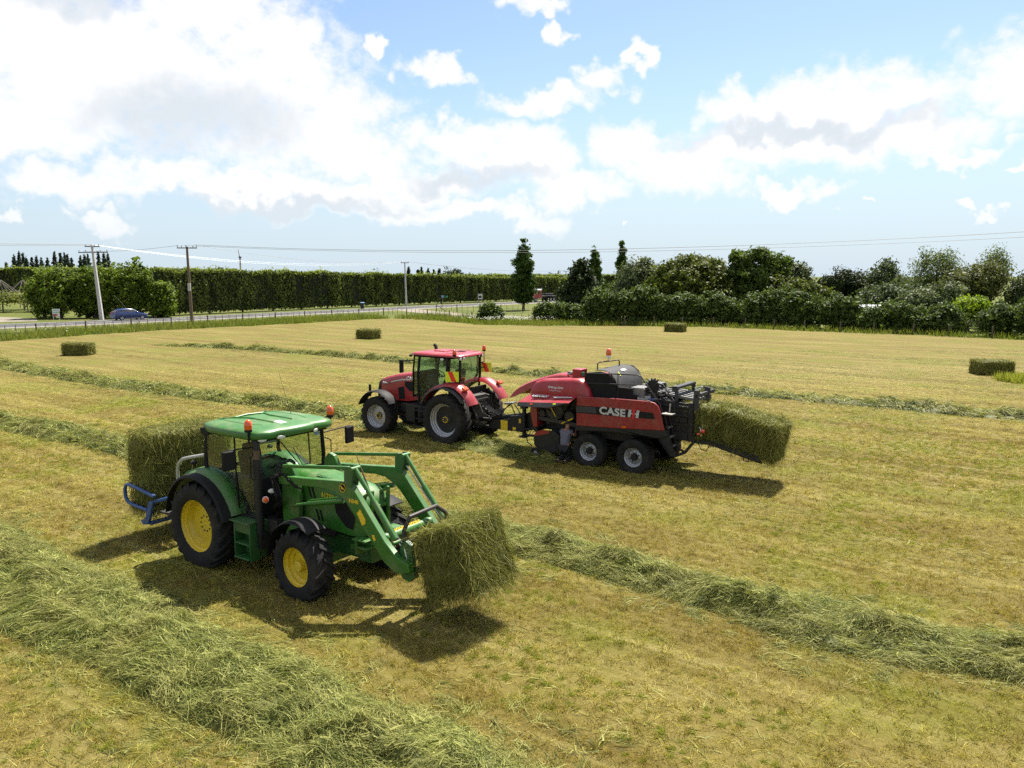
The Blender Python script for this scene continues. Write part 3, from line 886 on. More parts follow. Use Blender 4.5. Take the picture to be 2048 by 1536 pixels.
# ---- garden trees behind the shrub row
GT = [
    ('olive_tree', 'soft grey-green tree with feathery crown at left of the garden trees', 17.0, 106, [V6(0, 0, 5.2, 2.6, 2.4, 2.6), V6(0.8, 0, 6.6, 1.4, 1.4, 1.4), V6(-1.1, 0, 4.2, 1.6)], 'olive_leaf', 190, 36, 0.14, 0.34),
    ('broadleaf_tree', 'big dense tree with mottled yellow-green crown behind the shrub row', 22.8, 101, [V6(0, 0, 4.6, 4.9, 3.6, 2.8), V6(-2.4, 0, 6.0, 2.1, 2.0, 1.6), V6(0.4, 0, 7.0, 2.3, 2.0, 1.3), V6(3.0, 0, 6.2, 2.2, 2.0, 1.6), V6(-3.9, 0, 3.6, 2.0)], 'mottled_leaf', 430, 36, 0.17, 0.34),
    ('broadleaf_tree', 'bright big-leaved tree with open spreading branches above the mottled tree', 30.6, 100, [V6(0, 0, 5.6, 3.4, 2.6, 2.0), V6(-1.6, 0, 8.0, 1.3, 1.2, 0.8), V6(0.8, 0, 8.3, 1.5, 1.3, 0.7), V6(3.4, 0, 7.6, 1.3, 1.1, 0.7), V6(2.6, 0, 6.4, 2.0, 1.6, 0.9), V6(0.5, 0, 3.6, 3.2, 2.4, 1.6)], 'bright_leaf', 260, 30, 0.21, 0.30),
    ('broadleaf_tree', 'dark grey-green rounded tree just right of the spreading bright tree', 38.2, 108, [V6(0, 0, 5.2, 2.6, 2.2, 2.2), V6(1.0, 0, 6.3, 1.5, 1.4, 1.2)], 'grey_leaf', 150, 30, 0.16, 0.32),
    ('broadleaf_tree', 'dark dome-shaped tree behind the grey house roof', 44.0, 104, [V6(0, 0, 4.4, 3.0, 2.4, 2.3), V6(-1.4, 0, 4.0, 1.8), V6(2.0, 0, 3.4, 2.0)], 'dark_leaf', 190, 34, 0.15, 0.34),
    ('broadleaf_tree', 'grey-green tree with loose pointed top beside the white shed roof', 49.2, 104, [V6(0, 0, 4.6, 2.5, 2.2, 2.4), V6(0.3, 0, 6.6, 1.2, 1.1, 1.3), V6(-1.4, 0, 3.5, 1.8)], 'grey_leaf', 170, 30, 0.14, 0.34),
    ('weeping_tree', 'tall pale weeping tree at right with drooping ragged crown', 51.6, 95.5, [V6(0, 0, 6.6, 2.6, 2.2, 2.4), V6(-0.9, 0, 8.2, 1.3, 1.2, 1.0), V6(1.2, 0, 8.3, 1.0, 1.0, 1.0), V6(-1.9, 0, 5.4, 1.3, 1.2, 1.6)], 'willow_leaf', 150, 34, 0.11, 0.30),
    ('broadleaf_tree', 'tan-green twiggy tree filling the gap under the weeping tree', 54.0, 93, [V6(0, 0, 4.6, 3.6, 2.6, 2.3), V6(2.4, 0, 5.6, 1.8, 1.6, 1.6)], 'tan_leaf', 230, 32, 0.12, 0.36),
    ('weeping_tree', 'tall wispy tree with upright ragged top near the right edge', 58.0, 95, [V6(0, 0, 6.0, 1.8, 1.7, 2.4), V6(0.2, 0, 8.4, 1.1, 1.0, 1.2), V6(1.2, 0, 7.6, 0.9, 0.9, 1.2)], 'willow_leaf', 110, 30, 0.11, 0.32),
    ('broadleaf_tree', 'dark rounded tree cut by the right edge of the view', 61.0, 91, [V6(0, 0, 4.2, 2.6, 2.2, 2.2), V6(-1.6, 0, 3.6, 1.6)], 'grey_leaf', 150, 30, 0.15, 0.32),
    ('spreading_shrub', 'low spreading pale green shrub above the white shed roof', 46.8, 88, [V6(0, 0, 3.2, 3.4, 2.0, 1.2), V6(1.8, 0, 3.9, 1.9, 1.4, 0.9)], 'olive_leaf', 150, 30, 0.13, 0.32),
    ('lime_shrub', 'vivid yellow-green shrub behind the right end of the row', 47.0, 80.5, [V6(0, 0, 2.2, 1.7, 1.4, 1.4), V6(-1.0, 0, 1.9, 1.0), V6(0.9, 0, 2.6, 0.9)], 'lime_leaf', 110, 30, 0.13, 0.24),
    ('broadleaf_tree', 'low dark filler tree between the dome-shaped tree and the grey tree', 53.5, 122, [V6(-8, 0, 3.4, 5.0, 2.0, 2.0), V6(0, 0, 3.2, 5.0, 2.0, 2.1), V6(7, 0, 3.4, 5, 2, 2.2)], 'grey_leaf', 230, 30, 0.18, 0.4),
    ('broadleaf_tree', 'dark dense tree mass closing the gap behind the middle shrubs', 34.5, 97.5, [V6(0, 0, 3.0, 3.4, 2.0, 2.4), V6(3.0, 0, 2.6, 2.6, 1.8, 2.0)], 'mottled_leaf', 200, 34, 0.16, 0.34),
    ('broadleaf_tree', 'dark dense tree behind the white shed roof', 45.0, 93.0, [V6(0, 0, 2.8, 3.6, 2.0, 2.2), V6(3.6, 0, 2.6, 2.6, 1.8, 2.0)], 'grey_leaf', 200, 34, 0.15, 0.34),
    ('leafy_sapling', 'light green leafy sapling in front of the dark conifer', 13.4, 110, [V6(0, 0, 3.0, 1.5, 1.3, 1.6), V6(0.9, 0, 3.9, 0.9)], 'bright_leaf', 80, 26, 0.15, 0.26),
]
for i, (nm, lb, x, y, bl, m, cn, per, lf, cr) in enumerate(GT):
    hmax = max(b[2] + b[5] for b in bl)
    dense = 1.8 if nm == 'weeping_tree' else 1.7
    tree(nm, lb, 'tree' if 'shrub' not in nm else 'shrub', x, y, bl, m, int(cn * dense), int(per * 0.72), lf * 1.14, cr, trunk=(hmax * 0.75, 0.2, 8, 1.8), group='garden trees behind the shrub row', seed=200 + i,
         core=0.0 if nm == 'weeping_tree' else 0.85, hang=1.3 if nm == 'weeping_tree' else 0.0, floor=0.4, ragged=0.2 if nm == 'weeping_tree' else 0.13)

# ---- shrub row along the field boundary
SH = [(10.9, 93.2, 4.3, 2.1, 'shrub at the left start of the row'), (15.0, 92.8, 4.8, 2.5, 'tall shrub second in the row'), (20.0, 92.6, 3.8, 2.9, 'wide shrub behind the far right bale'), (24.2, 91.6, 3.9, 1.4, 'narrow upright shrub left of the gap'), (26.4, 91.0, 2.8, 1.1, 'smallest shrub right of the gap'),
      (29.2, 89.2, 4.6, 2.5, 'tallest shrub in the middle of the row'), (32.4, 86.6, 4.1, 2.0, 'shrub in front of the grey house roof'), (35.3, 84.0, 4.1, 2.0, 'silvery shrub right of the grey house roof'), (38.3, 81.4, 3.1, 1.8, 'low rounded shrub left of the white shed roof'),
      (40.9, 79.2, 3.0, 1.6, 'low rounded shrub in front of the white shed roof'), (43.0, 77.6, 3.0, 1.6, 'low rounded shrub beside the gate gap'), (46.4, 74.6, 3.3, 1.6, 'rounded shrub right of the gate gap'), (49.6, 72.6, 4.8, 2.5, 'big shrub at the right edge'),
      (53.2, 69.6, 4.2, 2.2, 'big shrub just beyond the right edge'), (-2.6, 97.4, 2.4, 1.2, 'lone bush at the bend of the wire fence'), (4.1, 98.4, 2.6, 1.05, 'small upright bush left of the dark conifer'), (7.4, 96.4, 2.6, 1.6, 'round bush in front of the dark conifer')]
for i, (x, y, h, rx, lb) in enumerate(SH):
    rs = np.random.default_rng(300 + i); rx *= 1.13
    bl = [V6(0, 0, h * 0.44, rx, 1.3, h * 0.44), V6(rx * 0.4 * rs.normal(), -0.1, h * 0.66, rx * 0.72, 1.1, h * 0.32), V6(-rx * 0.5, -0.2, h * 0.48, rx * 0.55, 1.1, h * 0.34), V6(rx * 0.5, -0.1, h * 0.42, rx * 0.6, 1.1, h * 0.36), V6(0, -0.3, 0.7, rx * 1.02, 1.1, 0.75)]
    tree('field_shrub', 'dark glossy ' + lb, 'shrub', x, y, bl, 'shrub_leaf', int(115 * rx), 25, 0.142, 0.22, trunk=(h * 0.6, 0.1, 6, 1.0), group='shrubs along the field boundary', seed=320 + i, stems=[(-0.4, 0), (0.4, 0.1)], core=0.8, floor=0.05)

# ---- long verge grass with white flowers
EDGE = np.array([(-60, 45), (-46, 66), (-41.9, 74.6), (-37.9, 81.5), (-33.4, 86.5), (-25.7, 94.8), (-20, 102.5), (-16.5, 105.7), (-12.5, 103.5), (-7.8, 97.8), (-3.8, 92.0), (4.4, 89.9), (13.0, 89.9), (23.8, 87.1), (32.2, 80.0), (39.9, 75.3), (46.5, 69.2), (57, 60)], float)


def along_edge(n, dmax, i0, i1, r):
    E_ = EDGE[i0:i1 + 1]; sg = np.linalg.norm(np.diff(E_, axis=0), axis=1); cu = np.concatenate([[0], np.cumsum(sg)])
    s = r.random(n) * cu[-1]; i = np.clip(np.searchsorted(cu, s) - 1, 0, len(sg) - 1)
    d = (E_[i + 1] - E_[i]) / sg[i][:, None]; p = E_[i] + d * (s - cu[i])[:, None]
    nrm = np.stack([-d[:, 1], d[:, 0]], axis=1)
    wob = 0.35 * np.sin(s * 0.9) + 0.25 * np.sin(s * 2.3)
    return p + nrm * (wob + dmax * r.random(n) ** 1.1)[:, None]


def grass_object(name, label, pts, h0, h1, w, m, seed, parent=None, lean=0.35):
    r = np.random.default_rng(seed); N = len(pts)
    pos = np.concatenate([pts, np.full((N, 1), -0.02)], axis=1)
    d = np.stack([r.normal(size=N) * lean, r.normal(size=N) * lean, np.ones(N)], axis=1)
    v, f, idx = ribbons(pos, d, h0 + (h1 - h0) * r.random(N), w * (0.6 + 0.8 * r.random(N)), seg=1, curl=0.25, r=r)
    o = fast_mesh(name, v, f, m, parent, np.clip(r.random(N) * 0.9 + 0.1, 0, 1)[idx])
    if parent is None: tag(o, label, 'grass', kind='stuff')
    return o


_r = np.random.default_rng(5)
vp = np.concatenate([along_edge(26000, 7.5, 0, 7, _r), along_edge(12000, 9.0, 7, 12, _r), along_edge(3500, 1.2, 12, 17, _r)])
grass_object('verge_grass', 'long green roadside grass between the mown field and the road', vp, 0.25, 0.75, 0.05, 'verge_grass', 6)
fl = np.concatenate([along_edge(26, 5, 0, 2, _r), along_edge(110, 6, 9, 11, _r)])
N_ = len(fl) * 5
fp = np.concatenate([np.repeat(fl, 5, axis=0) + _r.normal(size=(N_, 2)) * 0.12, 0.55 + 0.35 * _r.random((N_, 1))], axis=1)
v_, f_ = leaf_mesh(fp, np.tile([0, -0.4, 1.0], (N_, 1)) + _r.normal(size=(N_, 3)) * 0.3, 0.035 + 0.04 * _r.random(N_), 0.8, _r)
plant_mat('white_flower', (0.45, 0.45, 0.36), (0.75, 0.75, 0.66), 0.3)
tag(fast_mesh('wild_flowers', v_, f_, 'white_flower', None, np.repeat(_r.random(N_), 4)), 'white wild flowers scattered through the roadside grass', 'flowers', kind='stuff')
# uncut tuft near the right bale
tp = np.stack([26.7 + 1.5 * _r.random(2600) ** 0.8 * 1.3, 42.2 + _r.normal(size=2600) * 0.55], axis=1)
grass_object('uncut_grass', 'bright uncut grass patch in front of the right-hand bale', tp, 0.2, 0.5, 0.03, 'green_tuft', 8)

# ------------------------------------------------------------------ wheels
def tyre_verts(mb, R_, w, rr, lugs, sgn, lug_h=0.045, rake=0.30, smooth_tread=False):
    hb = R_ - (lug_h if lugs else 0.0)
    prof = [(rr * 0.96, -w * 0.40), (rr * 1.03, -w * 0.455), (rr + (hb - rr) * 0.35, -w * 0.50), (rr + (hb - rr) * 0.68, -w * 0.50), (hb * 0.965, -w * 0.465), (hb * 0.99, -w * 0.39), (hb, -w * 0.2), (hb * 1.004, 0)]
    prof = prof + [(r, -h) for r, h in reversed(prof[:-1])]
    mb.lathe(prof, n=56)
    if lugs:
        for side in (-1, 1):
            for i in range(lugs):
                th0 = 2 * math.pi * (i + (0.5 if side > 0 else 0)) / lugs
                secs = []
                for t, lat, top, bot, wd in ((0, -0.03, R_, hb * 0.98, 0.030), (0.35, 0.16, R_, hb * 0.98, 0.032), (0.75, 0.36, R_ * 0.995, hb * 0.97, 0.036), (1.0, 0.475, R_ * 0.97, hb * 0.93, 0.040), (1.06, 0.505, R_ * 0.90, hb * 0.86, 0.036)):
                    th = th0 - sgn * rake * t; dw = wd / R_ * 1.15
                    secs.append([(q * math.cos(a), side * lat * w, q * math.sin(a)) for q, a in ((bot, th - dw), (top, th - dw * 0.8), (top, th + dw * 0.8), (bot, th + dw))])
                mb.loft(secs)


def wheel(parent, x, y, z, R_, w, rr, out, mrim, style, lugs=20, steer=0.0, rake=0.30, name='wheel'):
    """out = +1 when the outer face looks to +y"""
    root = empty(name, (x, y, z), steer, parent, 0.2)
    t = MB(); tyre_verts(t, R_, w, rr, lugs, 1, rake=rake, lug_h=0.045 if R_ > 0.6 else 0.03)
    t.v = [(a, b * out, max(c, -z + 0.004)) for a, b, c in t.v]
    t.build('tyre', 'rubber', root, angle=30)
    e = w * 0.44
    rim = MB()
    if style == 'rear_green':
        prof = [(rr * 1.035, e), (rr * 1.05, e - 0.015), (rr * 1.0, e - 0.02), (rr * 0.955, e - 0.05), (rr * 0.94, e - 0.10), (rr * 0.89, e - 0.12), (rr * 0.875, e - 0.17), (rr * 0.83, e - 0.20), (rr * 0.80, e - 0.25), (rr * 0.70, e - 0.27), (rr * 0.45, e - 0.30), (rr * 0.40, e - 0.27), (0.0, e - 0.27)]
    elif style == 'front_green':
        prof = [(rr * 1.04, e), (rr * 1.06, e - 0.015), (rr * 0.97, e - 0.025), (rr * 0.94, e - 0.07), (rr * 0.88, e - 0.09), (rr * 0.86, e - 0.14), (rr * 0.70, e - 0.16), (rr * 0.66, e - 0.20), (rr * 0.62, e - 0.21), (0.0, e - 0.215)]
    elif style == 'red':
        prof = [(rr * 1.03, e), (rr * 1.045, e - 0.015), (rr * 0.99, e - 0.025), (rr * 0.93, e - 0.06), (rr * 0.92, e - 0.11), (rr * 0.86, e - 0.13), (rr * 0.845, e - 0.18), (rr * 0.78, e - 0.20), (rr * 0.77, e - 0.26)]
    else:
        prof = [(rr * 1.04, e), (rr * 1.06, e - 0.015), (rr * 0.98, e - 0.02), (rr * 0.93, e - 0.05), (rr * 0.88, e - 0.06), (rr * 0.86, e - 0.11), (rr * 0.78, e - 0.12), (rr * 0.74, e - 0.16), (rr * 0.60, e - 0.13), (rr * 0.45, e - 0.125), (0.0, e - 0.125)]
    rim.lathe(prof, n=48, sgn=out)
    rim.lathe([(rr * 0.97, -e), (rr * 0.9, -e + 0.1), (rr * 0.82, -e + 0.2), (rr * 0.5, -e + 0.22), (0, -e + 0.22)], n=32, sgn=out)
    rim.build('rim', mrim, root, angle=30)
    yh = {'rear_green': e - 0.27, 'front_green': e - 0.215, 'red': e - 0.30, 'baler': e - 0.125}[style]
    nb = 8
    if style == 'rear_green':
        for i in range(10):
            a = 2 * math.pi * i / 10
            MB().lathe([(0, 0.05), (0.016, 0.05), (0.018, 0.03), (0.024, 0.03), (0.026, -0.01)], (0.155 * math.cos(a), yh * out, 0.155 * math.sin(a)), n=8, sgn=out).build('bolt', 'rusty_steel', root)
    elif style == 'front_green':
        hb = MB().lathe([(0, 0.16), (0.085, 0.16), (0.10, 0.145), (0.105, 0.03), (0.15, 0.0)], (0, yh * out, 0), n=28, sgn=out); hb.build('hub', mrim, root)
        for i in range(4):
            a = 2 * math.pi * (i + 0.3) / 4; a2 = a + 0.75
            ring = [(rr * q * math.cos(a + (a2 - a) * j / 6), (yh + 0.008) * out, rr * q * math.sin(a + (a2 - a) * j / 6)) for q, js in ((0.56, range(7)), (0.36, range(6, -1, -1))) for j in js]
            MB().add(ring, [tuple(range(14))]).build('rim_slot', 'black_metal', root, smooth=False)
    elif style == 'red':
        MB().lathe([(0, 0.0), (rr * 0.78, 0.02), (rr * 0.79, -0.02)], (0, (e - 0.26) * out, 0), n=40, sgn=out).build('wheel_disc', 'black_metal', root)
        MB().lathe([(0, 0.11), (0.08, 0.11), (0.12, 0.09), (0.15, 0.02), (0.17, 0.0)], (0, (e - 0.26) * out, 0), n=28, sgn=out).build('hub', 'grey_panel', root)
        for i in range(nb):
            a = 2 * math.pi * i / nb
            MB().lathe([(0, 0.035), (0.02, 0.035), (0.024, 0.0)], (0.095 * math.cos(a), (e - 0.165) * out, 0.095 * math.sin(a)), n=8, sgn=out).build('bolt', 'decal_yellow', root)
    else:
        MB().lathe([(0, 0.09), (0.085, 0.09), (0.10, 0.07), (0.115, 0.0)], (0, yh * out, 0), n=24, sgn=out).build('hub', 'black_metal', root)
        for i in range(nb):
            a = 2 * math.pi * (i + 0.5) / nb
            MB().lathe([(0, 0.035), (0.014, 0.035), (0.018, 0.0)], (rr * 0.50 * math.cos(a), yh * out, rr * 0.50 * math.sin(a)), n=8, sgn=out).build('bolt', 'grime_metal', root)
    return root


def beacon(parent, x, y, z, s=1.0, white_base=False, pole=0.14):
    st = MB().tube([(x, y, z - pole), (x, y, z)], 0.013 * s, 8); st.lathe([(0.0, -0.01), (0.05 * s, -0.01), (0.055 * s, 0.02 * s), (0.05 * s, 0.03 * s), (0, 0.03 * s)], (x, y, z), 'z', 16)
    o = st.build('beacon', 'white_paint' if white_base else 'black_plastic', parent)
    MB().lathe([(0.05 * s, 0.03 * s), (0.056 * s, 0.06 * s), (0.052 * s, 0.12 * s), (0.036 * s, 0.155 * s), (0.012 * s, 0.168 * s), (0, 0.17 * s)], (x, y, z), 'z', 18).build('beacon_lens', 'orange_lens', o)
    return o


def rounded_rect(w, h, r, n=4):
    pts = []
    for cx, cy, a0 in ((w / 2 - r, h / 2 - r, 0), (-w / 2 + r, h / 2 - r, 90), (-w / 2 + r, -h / 2 + r, 180), (w / 2 - r, -h / 2 + r, 270)):
        for i in range(n + 1):
            a = rad(a0 + 90 * i / n); pts.append((cx + r * math.cos(a), cy + r * math.sin(a)))
    return pts


def oval_lamp(parent, c, rx, rz, face, m='clear_lens', name='work_light', body='black_plastic'):
    """lamp with its lens looking along face"""
    f = Vector(face).normalized(); s_ = f.cross(Vector((0, 0, 1))).normalized(); u = s_.cross(f); c = Vector(c)
    def ring(q, d): return [c + s_ * (rx * q * math.cos(2 * math.pi * i / 20)) + u * (rz * q * math.sin(2 * math.pi * i / 20)) + f * d for i in range(20)]
    b = MB().loft([ring(0.6, -0.08), ring(1.0, -0.03), ring(1.05, 0.0), ring(0.95, 0.004)]).build(name, body, parent)
    MB().loft([ring(0.93, 0.003), ring(0.8, 0.015), ring(0.4, 0.022), ring(0.05, 0.024)]).build('lens', m, b)
    return b


# ------------------------------------------------------------------ green tractor with front loader
GT_POS, GT_HEAD = (-5.55, 15.86), -35.3
T = empty('green_tractor', (*GT_POS, 0), GT_HEAD, size=1.0)
tag(T, 'green tractor with yellow wheels, front loader and blue rear bale carrier', 'tractor')

wheel(T, 0, -1.0, 0.80, 0.885, 0.52, 0.545, -1, 'wheel_yellow', 'rear_green', lugs=20)
wheel(T, 0, 1.0, 0.80, 0.885, 0.52, 0.545, 1, 'wheel_yellow', 'rear_green', lugs=20)
wheel(T, 2.92, -0.98, 0.58, 0.66, 0.44, 0.372, -1, 'wheel_yellow', 'front_green', lugs=17, steer=-3)
wheel(T, 2.92, 0.98, 0.58, 0.66, 0.44, 0.372, 1, 'wheel_yellow', 'front_green', lugs=17, steer=-3)

ch = MB()
ch.box((0.0, 0, 0.85), (0.9, 0.62, 0.62)); ch.box((1.1, 0, 0.80), (1.6, 0.46, 0.50)); ch.box((2.75, 0, 0.78), (2.1, 0.42, 0.36))
ch.tube([(0, -0.95, 0.8), (0, 0.95, 0.8)], 0.13, 14); ch.box((2.92, 0, 0.56), (0.22, 1.45, 0.20)); ch.box((2.0, 0, 0.62), (0.9, 0.5, 0.3))
ch.tube([(2.92, -0.82, 0.58), (2.92, -0.60, 0.58)], 0.17, 14); ch.tube([(2.92, 0.82, 0.58), (2.92, 0.60, 0.58)], 0.17, 14)
ch.box((3.72, 0, 0.78), (0.35, 0.5, 0.4))
ch.build('chassis', 'dark_green', T, bevel=0.015)
eng = MB(); eng.box((2.2, 0, 1.15), (1.5, 0.56, 0.5)); eng.box((1.62, -0.52, 0.85), (0.42, 0.34, 0.5)); eng.box((1.62, 0.52, 0.85), (0.42, 0.34, 0.5))
eng.tube([(1.78, -0.38, 0.7), (1.78, -0.38, 1.5)], 0.07, 10); eng.tube([(2.0, -0.42, 1.1), (2.5, -0.42, 1.1)], 0.05, 8)
eng.build('engine', 'grime_metal', T, bevel=0.012)


def hood_sec(x, w, zt, zb, crown=0.06):
    return [(x, -w, zb), (x, -w, zt - 0.22), (x, -w * 0.97, zt - 0.12), (x, -w * 0.86, zt - 0.035), (x, -w * 0.5, zt + crown * 0.3), (x, 0, zt + crown * 0.45),
            (x, w * 0.5, zt + crown * 0.3), (x, w * 0.86, zt - 0.035), (x, w * 0.97, zt - 0.12), (x, w, zt - 0.22), (x, w, zb)]


hd = MB().loft([hood_sec(1.72, 0.40, 2.02, 1.28), hood_sec(2.4, 0.405, 2.0, 1.16), hood_sec(3.1, 0.405, 1.95, 1.10), hood_sec(3.5, 0.40, 1.88, 1.08), hood_sec(3.72, 0.375, 1.77, 1.08), hood_sec(3.83, 0.32, 1.62, 1.10)])
hood = hd.build('hood', 'tractor_green', T, angle=50)
for s in (-1, 1):
    MB().prism([(3.14, 1.60), (3.43, 1.68), (3.66, 1.42), (3.60, 1.20), (3.42, 1.22), (3.17, 1.44)], s * 0.412, s * 0.40).build('side_grille', 'black_plastic', hood, bevel=0.006)
    for dx in (0, 0.10):
        for z0, x0 in ((1.62, 2.42), (1.22, 2.62)):
            MB().prism([(x0 + dx, z0 + 0.2), (x0 + dx + 0.05, z0 + 0.2), (x0 + dx + 0.12, z0), (x0 + dx + 0.07, z0)], s * 0.413, s * 0.40).build('vent_slot', 'black_plastic', hood)
MB().prism([(-0.27, 1.14), (0.27, 1.14), (0.25, 1.55), (0, 1.60), (-0.25, 1.55)], 3.82, 3.845, 'yz').build('front_grille', 'black_plastic', hood, bevel=0.01)
for s in (-1, 1):
    MB().panel([(2.5, 0.22 * s, 2.035), (3.3, 0.22 * s, 1.962), (3.3, 0.25 * s, 1.955), (2.5, 0.25 * s, 2.028)], 0.006).build('hood_seam', 'dark_green', hood)
text('model_lettering', '6125R', 0.125, 'decal_yellow', hood, (2.80, -0.415, 1.69), (1, 0, -0.06), (0, 0, 1), bold=0.004)

# ---- cab
fr = MB()
for s in (-1, 1):
    fr.tube([(1.44, 0.80 * s, 2.68), (1.47, 0.82 * s, 2.1), (1.42, 0.80 * s, 1.18)], 0.042, 8)      # front post
    fr.tube([(0.02, 0.86 * s, 2.68), (-0.06, 0.88 * s, 2.0), (0.05, 0.88 * s, 1.80)], 0.045, 8)     # rear post
    fr.tube([(0.92, 0.885 * s, 2.66), (0.95, 0.90 * s, 1.9), (0.98, 0.88 * s, 1.10)], 0.018, 6)      # door edge
    fr.tube([(0.05, 0.88 * s, 1.80), (0.40, 0.89 * s, 1.72), (0.72, 0.89 * s, 1.42), (0.90, 0.88 * s, 1.12), (1.42, 0.80 * s, 1.12)], 0.035, 8)
fr.box((0.70, 0, 2.655), (1.50, 1.72, 0.05)); fr.box((0.55, 0, 1.13), (1.75, 1.5, 0.12)); fr.box((1.44, 0, 1.50), (0.08, 1.5, 0.7)); fr.box((-0.05, 0, 1.85), (0.06, 1.6, 0.06))
fr.bar((1.46, -0.8, 1.86), (1.46, 0.8, 1.86), 0.05, 0.05)
cab = fr.build('cab_frame', 'black_plastic', T, bevel=0.006)
for s in (-1, 1):
    y = 0.885 * s
    MB().panel([(0.93, y, 1.13), (1.41, 0.815 * s, 1.14), (1.44, 0.81 * s, 2.63), (0.92, y, 2.63)], 0.006).build('door_glass', 'cab_glass', cab, smooth=False)
    MB().panel([(0.04, y, 1.82), (0.40, y, 1.74), (0.72, y, 1.44), (0.90, y, 1.15), (0.92, y, 2.63), (0.03, y, 2.63)], 0.006).build('side_glass', 'cab_glass', cab, smooth=False)
MB().panel([(1.475, -0.76, 1.88), (1.475, 0.76, 1.88), (1.45, 0.77, 2.62), (1.45, -0.77, 2.62)], 0.006).build('windscreen', 'cab_glass', cab, smooth=False)
MB().panel([(-0.06, -0.80, 1.90), (-0.06, 0.80, 1.90), (0.0, 0.80, 2.62), (0.0, -0.80, 2.62)], 0.006).build('rear_window', 'cab_glass', cab, smooth=False)
MB().tube([(1.50, 0.25, 1.95), (1.48, 0.05, 2.35)], 0.009, 6).tube([(1.50, 0.20, 1.95), (1.48, -0.25, 2.52)], 0.012, 6).build('wiper', 'black_plastic', cab)
for s in (-1, 1):
    MB().tube([(1.02, 0.91 * s, 1.62), (1.02, 0.935 * s, 1.62), (1.02, 0.935 * s, 1.42), (1.02, 0.91 * s, 1.42)], 0.014, 6).build('door_handle', 'black_plastic', cab)
MB().panel([(1.462, 0.60, 2.50), (1.462, 0.72, 2.50), (1.459, 0.72, 2.60), (1.459, 0.60, 2.60)], 0.012).build('windscreen_sticker', 'sign_blue', cab, smooth=False)

rf = MB()
def roof_sec(t, z, inset):
    pts = []
    for x, y in ((-0.20, -0.62), (-0.10, -0.86), (0.25, -0.99), (0.9, -1.01), (1.45, -0.98), (1.66, -0.90), (1.76, -0.66), (1.70, -0.42), (1.78, -0.30), (1.78, 0.30), (1.70, 0.42), (1.76, 0.66), (1.66, 0.90), (1.45, 0.98), (0.9, 1.01), (0.25, 0.99), (-0.10, 0.86), (-0.20, 0.62)):
        cx = 0.78; pts.append((cx + (x - cx) * inset, y * inset, z + t * (0.0)))
    return pts
rf.loft([roof_sec(0, 2.665, 0.90), roof_sec(0, 2.675, 0.985), roof_sec(0, 2.70, 1.0), roof_sec(0, 2.785, 0.995), roof_sec(0, 2.815, 0.965), roof_sec(0, 2.838, 0.90), roof_sec(0, 2.860, 0.70), roof_sec(0, 2.872, 0.4), roof_sec(0, 2.876, 0.12)])
roof = rf.build('cab_roof', 'tractor_green', T, angle=60)
for pts in ([(-0.05, -0.52, 2.868), (0.35, -0.62, 2.872), (0.95, -0.62, 2.872), (1.30, -0.52, 2.872)], [(-0.05, 0.52, 2.868), (0.35, 0.62, 2.872), (0.95, 0.62, 2.872), (1.30, 0.52, 2.872)], [(0.20, -0.35, 2.893), (0.55, -0.22, 2.900), (1.25, -0.22, 2.890)], [(0.20, 0.35, 2.893), (0.55, 0.22, 2.900), (1.25, 0.22, 2.890)], [(0.20, -0.35, 2.893), (0.12, 0, 2.896), (0.20, 0.35, 2.893)], [(-0.05, -0.52, 2.868), (0.20, -0.35, 2.893)], [(-0.05, 0.52, 2.868), (0.20, 0.35, 2.893)]):
    MB().tube([(a, b, c - 0.018) for a, b, c in pts], 0.020, 6).build('roof_ridge', 'tractor_green', roof)
MB().panel([(1.18, -0.18, 2.868), (1.42, -0.18, 2.852), (1.42, -0.02, 2.856), (1.18, -0.02, 2.872)], 0.01).build('roof_label', 'decal_silver', roof, smooth=False)
vis = MB().box((1.50, 0, 2.66), (0.34, 1.5, 0.07)).build('roof_visor', 'black_plastic', roof, bevel=0.01)
for s in (-1, 1): MB().prism([(-0.18, 2.72), (0.05, 2.72), (0.12, 2.60), (-0.05, 2.56), (-0.16, 2.62)], s * 0.90, s * 0.70).build('roof_corner', 'black_plastic', roof, bevel=0.01)
for y in (-0.80, -0.42, 0.42, 0.80):
    oval_lamp(T, (1.72 - abs(abs(y) - 0.42) * 0.16, y, 2.668), 0.095, 0.042, (1, 0.35 * (y > 0) - 0.35 * (y < 0), -0.25))
beacon(T, 1.50, -0.98, 2.84, 1.35, pole=0.22)
beacon(T, 1.52, 0.98, 2.84, 1.35, pole=0.16)
MB().tube([(0.89, 0.5, 2.90), (0.72, 0.5, 3.3), (0.56, 0.5, 3.72)], [0.006, 0.004, 0.003], 5).build('antenna', 'black_metal', T)

# ---- interior
st = MB(); st.box((0.42, 0, 1.50), (0.52, 0.52, 0.16)); st.box((0.18, 0, 1.86), (0.14, 0.50, 0.62), rot=(0, -10, 0)); st.box((0.13, 0, 2.22), (0.10, 0.30, 0.16)); st.box((0.42, -0.36, 1.72), (0.45, 0.12, 0.08)); st.box((0.42, 0, 1.30), (0.3, 0.3, 0.3))
st.build('seat', 'seat_cloth', cab, bevel=0.04)
ds = MB(); ds.box((1.28, 0, 1.72), (0.28, 0.46, 0.5), taper=(0.7, 0.9)); ds.box((1.30, 0, 2.0), (0.18, 0.36, 0.12), rot=(0, 20, 0)); ds.box((0.6, -0.55, 1.55), (0.7, 0.22, 0.5))
ds.build('dashboard', 'interior_grey', cab, bevel=0.03)
sw = MB(); ctr = Vector((1.02, 0, 1.98)); ax = Matrix.Rotation(rad(-35), 3, 'Y')
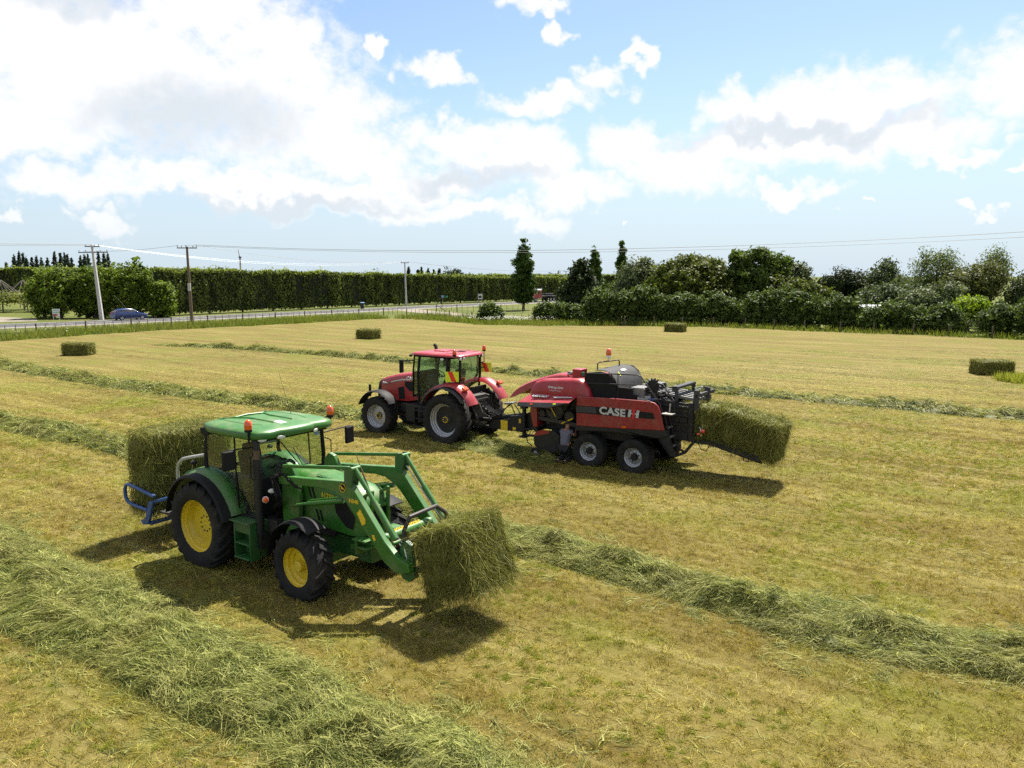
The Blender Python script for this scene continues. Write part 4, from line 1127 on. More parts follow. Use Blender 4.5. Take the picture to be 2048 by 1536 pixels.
ring = [ctr + ax @ Vector((0.19 * math.cos(2 * math.pi * i / 24), 0.19 * math.sin(2 * math.pi * i / 24), 0)) for i in range(25)]
sw.tube(ring, 0.016, 6, caps=False); sw.tube([ctr, (1.22, 0, 1.70)], 0.03, 8); sw.tube([ring[0], ctr, ring[12]], 0.012, 6)
sw.build('steering_wheel', 'black_plastic', cab)

# ---- fenders
for s in (-1, 1):
    secs = []
    for a in range(18, 171, 9):
        c, n = math.cos(rad(a)), math.sin(rad(a)); R0 = 1.04 + 0.03 * n
        zc = 0.82
        secs.append([(R0 * c, s * 0.72, zc + R0 * n), ((R0 + 0.035) * c, s * 0.80, zc + (R0 + 0.035) * n), ((R0 + 0.03) * c, s * 1.02, zc + (R0 + 0.03) * n), ((R0 - 0.05) * c, s * 1.10, zc + (R0 - 0.05) * n), ((R0 - 0.07) * c, s * 1.08, zc + (R0 - 0.07) * n), (R0 * c - 0.02 * c, s * 1.0, zc + R0 * n - 0.02 * n), ((R0 - 0.03) * c, s * 0.74, zc + (R0 - 0.03) * n)])
    f = MB().loft(secs).build('rear_fender', 'tractor_green', T, angle=45)
    secs = []
    for a in range(14, 175, 8):
        c, n = math.cos(rad(a)), math.sin(rad(a)); R0 = 1.0
        secs.append([((R0 + 0.03) * c, s * 1.07, 0.82 + (R0 + 0.03) * n), ((R0 + 0.012) * c, s * 1.24, 0.82 + (R0 + 0.012) * n), ((R0 - 0.04) * c, s * 1.27, 0.82 + (R0 - 0.04) * n), ((R0 - 0.02) * c, s * 1.22, 0.82 + (R0 - 0.02) * n), (R0 * c, s * 1.07, 0.82 + R0 * n)])
    MB().loft(secs).build('fender_extension', 'black_plastic', f, angle=45)
    # cab side panel between fender and floor
    MB().prism([(0.95, 1.12), (0.85, 1.40), (0.55, 1.72), (0.1, 1.86), (-0.5, 1.80), (-0.7, 1.5), (0.3, 0.95)], s * 0.72, s * 0.80).build('fender_side', 'dark_green', f)
    # front mudguard
    secs = []
    for a in range(58, 186, 8):
        c, n = math.cos(rad(a)), math.sin(rad(a)); R0 = 0.79
        secs.append([(2.92 + R0 * c, s * 0.80, 0.62 + R0 * n), (2.92 + (R0 + 0.015) * c, s * 0.9, 0.62 + (R0 + 0.015) * n), (2.92 + (R0 + 0.01) * c, s * 1.12, 0.62 + (R0 + 0.01) * n), (2.92 + (R0 - 0.03) * c, s * 1.20, 0.62 + (R0 - 0.03) * n), (2.92 + (R0 - 0.04) * c, s * 1.18, 0.62 + (R0 - 0.04) * n), (2.92 + (R0 - 0.015) * c, s * 1.1, 0.62 + (R0 - 0.015) * n), (2.92 + (R0 - 0.015) * c, s * 0.8, 0.62 + (R0 - 0.015) * n)])
    fg = MB().loft(secs); fg.bar((2.92, s * 0.62, 1.0), (2.80, s * 0.9, 1.40), 0.04, 0.04)
    fg.build('front_mudguard', 'black_plastic', T, angle=45)

# ---- steps and tank boxes
for s in (-1, 1):
    sb = MB(); sb.prism([(1.00, 1.10), (1.56, 1.10), (1.54, 0.75), (1.50, 0.36), (1.06, 0.36), (1.03, 0.75)], s * 0.62, s * 0.86)
    for zz, d in ((0.38, 1.10), (0.66, 1.08), (0.92, 1.05)): sb.box((1.28, s * (0.84 + (d - 0.84) / 2), zz), (0.44, d - 0.82, 0.035))
    sb.box((1.05, s * 0.97, 0.72), (0.03, 0.22, 0.76)); sb.box((1.52, s * 0.97, 0.72), (0.03, 0.22, 0.76)); sb.box((1.28, s * 1.0, 1.10), (0.56, 0.30, 0.03)); sb.box((1.28, s * 1.06, 0.98), (0.50, 0.02, 0.22))
    sb.build('cab_step', 'dark_green', T, bevel=0.01)

# ---- exhaust
ex = MB().tube([(1.53, -0.85, 0.62), (1.54, -0.85, 1.0), (1.545, -0.855, 1.5), (1.55, -0.86, 2.30)], [0.075, 0.08, 0.08, 0.078], 18)
ex.box((1.53, -0.82, 0.72), (0.22, 0.2, 0.3))
exo = ex.build('exhaust', 'black_metal', T, bevel=0.006)
MB().tube([(1.55, -0.86, 2.30), (1.55, -0.86, 2.50)], 0.06, 16).build('exhaust_pipe', 'rusty_steel', exo)
MB().tube([(1.55, -0.86, 2.48), (1.555, -0.86, 2.60), (1.50, -0.86, 2.68), (1.42, -0.86, 2.70)], [0.066, 0.066, 0.062, 0.062], 14).build('exhaust_tip', 'black_metal', exo)

# ---- mirrors
for s in (-1, 1):
    y1 = 1.40 if s < 0 else 1.55
    a = MB().tube([(1.46, s * 0.86, 2.52), (1.48, s * 1.1, 2.54), (1.46, s * y1, 2.55), (1.46, s * y1, 2.46)], 0.014, 6).build('mirror_arm', 'black_plastic', T)
    mm = MB().box((1.46, s * y1, 2.36), (0.07, 0.25, 0.36), rot=(0, 0, s * 8)).build('mirror', 'black_plastic', a, bevel=0.025)
    MB().tube([(1.5, s * 0.86, 1.86), (1.52, s * 0.98, 1.95), (1.52, s * 0.98, 2.35), (1.47, s * 0.86, 2.42)], 0.012, 6).build('grab_rail', 'black_plastic', T)

# ---- lamps on the front corner
oval_lamp(T, (1.80, -0.72, 1.70), 0.095, 0.05, (1, -0.55, 0.1), name='headlight')
oval_lamp(T, (1.84, -0.92, 1.58), 0.055, 0.06, (1, -0.7, 0), 'orange_lens', 'indicator', 'white_paint')
oval_lamp(T, (1.80, 0.72, 1.70), 0.095, 0.05, (1, 0.55, 0.1), name='headlight')
MB().bar((1.6, -0.5, 1.55), (1.76, -0.72, 1.64), 0.04, 0.04).bar((1.7, -0.62, 1.52), (1.80, -0.90, 1.56), 0.03, 0.03).bar((1.6, 0.5, 1.55), (1.76, 0.72, 1.64), 0.04, 0.04).build('lamp_bracket', 'black_metal', T)
# ---- hose bundle
hz = np.random.default_rng(3)
hb = MB()
for i in range(9):
    o = hz.normal(size=3) * 0.03
    hb.tube([(1.98 + o[0], -0.70 + o[1], 2.05), (1.94, -0.78 + o[1], 1.98 + o[2]), (1.93 + o[0], -0.76 + o[1], 1.82), (2.02 + o[0], -0.78 + o[1], 1.66 + o[2]), (1.96 + o[0], -0.74, 1.50 + o[2]), (1.80 + o[0], -0.68 + o[1], 1.38), (1.70 + o[0], -0.55, 1.25 + o[2]), (1.62, -0.50 + o[1], 1.05)], 0.014, 6)
for i in range(4):
    o = hz.normal(size=3) * 0.02
    hb.tube([(1.98, -0.70 + o[1], 2.05 + o[2]), (2.10, -0.72 + o[1], 2.08 + o[2]), (2.25, -0.71, 1.98 + o[2]), (2.40, -0.70 + o[1], 1.88 + o[2]), (2.62, -0.70, 1.86)], 0.016, 6)
hb.build('hydraulic_hoses', 'black_plastic', T)

# ---- front loader
ARM = [(1.93, 2.00), (2.6, 2.06), (3.70, 2.17), (3.88, 2.14), (3.94, 2.06), (4.66, 1.27), (4.92, 1.06), (5.18, 0.98), (5.22, 0.86), (5.02, 0.78), (4.86, 0.78), (4.62, 0.92), (4.34, 1.22), (3.86, 1.72), (3.70, 1.84), (3.46, 1.94), (3.2, 1.96), (2.4, 1.90), (1.95, 1.84)]
for s in (-1, 1):
    arm = MB().prism(ARM, s * 0.57, s * 0.69).build('loader_arm', 'tractor_green', T, bevel=0.012)
    MB().prism([(1.88, 2.10), (2.02, 2.24), (2.16, 2.20), (2.30, 1.98), (2.36, 1.60), (2.30, 0.95), (2.12, 0.70), (1.90, 0.70), (1.86, 1.3)], s * 0.47, s * 0.565).prism([(1.92, 1.2), (2.2, 1.2), (2.2, 0.72), (1.92, 0.72)], s * 0.2, s * 0.5).build('loader_mast', 'tractor_green', T, bevel=0.012)
    link = MB().bar((2.02, s * 0.63, 2.19), (3.80, s * 0.63, 2.41), 0.055, 0.06)
    link.build('levelling_link', 'tractor_green', arm, bevel=0.008)
    MB().prism([(3.74, 2.12), (3.75, 2.38), (3.81, 2.45), (3.93, 2.46), (3.98, 2.38), (3.92, 2.10)], s * 0.545, s * 0.568).prism([(3.74, 2.12), (3.75, 2.38), (3.81, 2.45), (3.93, 2.46), (3.98, 2.38), (3.92, 2.10)], s * 0.692, s * 0.715).build('bell_crank', 'dark_green', arm, bevel=0.006)
    cy = MB().tube([(3.94, s * 0.63, 2.42), (4.42, s * 0.63, 1.86)], 0.042, 12).tube([(4.38, s * 0.63, 1.90), (4.86, s * 0.63, 1.34)], 0.056, 12)
    cy.tube([(3.94, s * 0.53, 2.42), (3.94, s * 0.73, 2.42)], 0.04, 10).tube([(4.90, s * 0.53, 1.30), (4.90, s * 0.73, 1.30)], 0.035, 10)
    cy.build('tilt_cylinder', 'tractor_green', arm)
    MB().tube([(4.0, s * 0.60, 2.22), (4.5, s * 0.60, 1.70), (4.95, s * 0.60, 1.24)], 0.013, 6).tube([(4.02, s * 0.57, 2.24), (4.5, s * 0.57, 1.73), (4.95, s * 0.57, 1.28)], 0.010, 6).build('hydraulic_pipe', 'steel', arm)
    lc = MB().tube([(2.20, s * 0.63, 1.46), (2.75, s * 0.63, 1.60)], 0.028, 10).tube([(2.70, s * 0.63, 1.585), (3.62, s * 0.63, 1.80)], 0.050, 12).tube([(2.72, s * 0.63, 1.65), (3.5, s * 0.63, 1.84)], 0.011, 6)
    lc.build('lift_cylinder', 'tractor_green', arm)
    # implement carrier
    MB().prism([(4.86, 0.74), (4.90, 1.25), (5.02, 1.32), (5.14, 1.26), (5.20, 0.72), (5.10, 0.62), (4.95, 0.64)], s * 0.47, s * 0.56).build('carrier_plate', 'dark_green', arm, bevel=0.008)
MB().tube([(4.55, -0.58, 1.27), (4.55, 0.58, 1.27)], 0.095, 20).build('cross_tube', 'tractor_green', T)
text('maker_lettering', 'JOHN DEERE', 0.105, 'decal_yellow', T, (4.60, -0.36, 1.325), (0, 1, 0), (-0.62, 0, 0.78), bold=0.003, extrude=0.012, squeeze=1.05)
text('loader_lettering', 'H340', 0.10, 'decal_yellow', T, (3.83, -0.6925, 1.82), (1, 0, 0), (0, 0, 1), bold=0.003)
MB().prism([(4.02, 1.66), (4.10, 1.74), (4.22, 1.58), (4.22, 1.50), (4.14, 1.46)], -0.6945, -0.69).build('warning_sticker', 'decal_yellow', T)
MB().prism([(4.37, 1.33), (4.42, 1.35), (4.46, 1.26), (4.41, 1.24)], -0.6945, -0.69).build('warning_sticker', 'decal_yellow', T)
MB().prism([(4.98, 1.20), (5.02, 1.16), (5.06, 1.0), (5.02, 1.06)], -0.5645, -0.56).build('warning_sticker', 'decal_white', T)
# round leaping-deer emblem
lg = MB().lathe([(0, 0.004), (0.085, 0.004), (0.085, 0)], (3.68, -0.69, 2.05), n=24, sgn=-1).build('emblem', 'black_plastic', T)
MB().lathe([(0.078, 0.0055), (0.078, 0.006), (0.068, 0.006), (0.068, 0.0055)], (3.68, -0.69, 2.05), n=24, sgn=-1).build('emblem_ring', 'decal_yellow', lg)
DEER = [(-0.045, 0.035), (-0.03, 0.02), (-0.025, 0.035), (-0.015, 0.03), (-0.018, 0.012), (0.01, 0.005), (0.035, -0.01), (0.048, -0.035), (0.035, -0.03), (0.022, -0.015), (0.0, -0.02), (-0.005, -0.045), (-0.014, -0.02), (-0.03, -0.012), (-0.035, 0.008), (-0.05, 0.018)]
MB().prism([(3.68 + x, 2.05 + z) for x, z in DEER], -0.697, -0.6945).build('emblem_deer', 'decal_yellow', lg)
# hood guard, lower brackets
MB().bar((3.40, 0.20, 1.60), (3.90, 0.20, 1.90), 0.06, 0.05).bar((3.90, 0.20, 1.92), (3.86, 0.20, 1.22), 0.06, 0.05).bar((3.40, -0.20, 1.60), (3.90, -0.20, 1.90), 0.06, 0.05).bar((3.90, -0.20, 1.92), (3.86, -0.20, 1.22), 0.06, 0.05).bar((3.88, -0.2, 1.6), (3.88, 0.2, 1.6), 0.05, 0.05).bar((3.86, 0, 1.24), (3.86, 0, 0.9), 0.3, 0.06).build('hood_guard', 'tractor_green', T, bevel=0.006)
MB().box((3.87, -0.42, 1.08), (0.34, 0.22, 0.03)).box((3.92, -0.42, 0.95), (0.26, 0.20, 0.03)).box((3.78, -0.42, 0.95), (0.04, 0.2, 0.28)).box((3.87, 0.42, 1.08), (0.34, 0.22, 0.03)).bar((3.5, -0.35, 0.85), (4.0, -0.35, 1.02), 0.06, 0.1).bar((3.5, 0.35, 0.85), (4.0, 0.35, 1.02), 0.06, 0.1).build('front_weight_bracket', 'tractor_green', T, bevel=0.006)
# twisted cable between the arms
MB().tube([(3.72, -0.40, 2.62), (3.84, -0.42, 2.42), (3.98, -0.44, 2.2), (4.12, -0.46, 1.98), (4.22, -0.48, 1.78), (4.35, -0.5, 1.62), (4.75, -0.52, 1.15)], [0.005, 0.008, 0.018, 0.016, 0.018, 0.012, 0.012], 6).build('grab_hose', 'rusty_steel', T)

# ---- bale grab
gb = MB()
gb.tube([(4.88, -0.44, 0.72), (4.87, -0.44, 1.14), (4.87, -0.43, 1.44), (4.92, -0.34, 1.66), (4.92, 0.34, 1.69), (4.90, 0.62, 1.50), (4.90, 0.66, 1.40), (4.90, 0.66, 0.8)], 0.038, 8)
gb.bar((4.98, -0.52, 1.27), (4.98, 0.6, 1.27), 0.05, 0.06); gb.bar((5.0, -0.55, 0.72), (5.0, 0.6, 0.72), 0.08, 0.1); gb.bar((5.02, -0.5, 0.95), (5.02, 0.55, 0.95), 0.05, 0.05)
for s in (-1, 1):
    gb.box((5.05, s * 0.48, 0.98), (0.16, 0.05, 0.62), rot=(0, -18, 0))
    gb.tube([(5.05, s * 0.3, 0.72), (5.5, s * 0.3, 0.80), (5.9, s * 0.3, 0.95)], [0.025, 0.022, 0.008], 8)
gb.build('bale_grab', 'grab_steel', T, bevel=0.004)

# ---- rear linkage, bale carrier, guard rail
rl = MB()
for s in (-1, 1):
    rl.bar((-0.35, s * 0.40, 0.62), (-1.35, s * 0.42, 0.62), 0.05, 0.09); rl.tube([(-0.45, s * 0.42, 1.35), (-1.0, s * 0.42, 0.66)], 0.03, 8)
rl.bar((-0.4, 0, 1.35), (-1.4, 0, 1.2), 0.05, 0.05); rl.box((-0.6, 0, 1.0), (0.5, 0.5, 0.7)); rl.box((-1.4, 0, 0.66), (0.12, 1.3, 0.14)); rl.box((-1.55, -0.75, 0.70), (0.5, 0.35, 0.04))
rl.build('rear_linkage', 'grime_metal', T, bevel=0.01)
bc = MB()
for s in (-1, 1):
    y = s * 1.02
    bc.tube([(-1.78, y, 1.06), (-2.30, y, 1.12), (-2.75, y, 1.17), (-2.90, y, 1.14), (-2.96, y, 1.03), (-2.95, y, 0.86), (-2.85, y, 0.76), (-2.66, y, 0.73), (-2.08, y, 0.71)], 0.040, 10)
    bc.prism([(-1.84, 0.92), (-1.98, 0.92), (-2.16, 0.52), (-2.36, 0.44), (-2.26, 0.36), (-2.06, 0.40), (-1.96, 0.60)], y - 0.03, y + 0.03)
    bc.bar((-2.0, y, 0.88), (-1.45, s * 0.72, 1.06), 0.10, 0.06)
    bc.bar((-1.45, s * 0.72, 1.06), (-1.40, 0, 1.0), 0.08, 0.08)
bc.bar((-1.42, -0.8, 0.7), (-1.42, 0.8, 0.7), 0.1, 0.1); bc.bar((-1.42, 0, 0.7), (-1.42, 0, 1.1), 0.1, 0.1); bc.bar((-2.05, -1.0, 0.42), (-2.05, 1.0, 0.42), 0.08, 0.08)
for s in (-0.5, 0.5): bc.bar((-1.42, s, 0.62), (-3.05, s, 0.56), 0.08, 0.07)
bc.build('bale_carrier', 'carrier_blue', T, bevel=0.01)
for s in (-1, 1):
    MB().tube([(-1.08, s * 0.88, 1.40), (-1.08, s * 0.88, 1.72), (-1.02, s * 0.88, 1.86), (-0.88, s * 0.87, 1.97), (-0.66, s * 0.86, 2.03), (-0.05, s * 0.84, 2.17)], 0.036, 10).build('guard_rail', 'pale_rail', T)
    oval_lamp(T, (-0.42, s * 0.93, 1.98), 0.06, 0.045, (-1, s * 0.3, 0.1), name='rear_lamp')

# ------------------------------------------------------------------ red tractor
RD = empty('red_tractor', (-1.6887, 27.265, 0), 146, size=1.0)
tag(RD, 'red tractor with silver rims pulling the square baler', 'tractor')
wheel(RD, 0, 0.98, 0.80, 0.90, 0.56, 0.60, 1, 'silver_rim', 'red', lugs=20)
wheel(RD, 0, -0.98, 0.80, 0.90, 0.56, 0.60, -1, 'silver_rim', 'red', lugs=20)
wheel(RD, 3.20, 0.96, 0.62, 0.72, 0.48, 0.44, 1, 'silver_rim', 'red', lugs=18, steer=4)
wheel(RD, 3.20, -0.96, 0.62, 0.72, 0.48, 0.44, -1, 'silver_rim', 'red', lugs=18, steer=4)
ch = MB(); ch.box((0, 0, 0.9), (1.0, 0.7, 0.7)); ch.box((1.3, 0, 0.85), (1.8, 0.5, 0.55)); ch.box((3.0, 0, 0.85), (2.0, 0.44, 0.45)); ch.tube([(0, -0.95, 0.8), (0, 0.95, 0.8)], 0.16, 14)
ch.box((3.2, 0, 0.6), (0.26, 1.4, 0.22)); ch.box((1.55, 0.62, 0.82), (0.95, 0.42, 0.62)); ch.box((1.55, -0.62, 0.82), (0.95, 0.42, 0.62)); ch.box((2.2, 0.45, 0.95), (0.5, 0.3, 0.3)); ch.box((4.05, 0, 0.85), (0.35, 0.6, 0.4))
ch.build('chassis', 'black_metal', RD, bevel=0.02)


def rsec(x, w, zt, zb):
    return [(x, -w, zb), (x, -w, zt - 0.26), (x, -w * 0.96, zt - 0.13), (x, -w * 0.82, zt - 0.03), (x, -w * 0.45, zt), (x, 0, zt + 0.012), (x, w * 0.45, zt), (x, w * 0.82, zt - 0.03), (x, w * 0.96, zt - 0.13), (x, w, zt - 0.26), (x, w, zb)]


hood = MB().loft([rsec(1.78, 0.42, 2.22, 1.25), rsec(2.3, 0.425, 2.19, 1.16), rsec(2.9, 0.42, 2.10, 1.14), rsec(3.4, 0.40, 1.98, 1.14), rsec(3.62, 0.385, 1.90, 1.14)]).build('hood', 'case_red', RD, angle=50)
MB().loft([rsec(3.61, 0.388, 1.905, 1.14), rsec(3.78, 0.36, 1.80, 1.14), rsec(3.88, 0.30, 1.58, 1.16), rsec(3.90, 0.26, 1.40, 1.18)]).build('nose_grille', 'black_plastic', hood, angle=50)
MB().prism([(2.15, 1.98), (2.55, 1.965), (3.10, 1.83), (3.10, 1.79), (2.55, 1.91), (2.15, 1.93)], 0.4265, 0.42).build('side_stripe', 'decal_silver', hood)
MB().prism([(2.45, 1.70), (2.75, 1.62), (2.70, 1.20), (2.40, 1.22)], 0.4275, 0.42).build('side_grille', 'black_plastic', hood)
MB().prism([(1.80, 1.90), (2.40, 1.88), (2.42, 1.72), (2.2, 1.55), (1.80, 1.5)], 0.4285, 0.42).build('side_panel', 'black_plastic', hood)
text('maker_lettering', 'CASE', 0.16, 'decal_white', hood, (2.32, 0.433, 1.955), (-1, 0, 0.02), (0, 0, 1), bold=0.006, extrude=0.006, squeeze=1.05)
text('model_lettering', 'PUMA', 0.10, 'decal_silver', hood, (3.50, 0.430, 1.72), (-1, 0, 0), (0, 0, 1), shear=0.2, extrude=0.03)
text('maker_lettering', 'CASE', 0.16, 'decal_white', hood, (1.90, -0.433, 1.955), (1, 0, 0.02), (0, 0, 1), bold=0.006, extrude=0.006)

cf = MB()
for s in (-1, 1):
    cf.tube([(1.66, 0.72 * s, 2.92), (1.76, 0.70 * s, 2.3), (1.80, 0.66 * s, 1.4)], 0.030, 8)
    cf.tube([(1.30, 0.86 * s, 2.92), (1.38, 0.88 * s, 2.2), (1.36, 0.86 * s, 1.25)], 0.048, 8)
    cf.tube([(0.02, 0.87 * s, 2.92), (0.08, 0.90 * s, 2.2), (0.30, 0.88 * s, 1.85)], 0.05, 8)
    xr = -0.40 if s > 0 else -0.12
    cf.tube([(xr - 0.02, 0.76 * s, 2.90), (xr, 0.78 * s, 2.2), (xr + 0.04, 0.76 * s, 1.75)], 0.045, 8)
    cf.tube([(0.30, 0.88 * s, 1.85), (0.7, 0.88 * s, 1.7), (0.98, 0.87 * s, 1.35), (1.36, 0.86 * s, 1.22)], 0.035, 8)
    cf.tube([(0.55, 0.92 * s, 2.9), (0.40, 0.93 * s, 2.6), (0.36, 0.93 * s, 2.2)], 0.012, 6)
cf.box((0.75, 0, 2.90), (1.75, 1.60, 0.06)); cf.box((0.65, 0, 1.22), (1.5, 1.5, 0.12)); cf.box((1.78, 0, 1.85), (0.06, 1.3, 0.9)); cf.box((-0.38, 0, 1.70), (0.06, 1.55, 0.3))
cab = cf.build('cab_frame', 'black_plastic', RD, bevel=0.006)
for s in (-1, 1):
    MB().panel([(0.30, 0.885 * s, 1.87), (0.70, 0.885 * s, 1.72), (0.98, 0.875 * s, 1.38), (1.34, 0.865 * s, 1.28), (1.36, 0.88 * s, 2.2), (1.28, 0.86 * s, 2.87), (0.05, 0.875 * s, 2.87), (0.10, 0.90 * s, 2.2)], 0.006).build('door_glass', 'cab_glass_blue', cab, smooth=False)
    MB().panel([(1.40, 0.86 * s, 1.50), (1.79, 0.67 * s, 1.50), (1.67, 0.72 * s, 2.87), (1.33, 0.86 * s, 2.87)], 0.006).build('side_glass', 'cab_glass', cab, smooth=False)
    xr = -0.39 if s > 0 else -0.11
    MB().panel([(xr, 0.78 * s, 1.95), (0.08, 0.89 * s, 1.95), (0.02, 0.87 * s, 2.87), (xr - 0.02, 0.76 * s, 2.87)], 0.006).build('corner_glass', 'cab_glass', cab, smooth=False)
MB().panel([(1.79, -0.66, 1.9), (1.79, 0.66, 1.9), (1.67, 0.70, 2.87), (1.67, -0.70, 2.87)], 0.006).build('windscreen', 'cab_glass', cab, smooth=False)
MB().panel([(-0.12, -0.75, 1.86), (-0.40, 0.75, 1.86), (-0.42, 0.74, 2.86), (-0.14, -0.74, 2.86)], 0.006).build('rear_window', 'cab_glass', cab, smooth=False)
MB().box((0.45, 0, 1.72), (0.5, 0.5, 0.18)).box((0.20, 0, 2.1), (0.14, 0.5, 0.7), rot=(0, -10, 0)).box((0.45, 0, 1.45), (0.3, 0.3, 0.4)).build('seat', 'seat_cloth', cab, bevel=0.04)
MB().box((1.45, 0, 1.9), (0.3, 0.5, 0.5), taper=(0.7, 0.8)).build('dashboard', 'interior_grey', cab, bevel=0.03)
sw = MB(); ctr = Vector((1.10, 0, 2.22)); ax = Matrix.Rotation(rad(-35), 3, 'Y')
ring = [ctr + ax @ Vector((0.19 * math.cos(2 * math.pi * i / 20), 0.19 * math.sin(2 * math.pi * i / 20), 0)) for i in range(21)]
sw.tube(ring, 0.016, 6, caps=False).tube([ctr, (1.32, 0, 1.9)], 0.03, 8).tube([ring[0], ctr, ring[10]], 0.012, 6).build('steering_wheel', 'black_plastic', cab)


def rroof(z, q):
    return [(0.62 + (x - 0.62) * q, y * q, z) for x, y in ((-0.40, -0.45), (-0.30, -0.72), (-0.10, -0.90), (0.6, -0.96), (1.45, -0.93), (1.70, -0.84), (1.80, -0.55), (1.80, 0.55), (1.70, 0.84), (1.45, 0.93), (0.6, 0.96), (-0.30, 0.93), (-0.46, 0.82), (-0.48, 0.55))]


roof = MB().loft([rroof(2.935, 0.95), rroof(2.95, 1.0), rroof(2.985, 0.995), rroof(3.02, 0.95), rroof(3.04, 0.85), rroof(3.05, 0.4)]).build('cab_roof', 'case_red', RD, angle=55)
MB().box((0.9, 0.0, 3.06), (0.5, 0.5, 0.03)).build('roof_hatch', 'case_red', roof, bevel=0.01)
for y in (-0.55, 0.55): MB().box((0.05, y, 3.045), (0.5, 0.14, 0.025)).build('roof_rib', 'case_red', roof, bevel=0.01)
MB().tube([(0.35, -0.15, 3.065), (0.2, 0.0, 3.09), (0.05, -0.2, 3.07), (-0.05, 0.05, 3.08), (0.2, 0.2, 3.08)], 0.012, 6).build('roof_cable', 'black_plastic', roof)
for y in (0.62, 0.80, -0.50, -0.68): oval_lamp(RD, (-0.47 if y > 0 else -0.30, y, 2.90), 0.06, 0.055, (-1, 0.3 if y > 0 else -0.3, -0.15))
for y in (0.6, 0.82, -0.6, -0.82): oval_lamp(RD, (1.78, y, 2.90), 0.07, 0.05, (1, 0.3 if y > 0 else -0.3, -0.15))
oval_lamp(RD, (0.22, 0.95, 2.86), 0.07, 0.045, (-0.5, 1, -0.1))
beacon(RD, -0.28, 0.90, 3.02, 1.25, pole=0.12)
beacon(RD, -0.10, -1.06, 3.02, 1.25, pole=0.40)
MB().tube([(-0.1, -0.86, 2.62), (-0.1, -1.07, 2.62)], 0.016, 6).build('beacon_bracket', 'black_metal', RD)
MB().tube([(1.86, -0.75, 1.5), (1.86, -0.75, 2.95), (1.90, -0.75, 3.12), (1.96, -0.75, 3.17)], 0.065, 12).build('exhaust', 'black_metal', RD)
# mirror
for s in (-1, 1):
    a = MB().tube([(1.55, s * 0.85, 2.74), (1.75, s * 1.15, 2.76), (1.80, s * 1.22, 2.72)], 0.02, 6).build('mirror_arm', 'black_plastic', RD)
    MB().box((1.82, s * 1.24, 2.56), (0.08, 0.22, 0.48), rot=(0, 0, s * 10)).build('mirror', 'black_plastic', a, bevel=0.035)
# warning boards with red stripe
for bx, by, bz, wd in ((-0.25, 1.0, 2.30, 0.46), (-0.12, -1.12, 2.42, 0.44)):
    bd = empty('warning_board', (bx, by, bz), 0, RD, 0.1); u = Vector((-0.86, -0.51, 0)); n_ = Vector((-0.51, 0.86, 0))
    def bp(a, c, o): return tuple(u * a + Vector((0, 0, c)) + n_ * o)
    h_ = 0.175; w_ = wd / 2
    MB().loft([[bp(-w_, -h_, o), bp(w_, -h_, o), bp(w_, h_, o), bp(-w_, h_, o)] for o in (-0.008, 0.008)]).build('board', 'hi_vis', bd, smooth=False)
    MB().loft([[bp(-w_ * 0.05, -h_, o), bp(w_ * 0.65, -h_, o), bp(w_ * 0.05, h_, o), bp(-w_ * 0.65, h_, o)] for o in (0.010, 0.012)]).build('red_stripe', 'hi_vis_red', bd, smooth=False)
    MB().bar((0, 0, 0), (0.25, -0.14 if by > 0 else 0.14, 0), 0.03, 0.03).build('board_bracket', 'black_metal', bd)

# fenders
for s in (-1, 1):
    secs = []
    for a in range(28, 158, 7):
        c, n = math.cos(rad(a)), math.sin(rad(a)); R0 = 1.12 + (0.10 if a > 110 else 0.10 * max(0, (a - 80) / 30)); zc = 0.85
        secs.append([(R0 * c, s * 0.62, zc + R0 * n - 0.06), ((R0 + 0.06) * c, s * 0.72, zc + (R0 + 0.06) * n), ((R0 + 0.075) * c, s * 0.95, zc + (R0 + 0.075) * n), ((R0 + 0.03) * c, s * 1.12, zc + (R0 + 0.03) * n), ((R0 - 0.04) * c, s * 1.19, zc + (R0 - 0.04) * n), ((R0 - 0.06) * c, s * 1.16, zc + (R0 - 0.06) * n), ((R0 - 0.02) * c, s * 0.95, zc + (R0 - 0.02) * n), ((R0 - 0.06) * c, s * 0.66, zc + (R0 - 0.06) * n)])
    f = MB().loft(secs).build('rear_fender', 'case_red', RD, angle=50)
    secs = []
    for a in range(24, 150, 7):
        c, n = math.cos(rad(a)), math.sin(rad(a)); R0 = 1.08
        secs.append([((R0 + 0.02) * c, s * 1.14, 0.85 + (R0 + 0.02) * n), ((R0 - 0.01) * c, s * 1.26, 0.85 + (R0 - 0.01) * n), ((R0 - 0.05) * c, s * 1.27, 0.85 + (R0 - 0.05) * n), ((R0 - 0.03) * c, s * 1.14, 0.85 + (R0 - 0.03) * n)])
    MB().loft(secs).build('fender_extension', 'grey_panel', f, angle=50)
    MB().box((-0.82, s * 1.02, 1.93), (0.16, 0.26, 0.10), rot=(0, -38, 0)).build('tail_lamp', 'orange_lens', f, bevel=0.03)
    secs = []
    for a in range(22, 150, 7):
        c, n = math.cos(rad(a)), math.sin(rad(a)); R0 = 0.90; o = 3.20
        secs.append([(o - R0 * -c, s * 0.80, 0.66 + R0 * n), (o - (R0 + 0.012) * -c, s * 0.9, 0.66 + (R0 + 0.012) * n), (o - (R0 + 0.01) * -c, s * 1.15, 0.66 + (R0 + 0.01) * n), (o - (R0 - 0.03) * -c, s * 1.23, 0.66 + (R0 - 0.03) * n), (o - (R0 - 0.045) * -c, s * 1.21, 0.66 + (R0 - 0.045) * n), (o - (R0 - 0.02) * -c, s * 0.8, 0.66 + (R0 - 0.02) * n)])
    MB().loft(secs).bar((3.2, s * 0.6, 1.0), (3.1, s * 0.85, 1.5), 0.05, 0.05).build('front_mudguard', 'black_plastic', RD, angle=45)
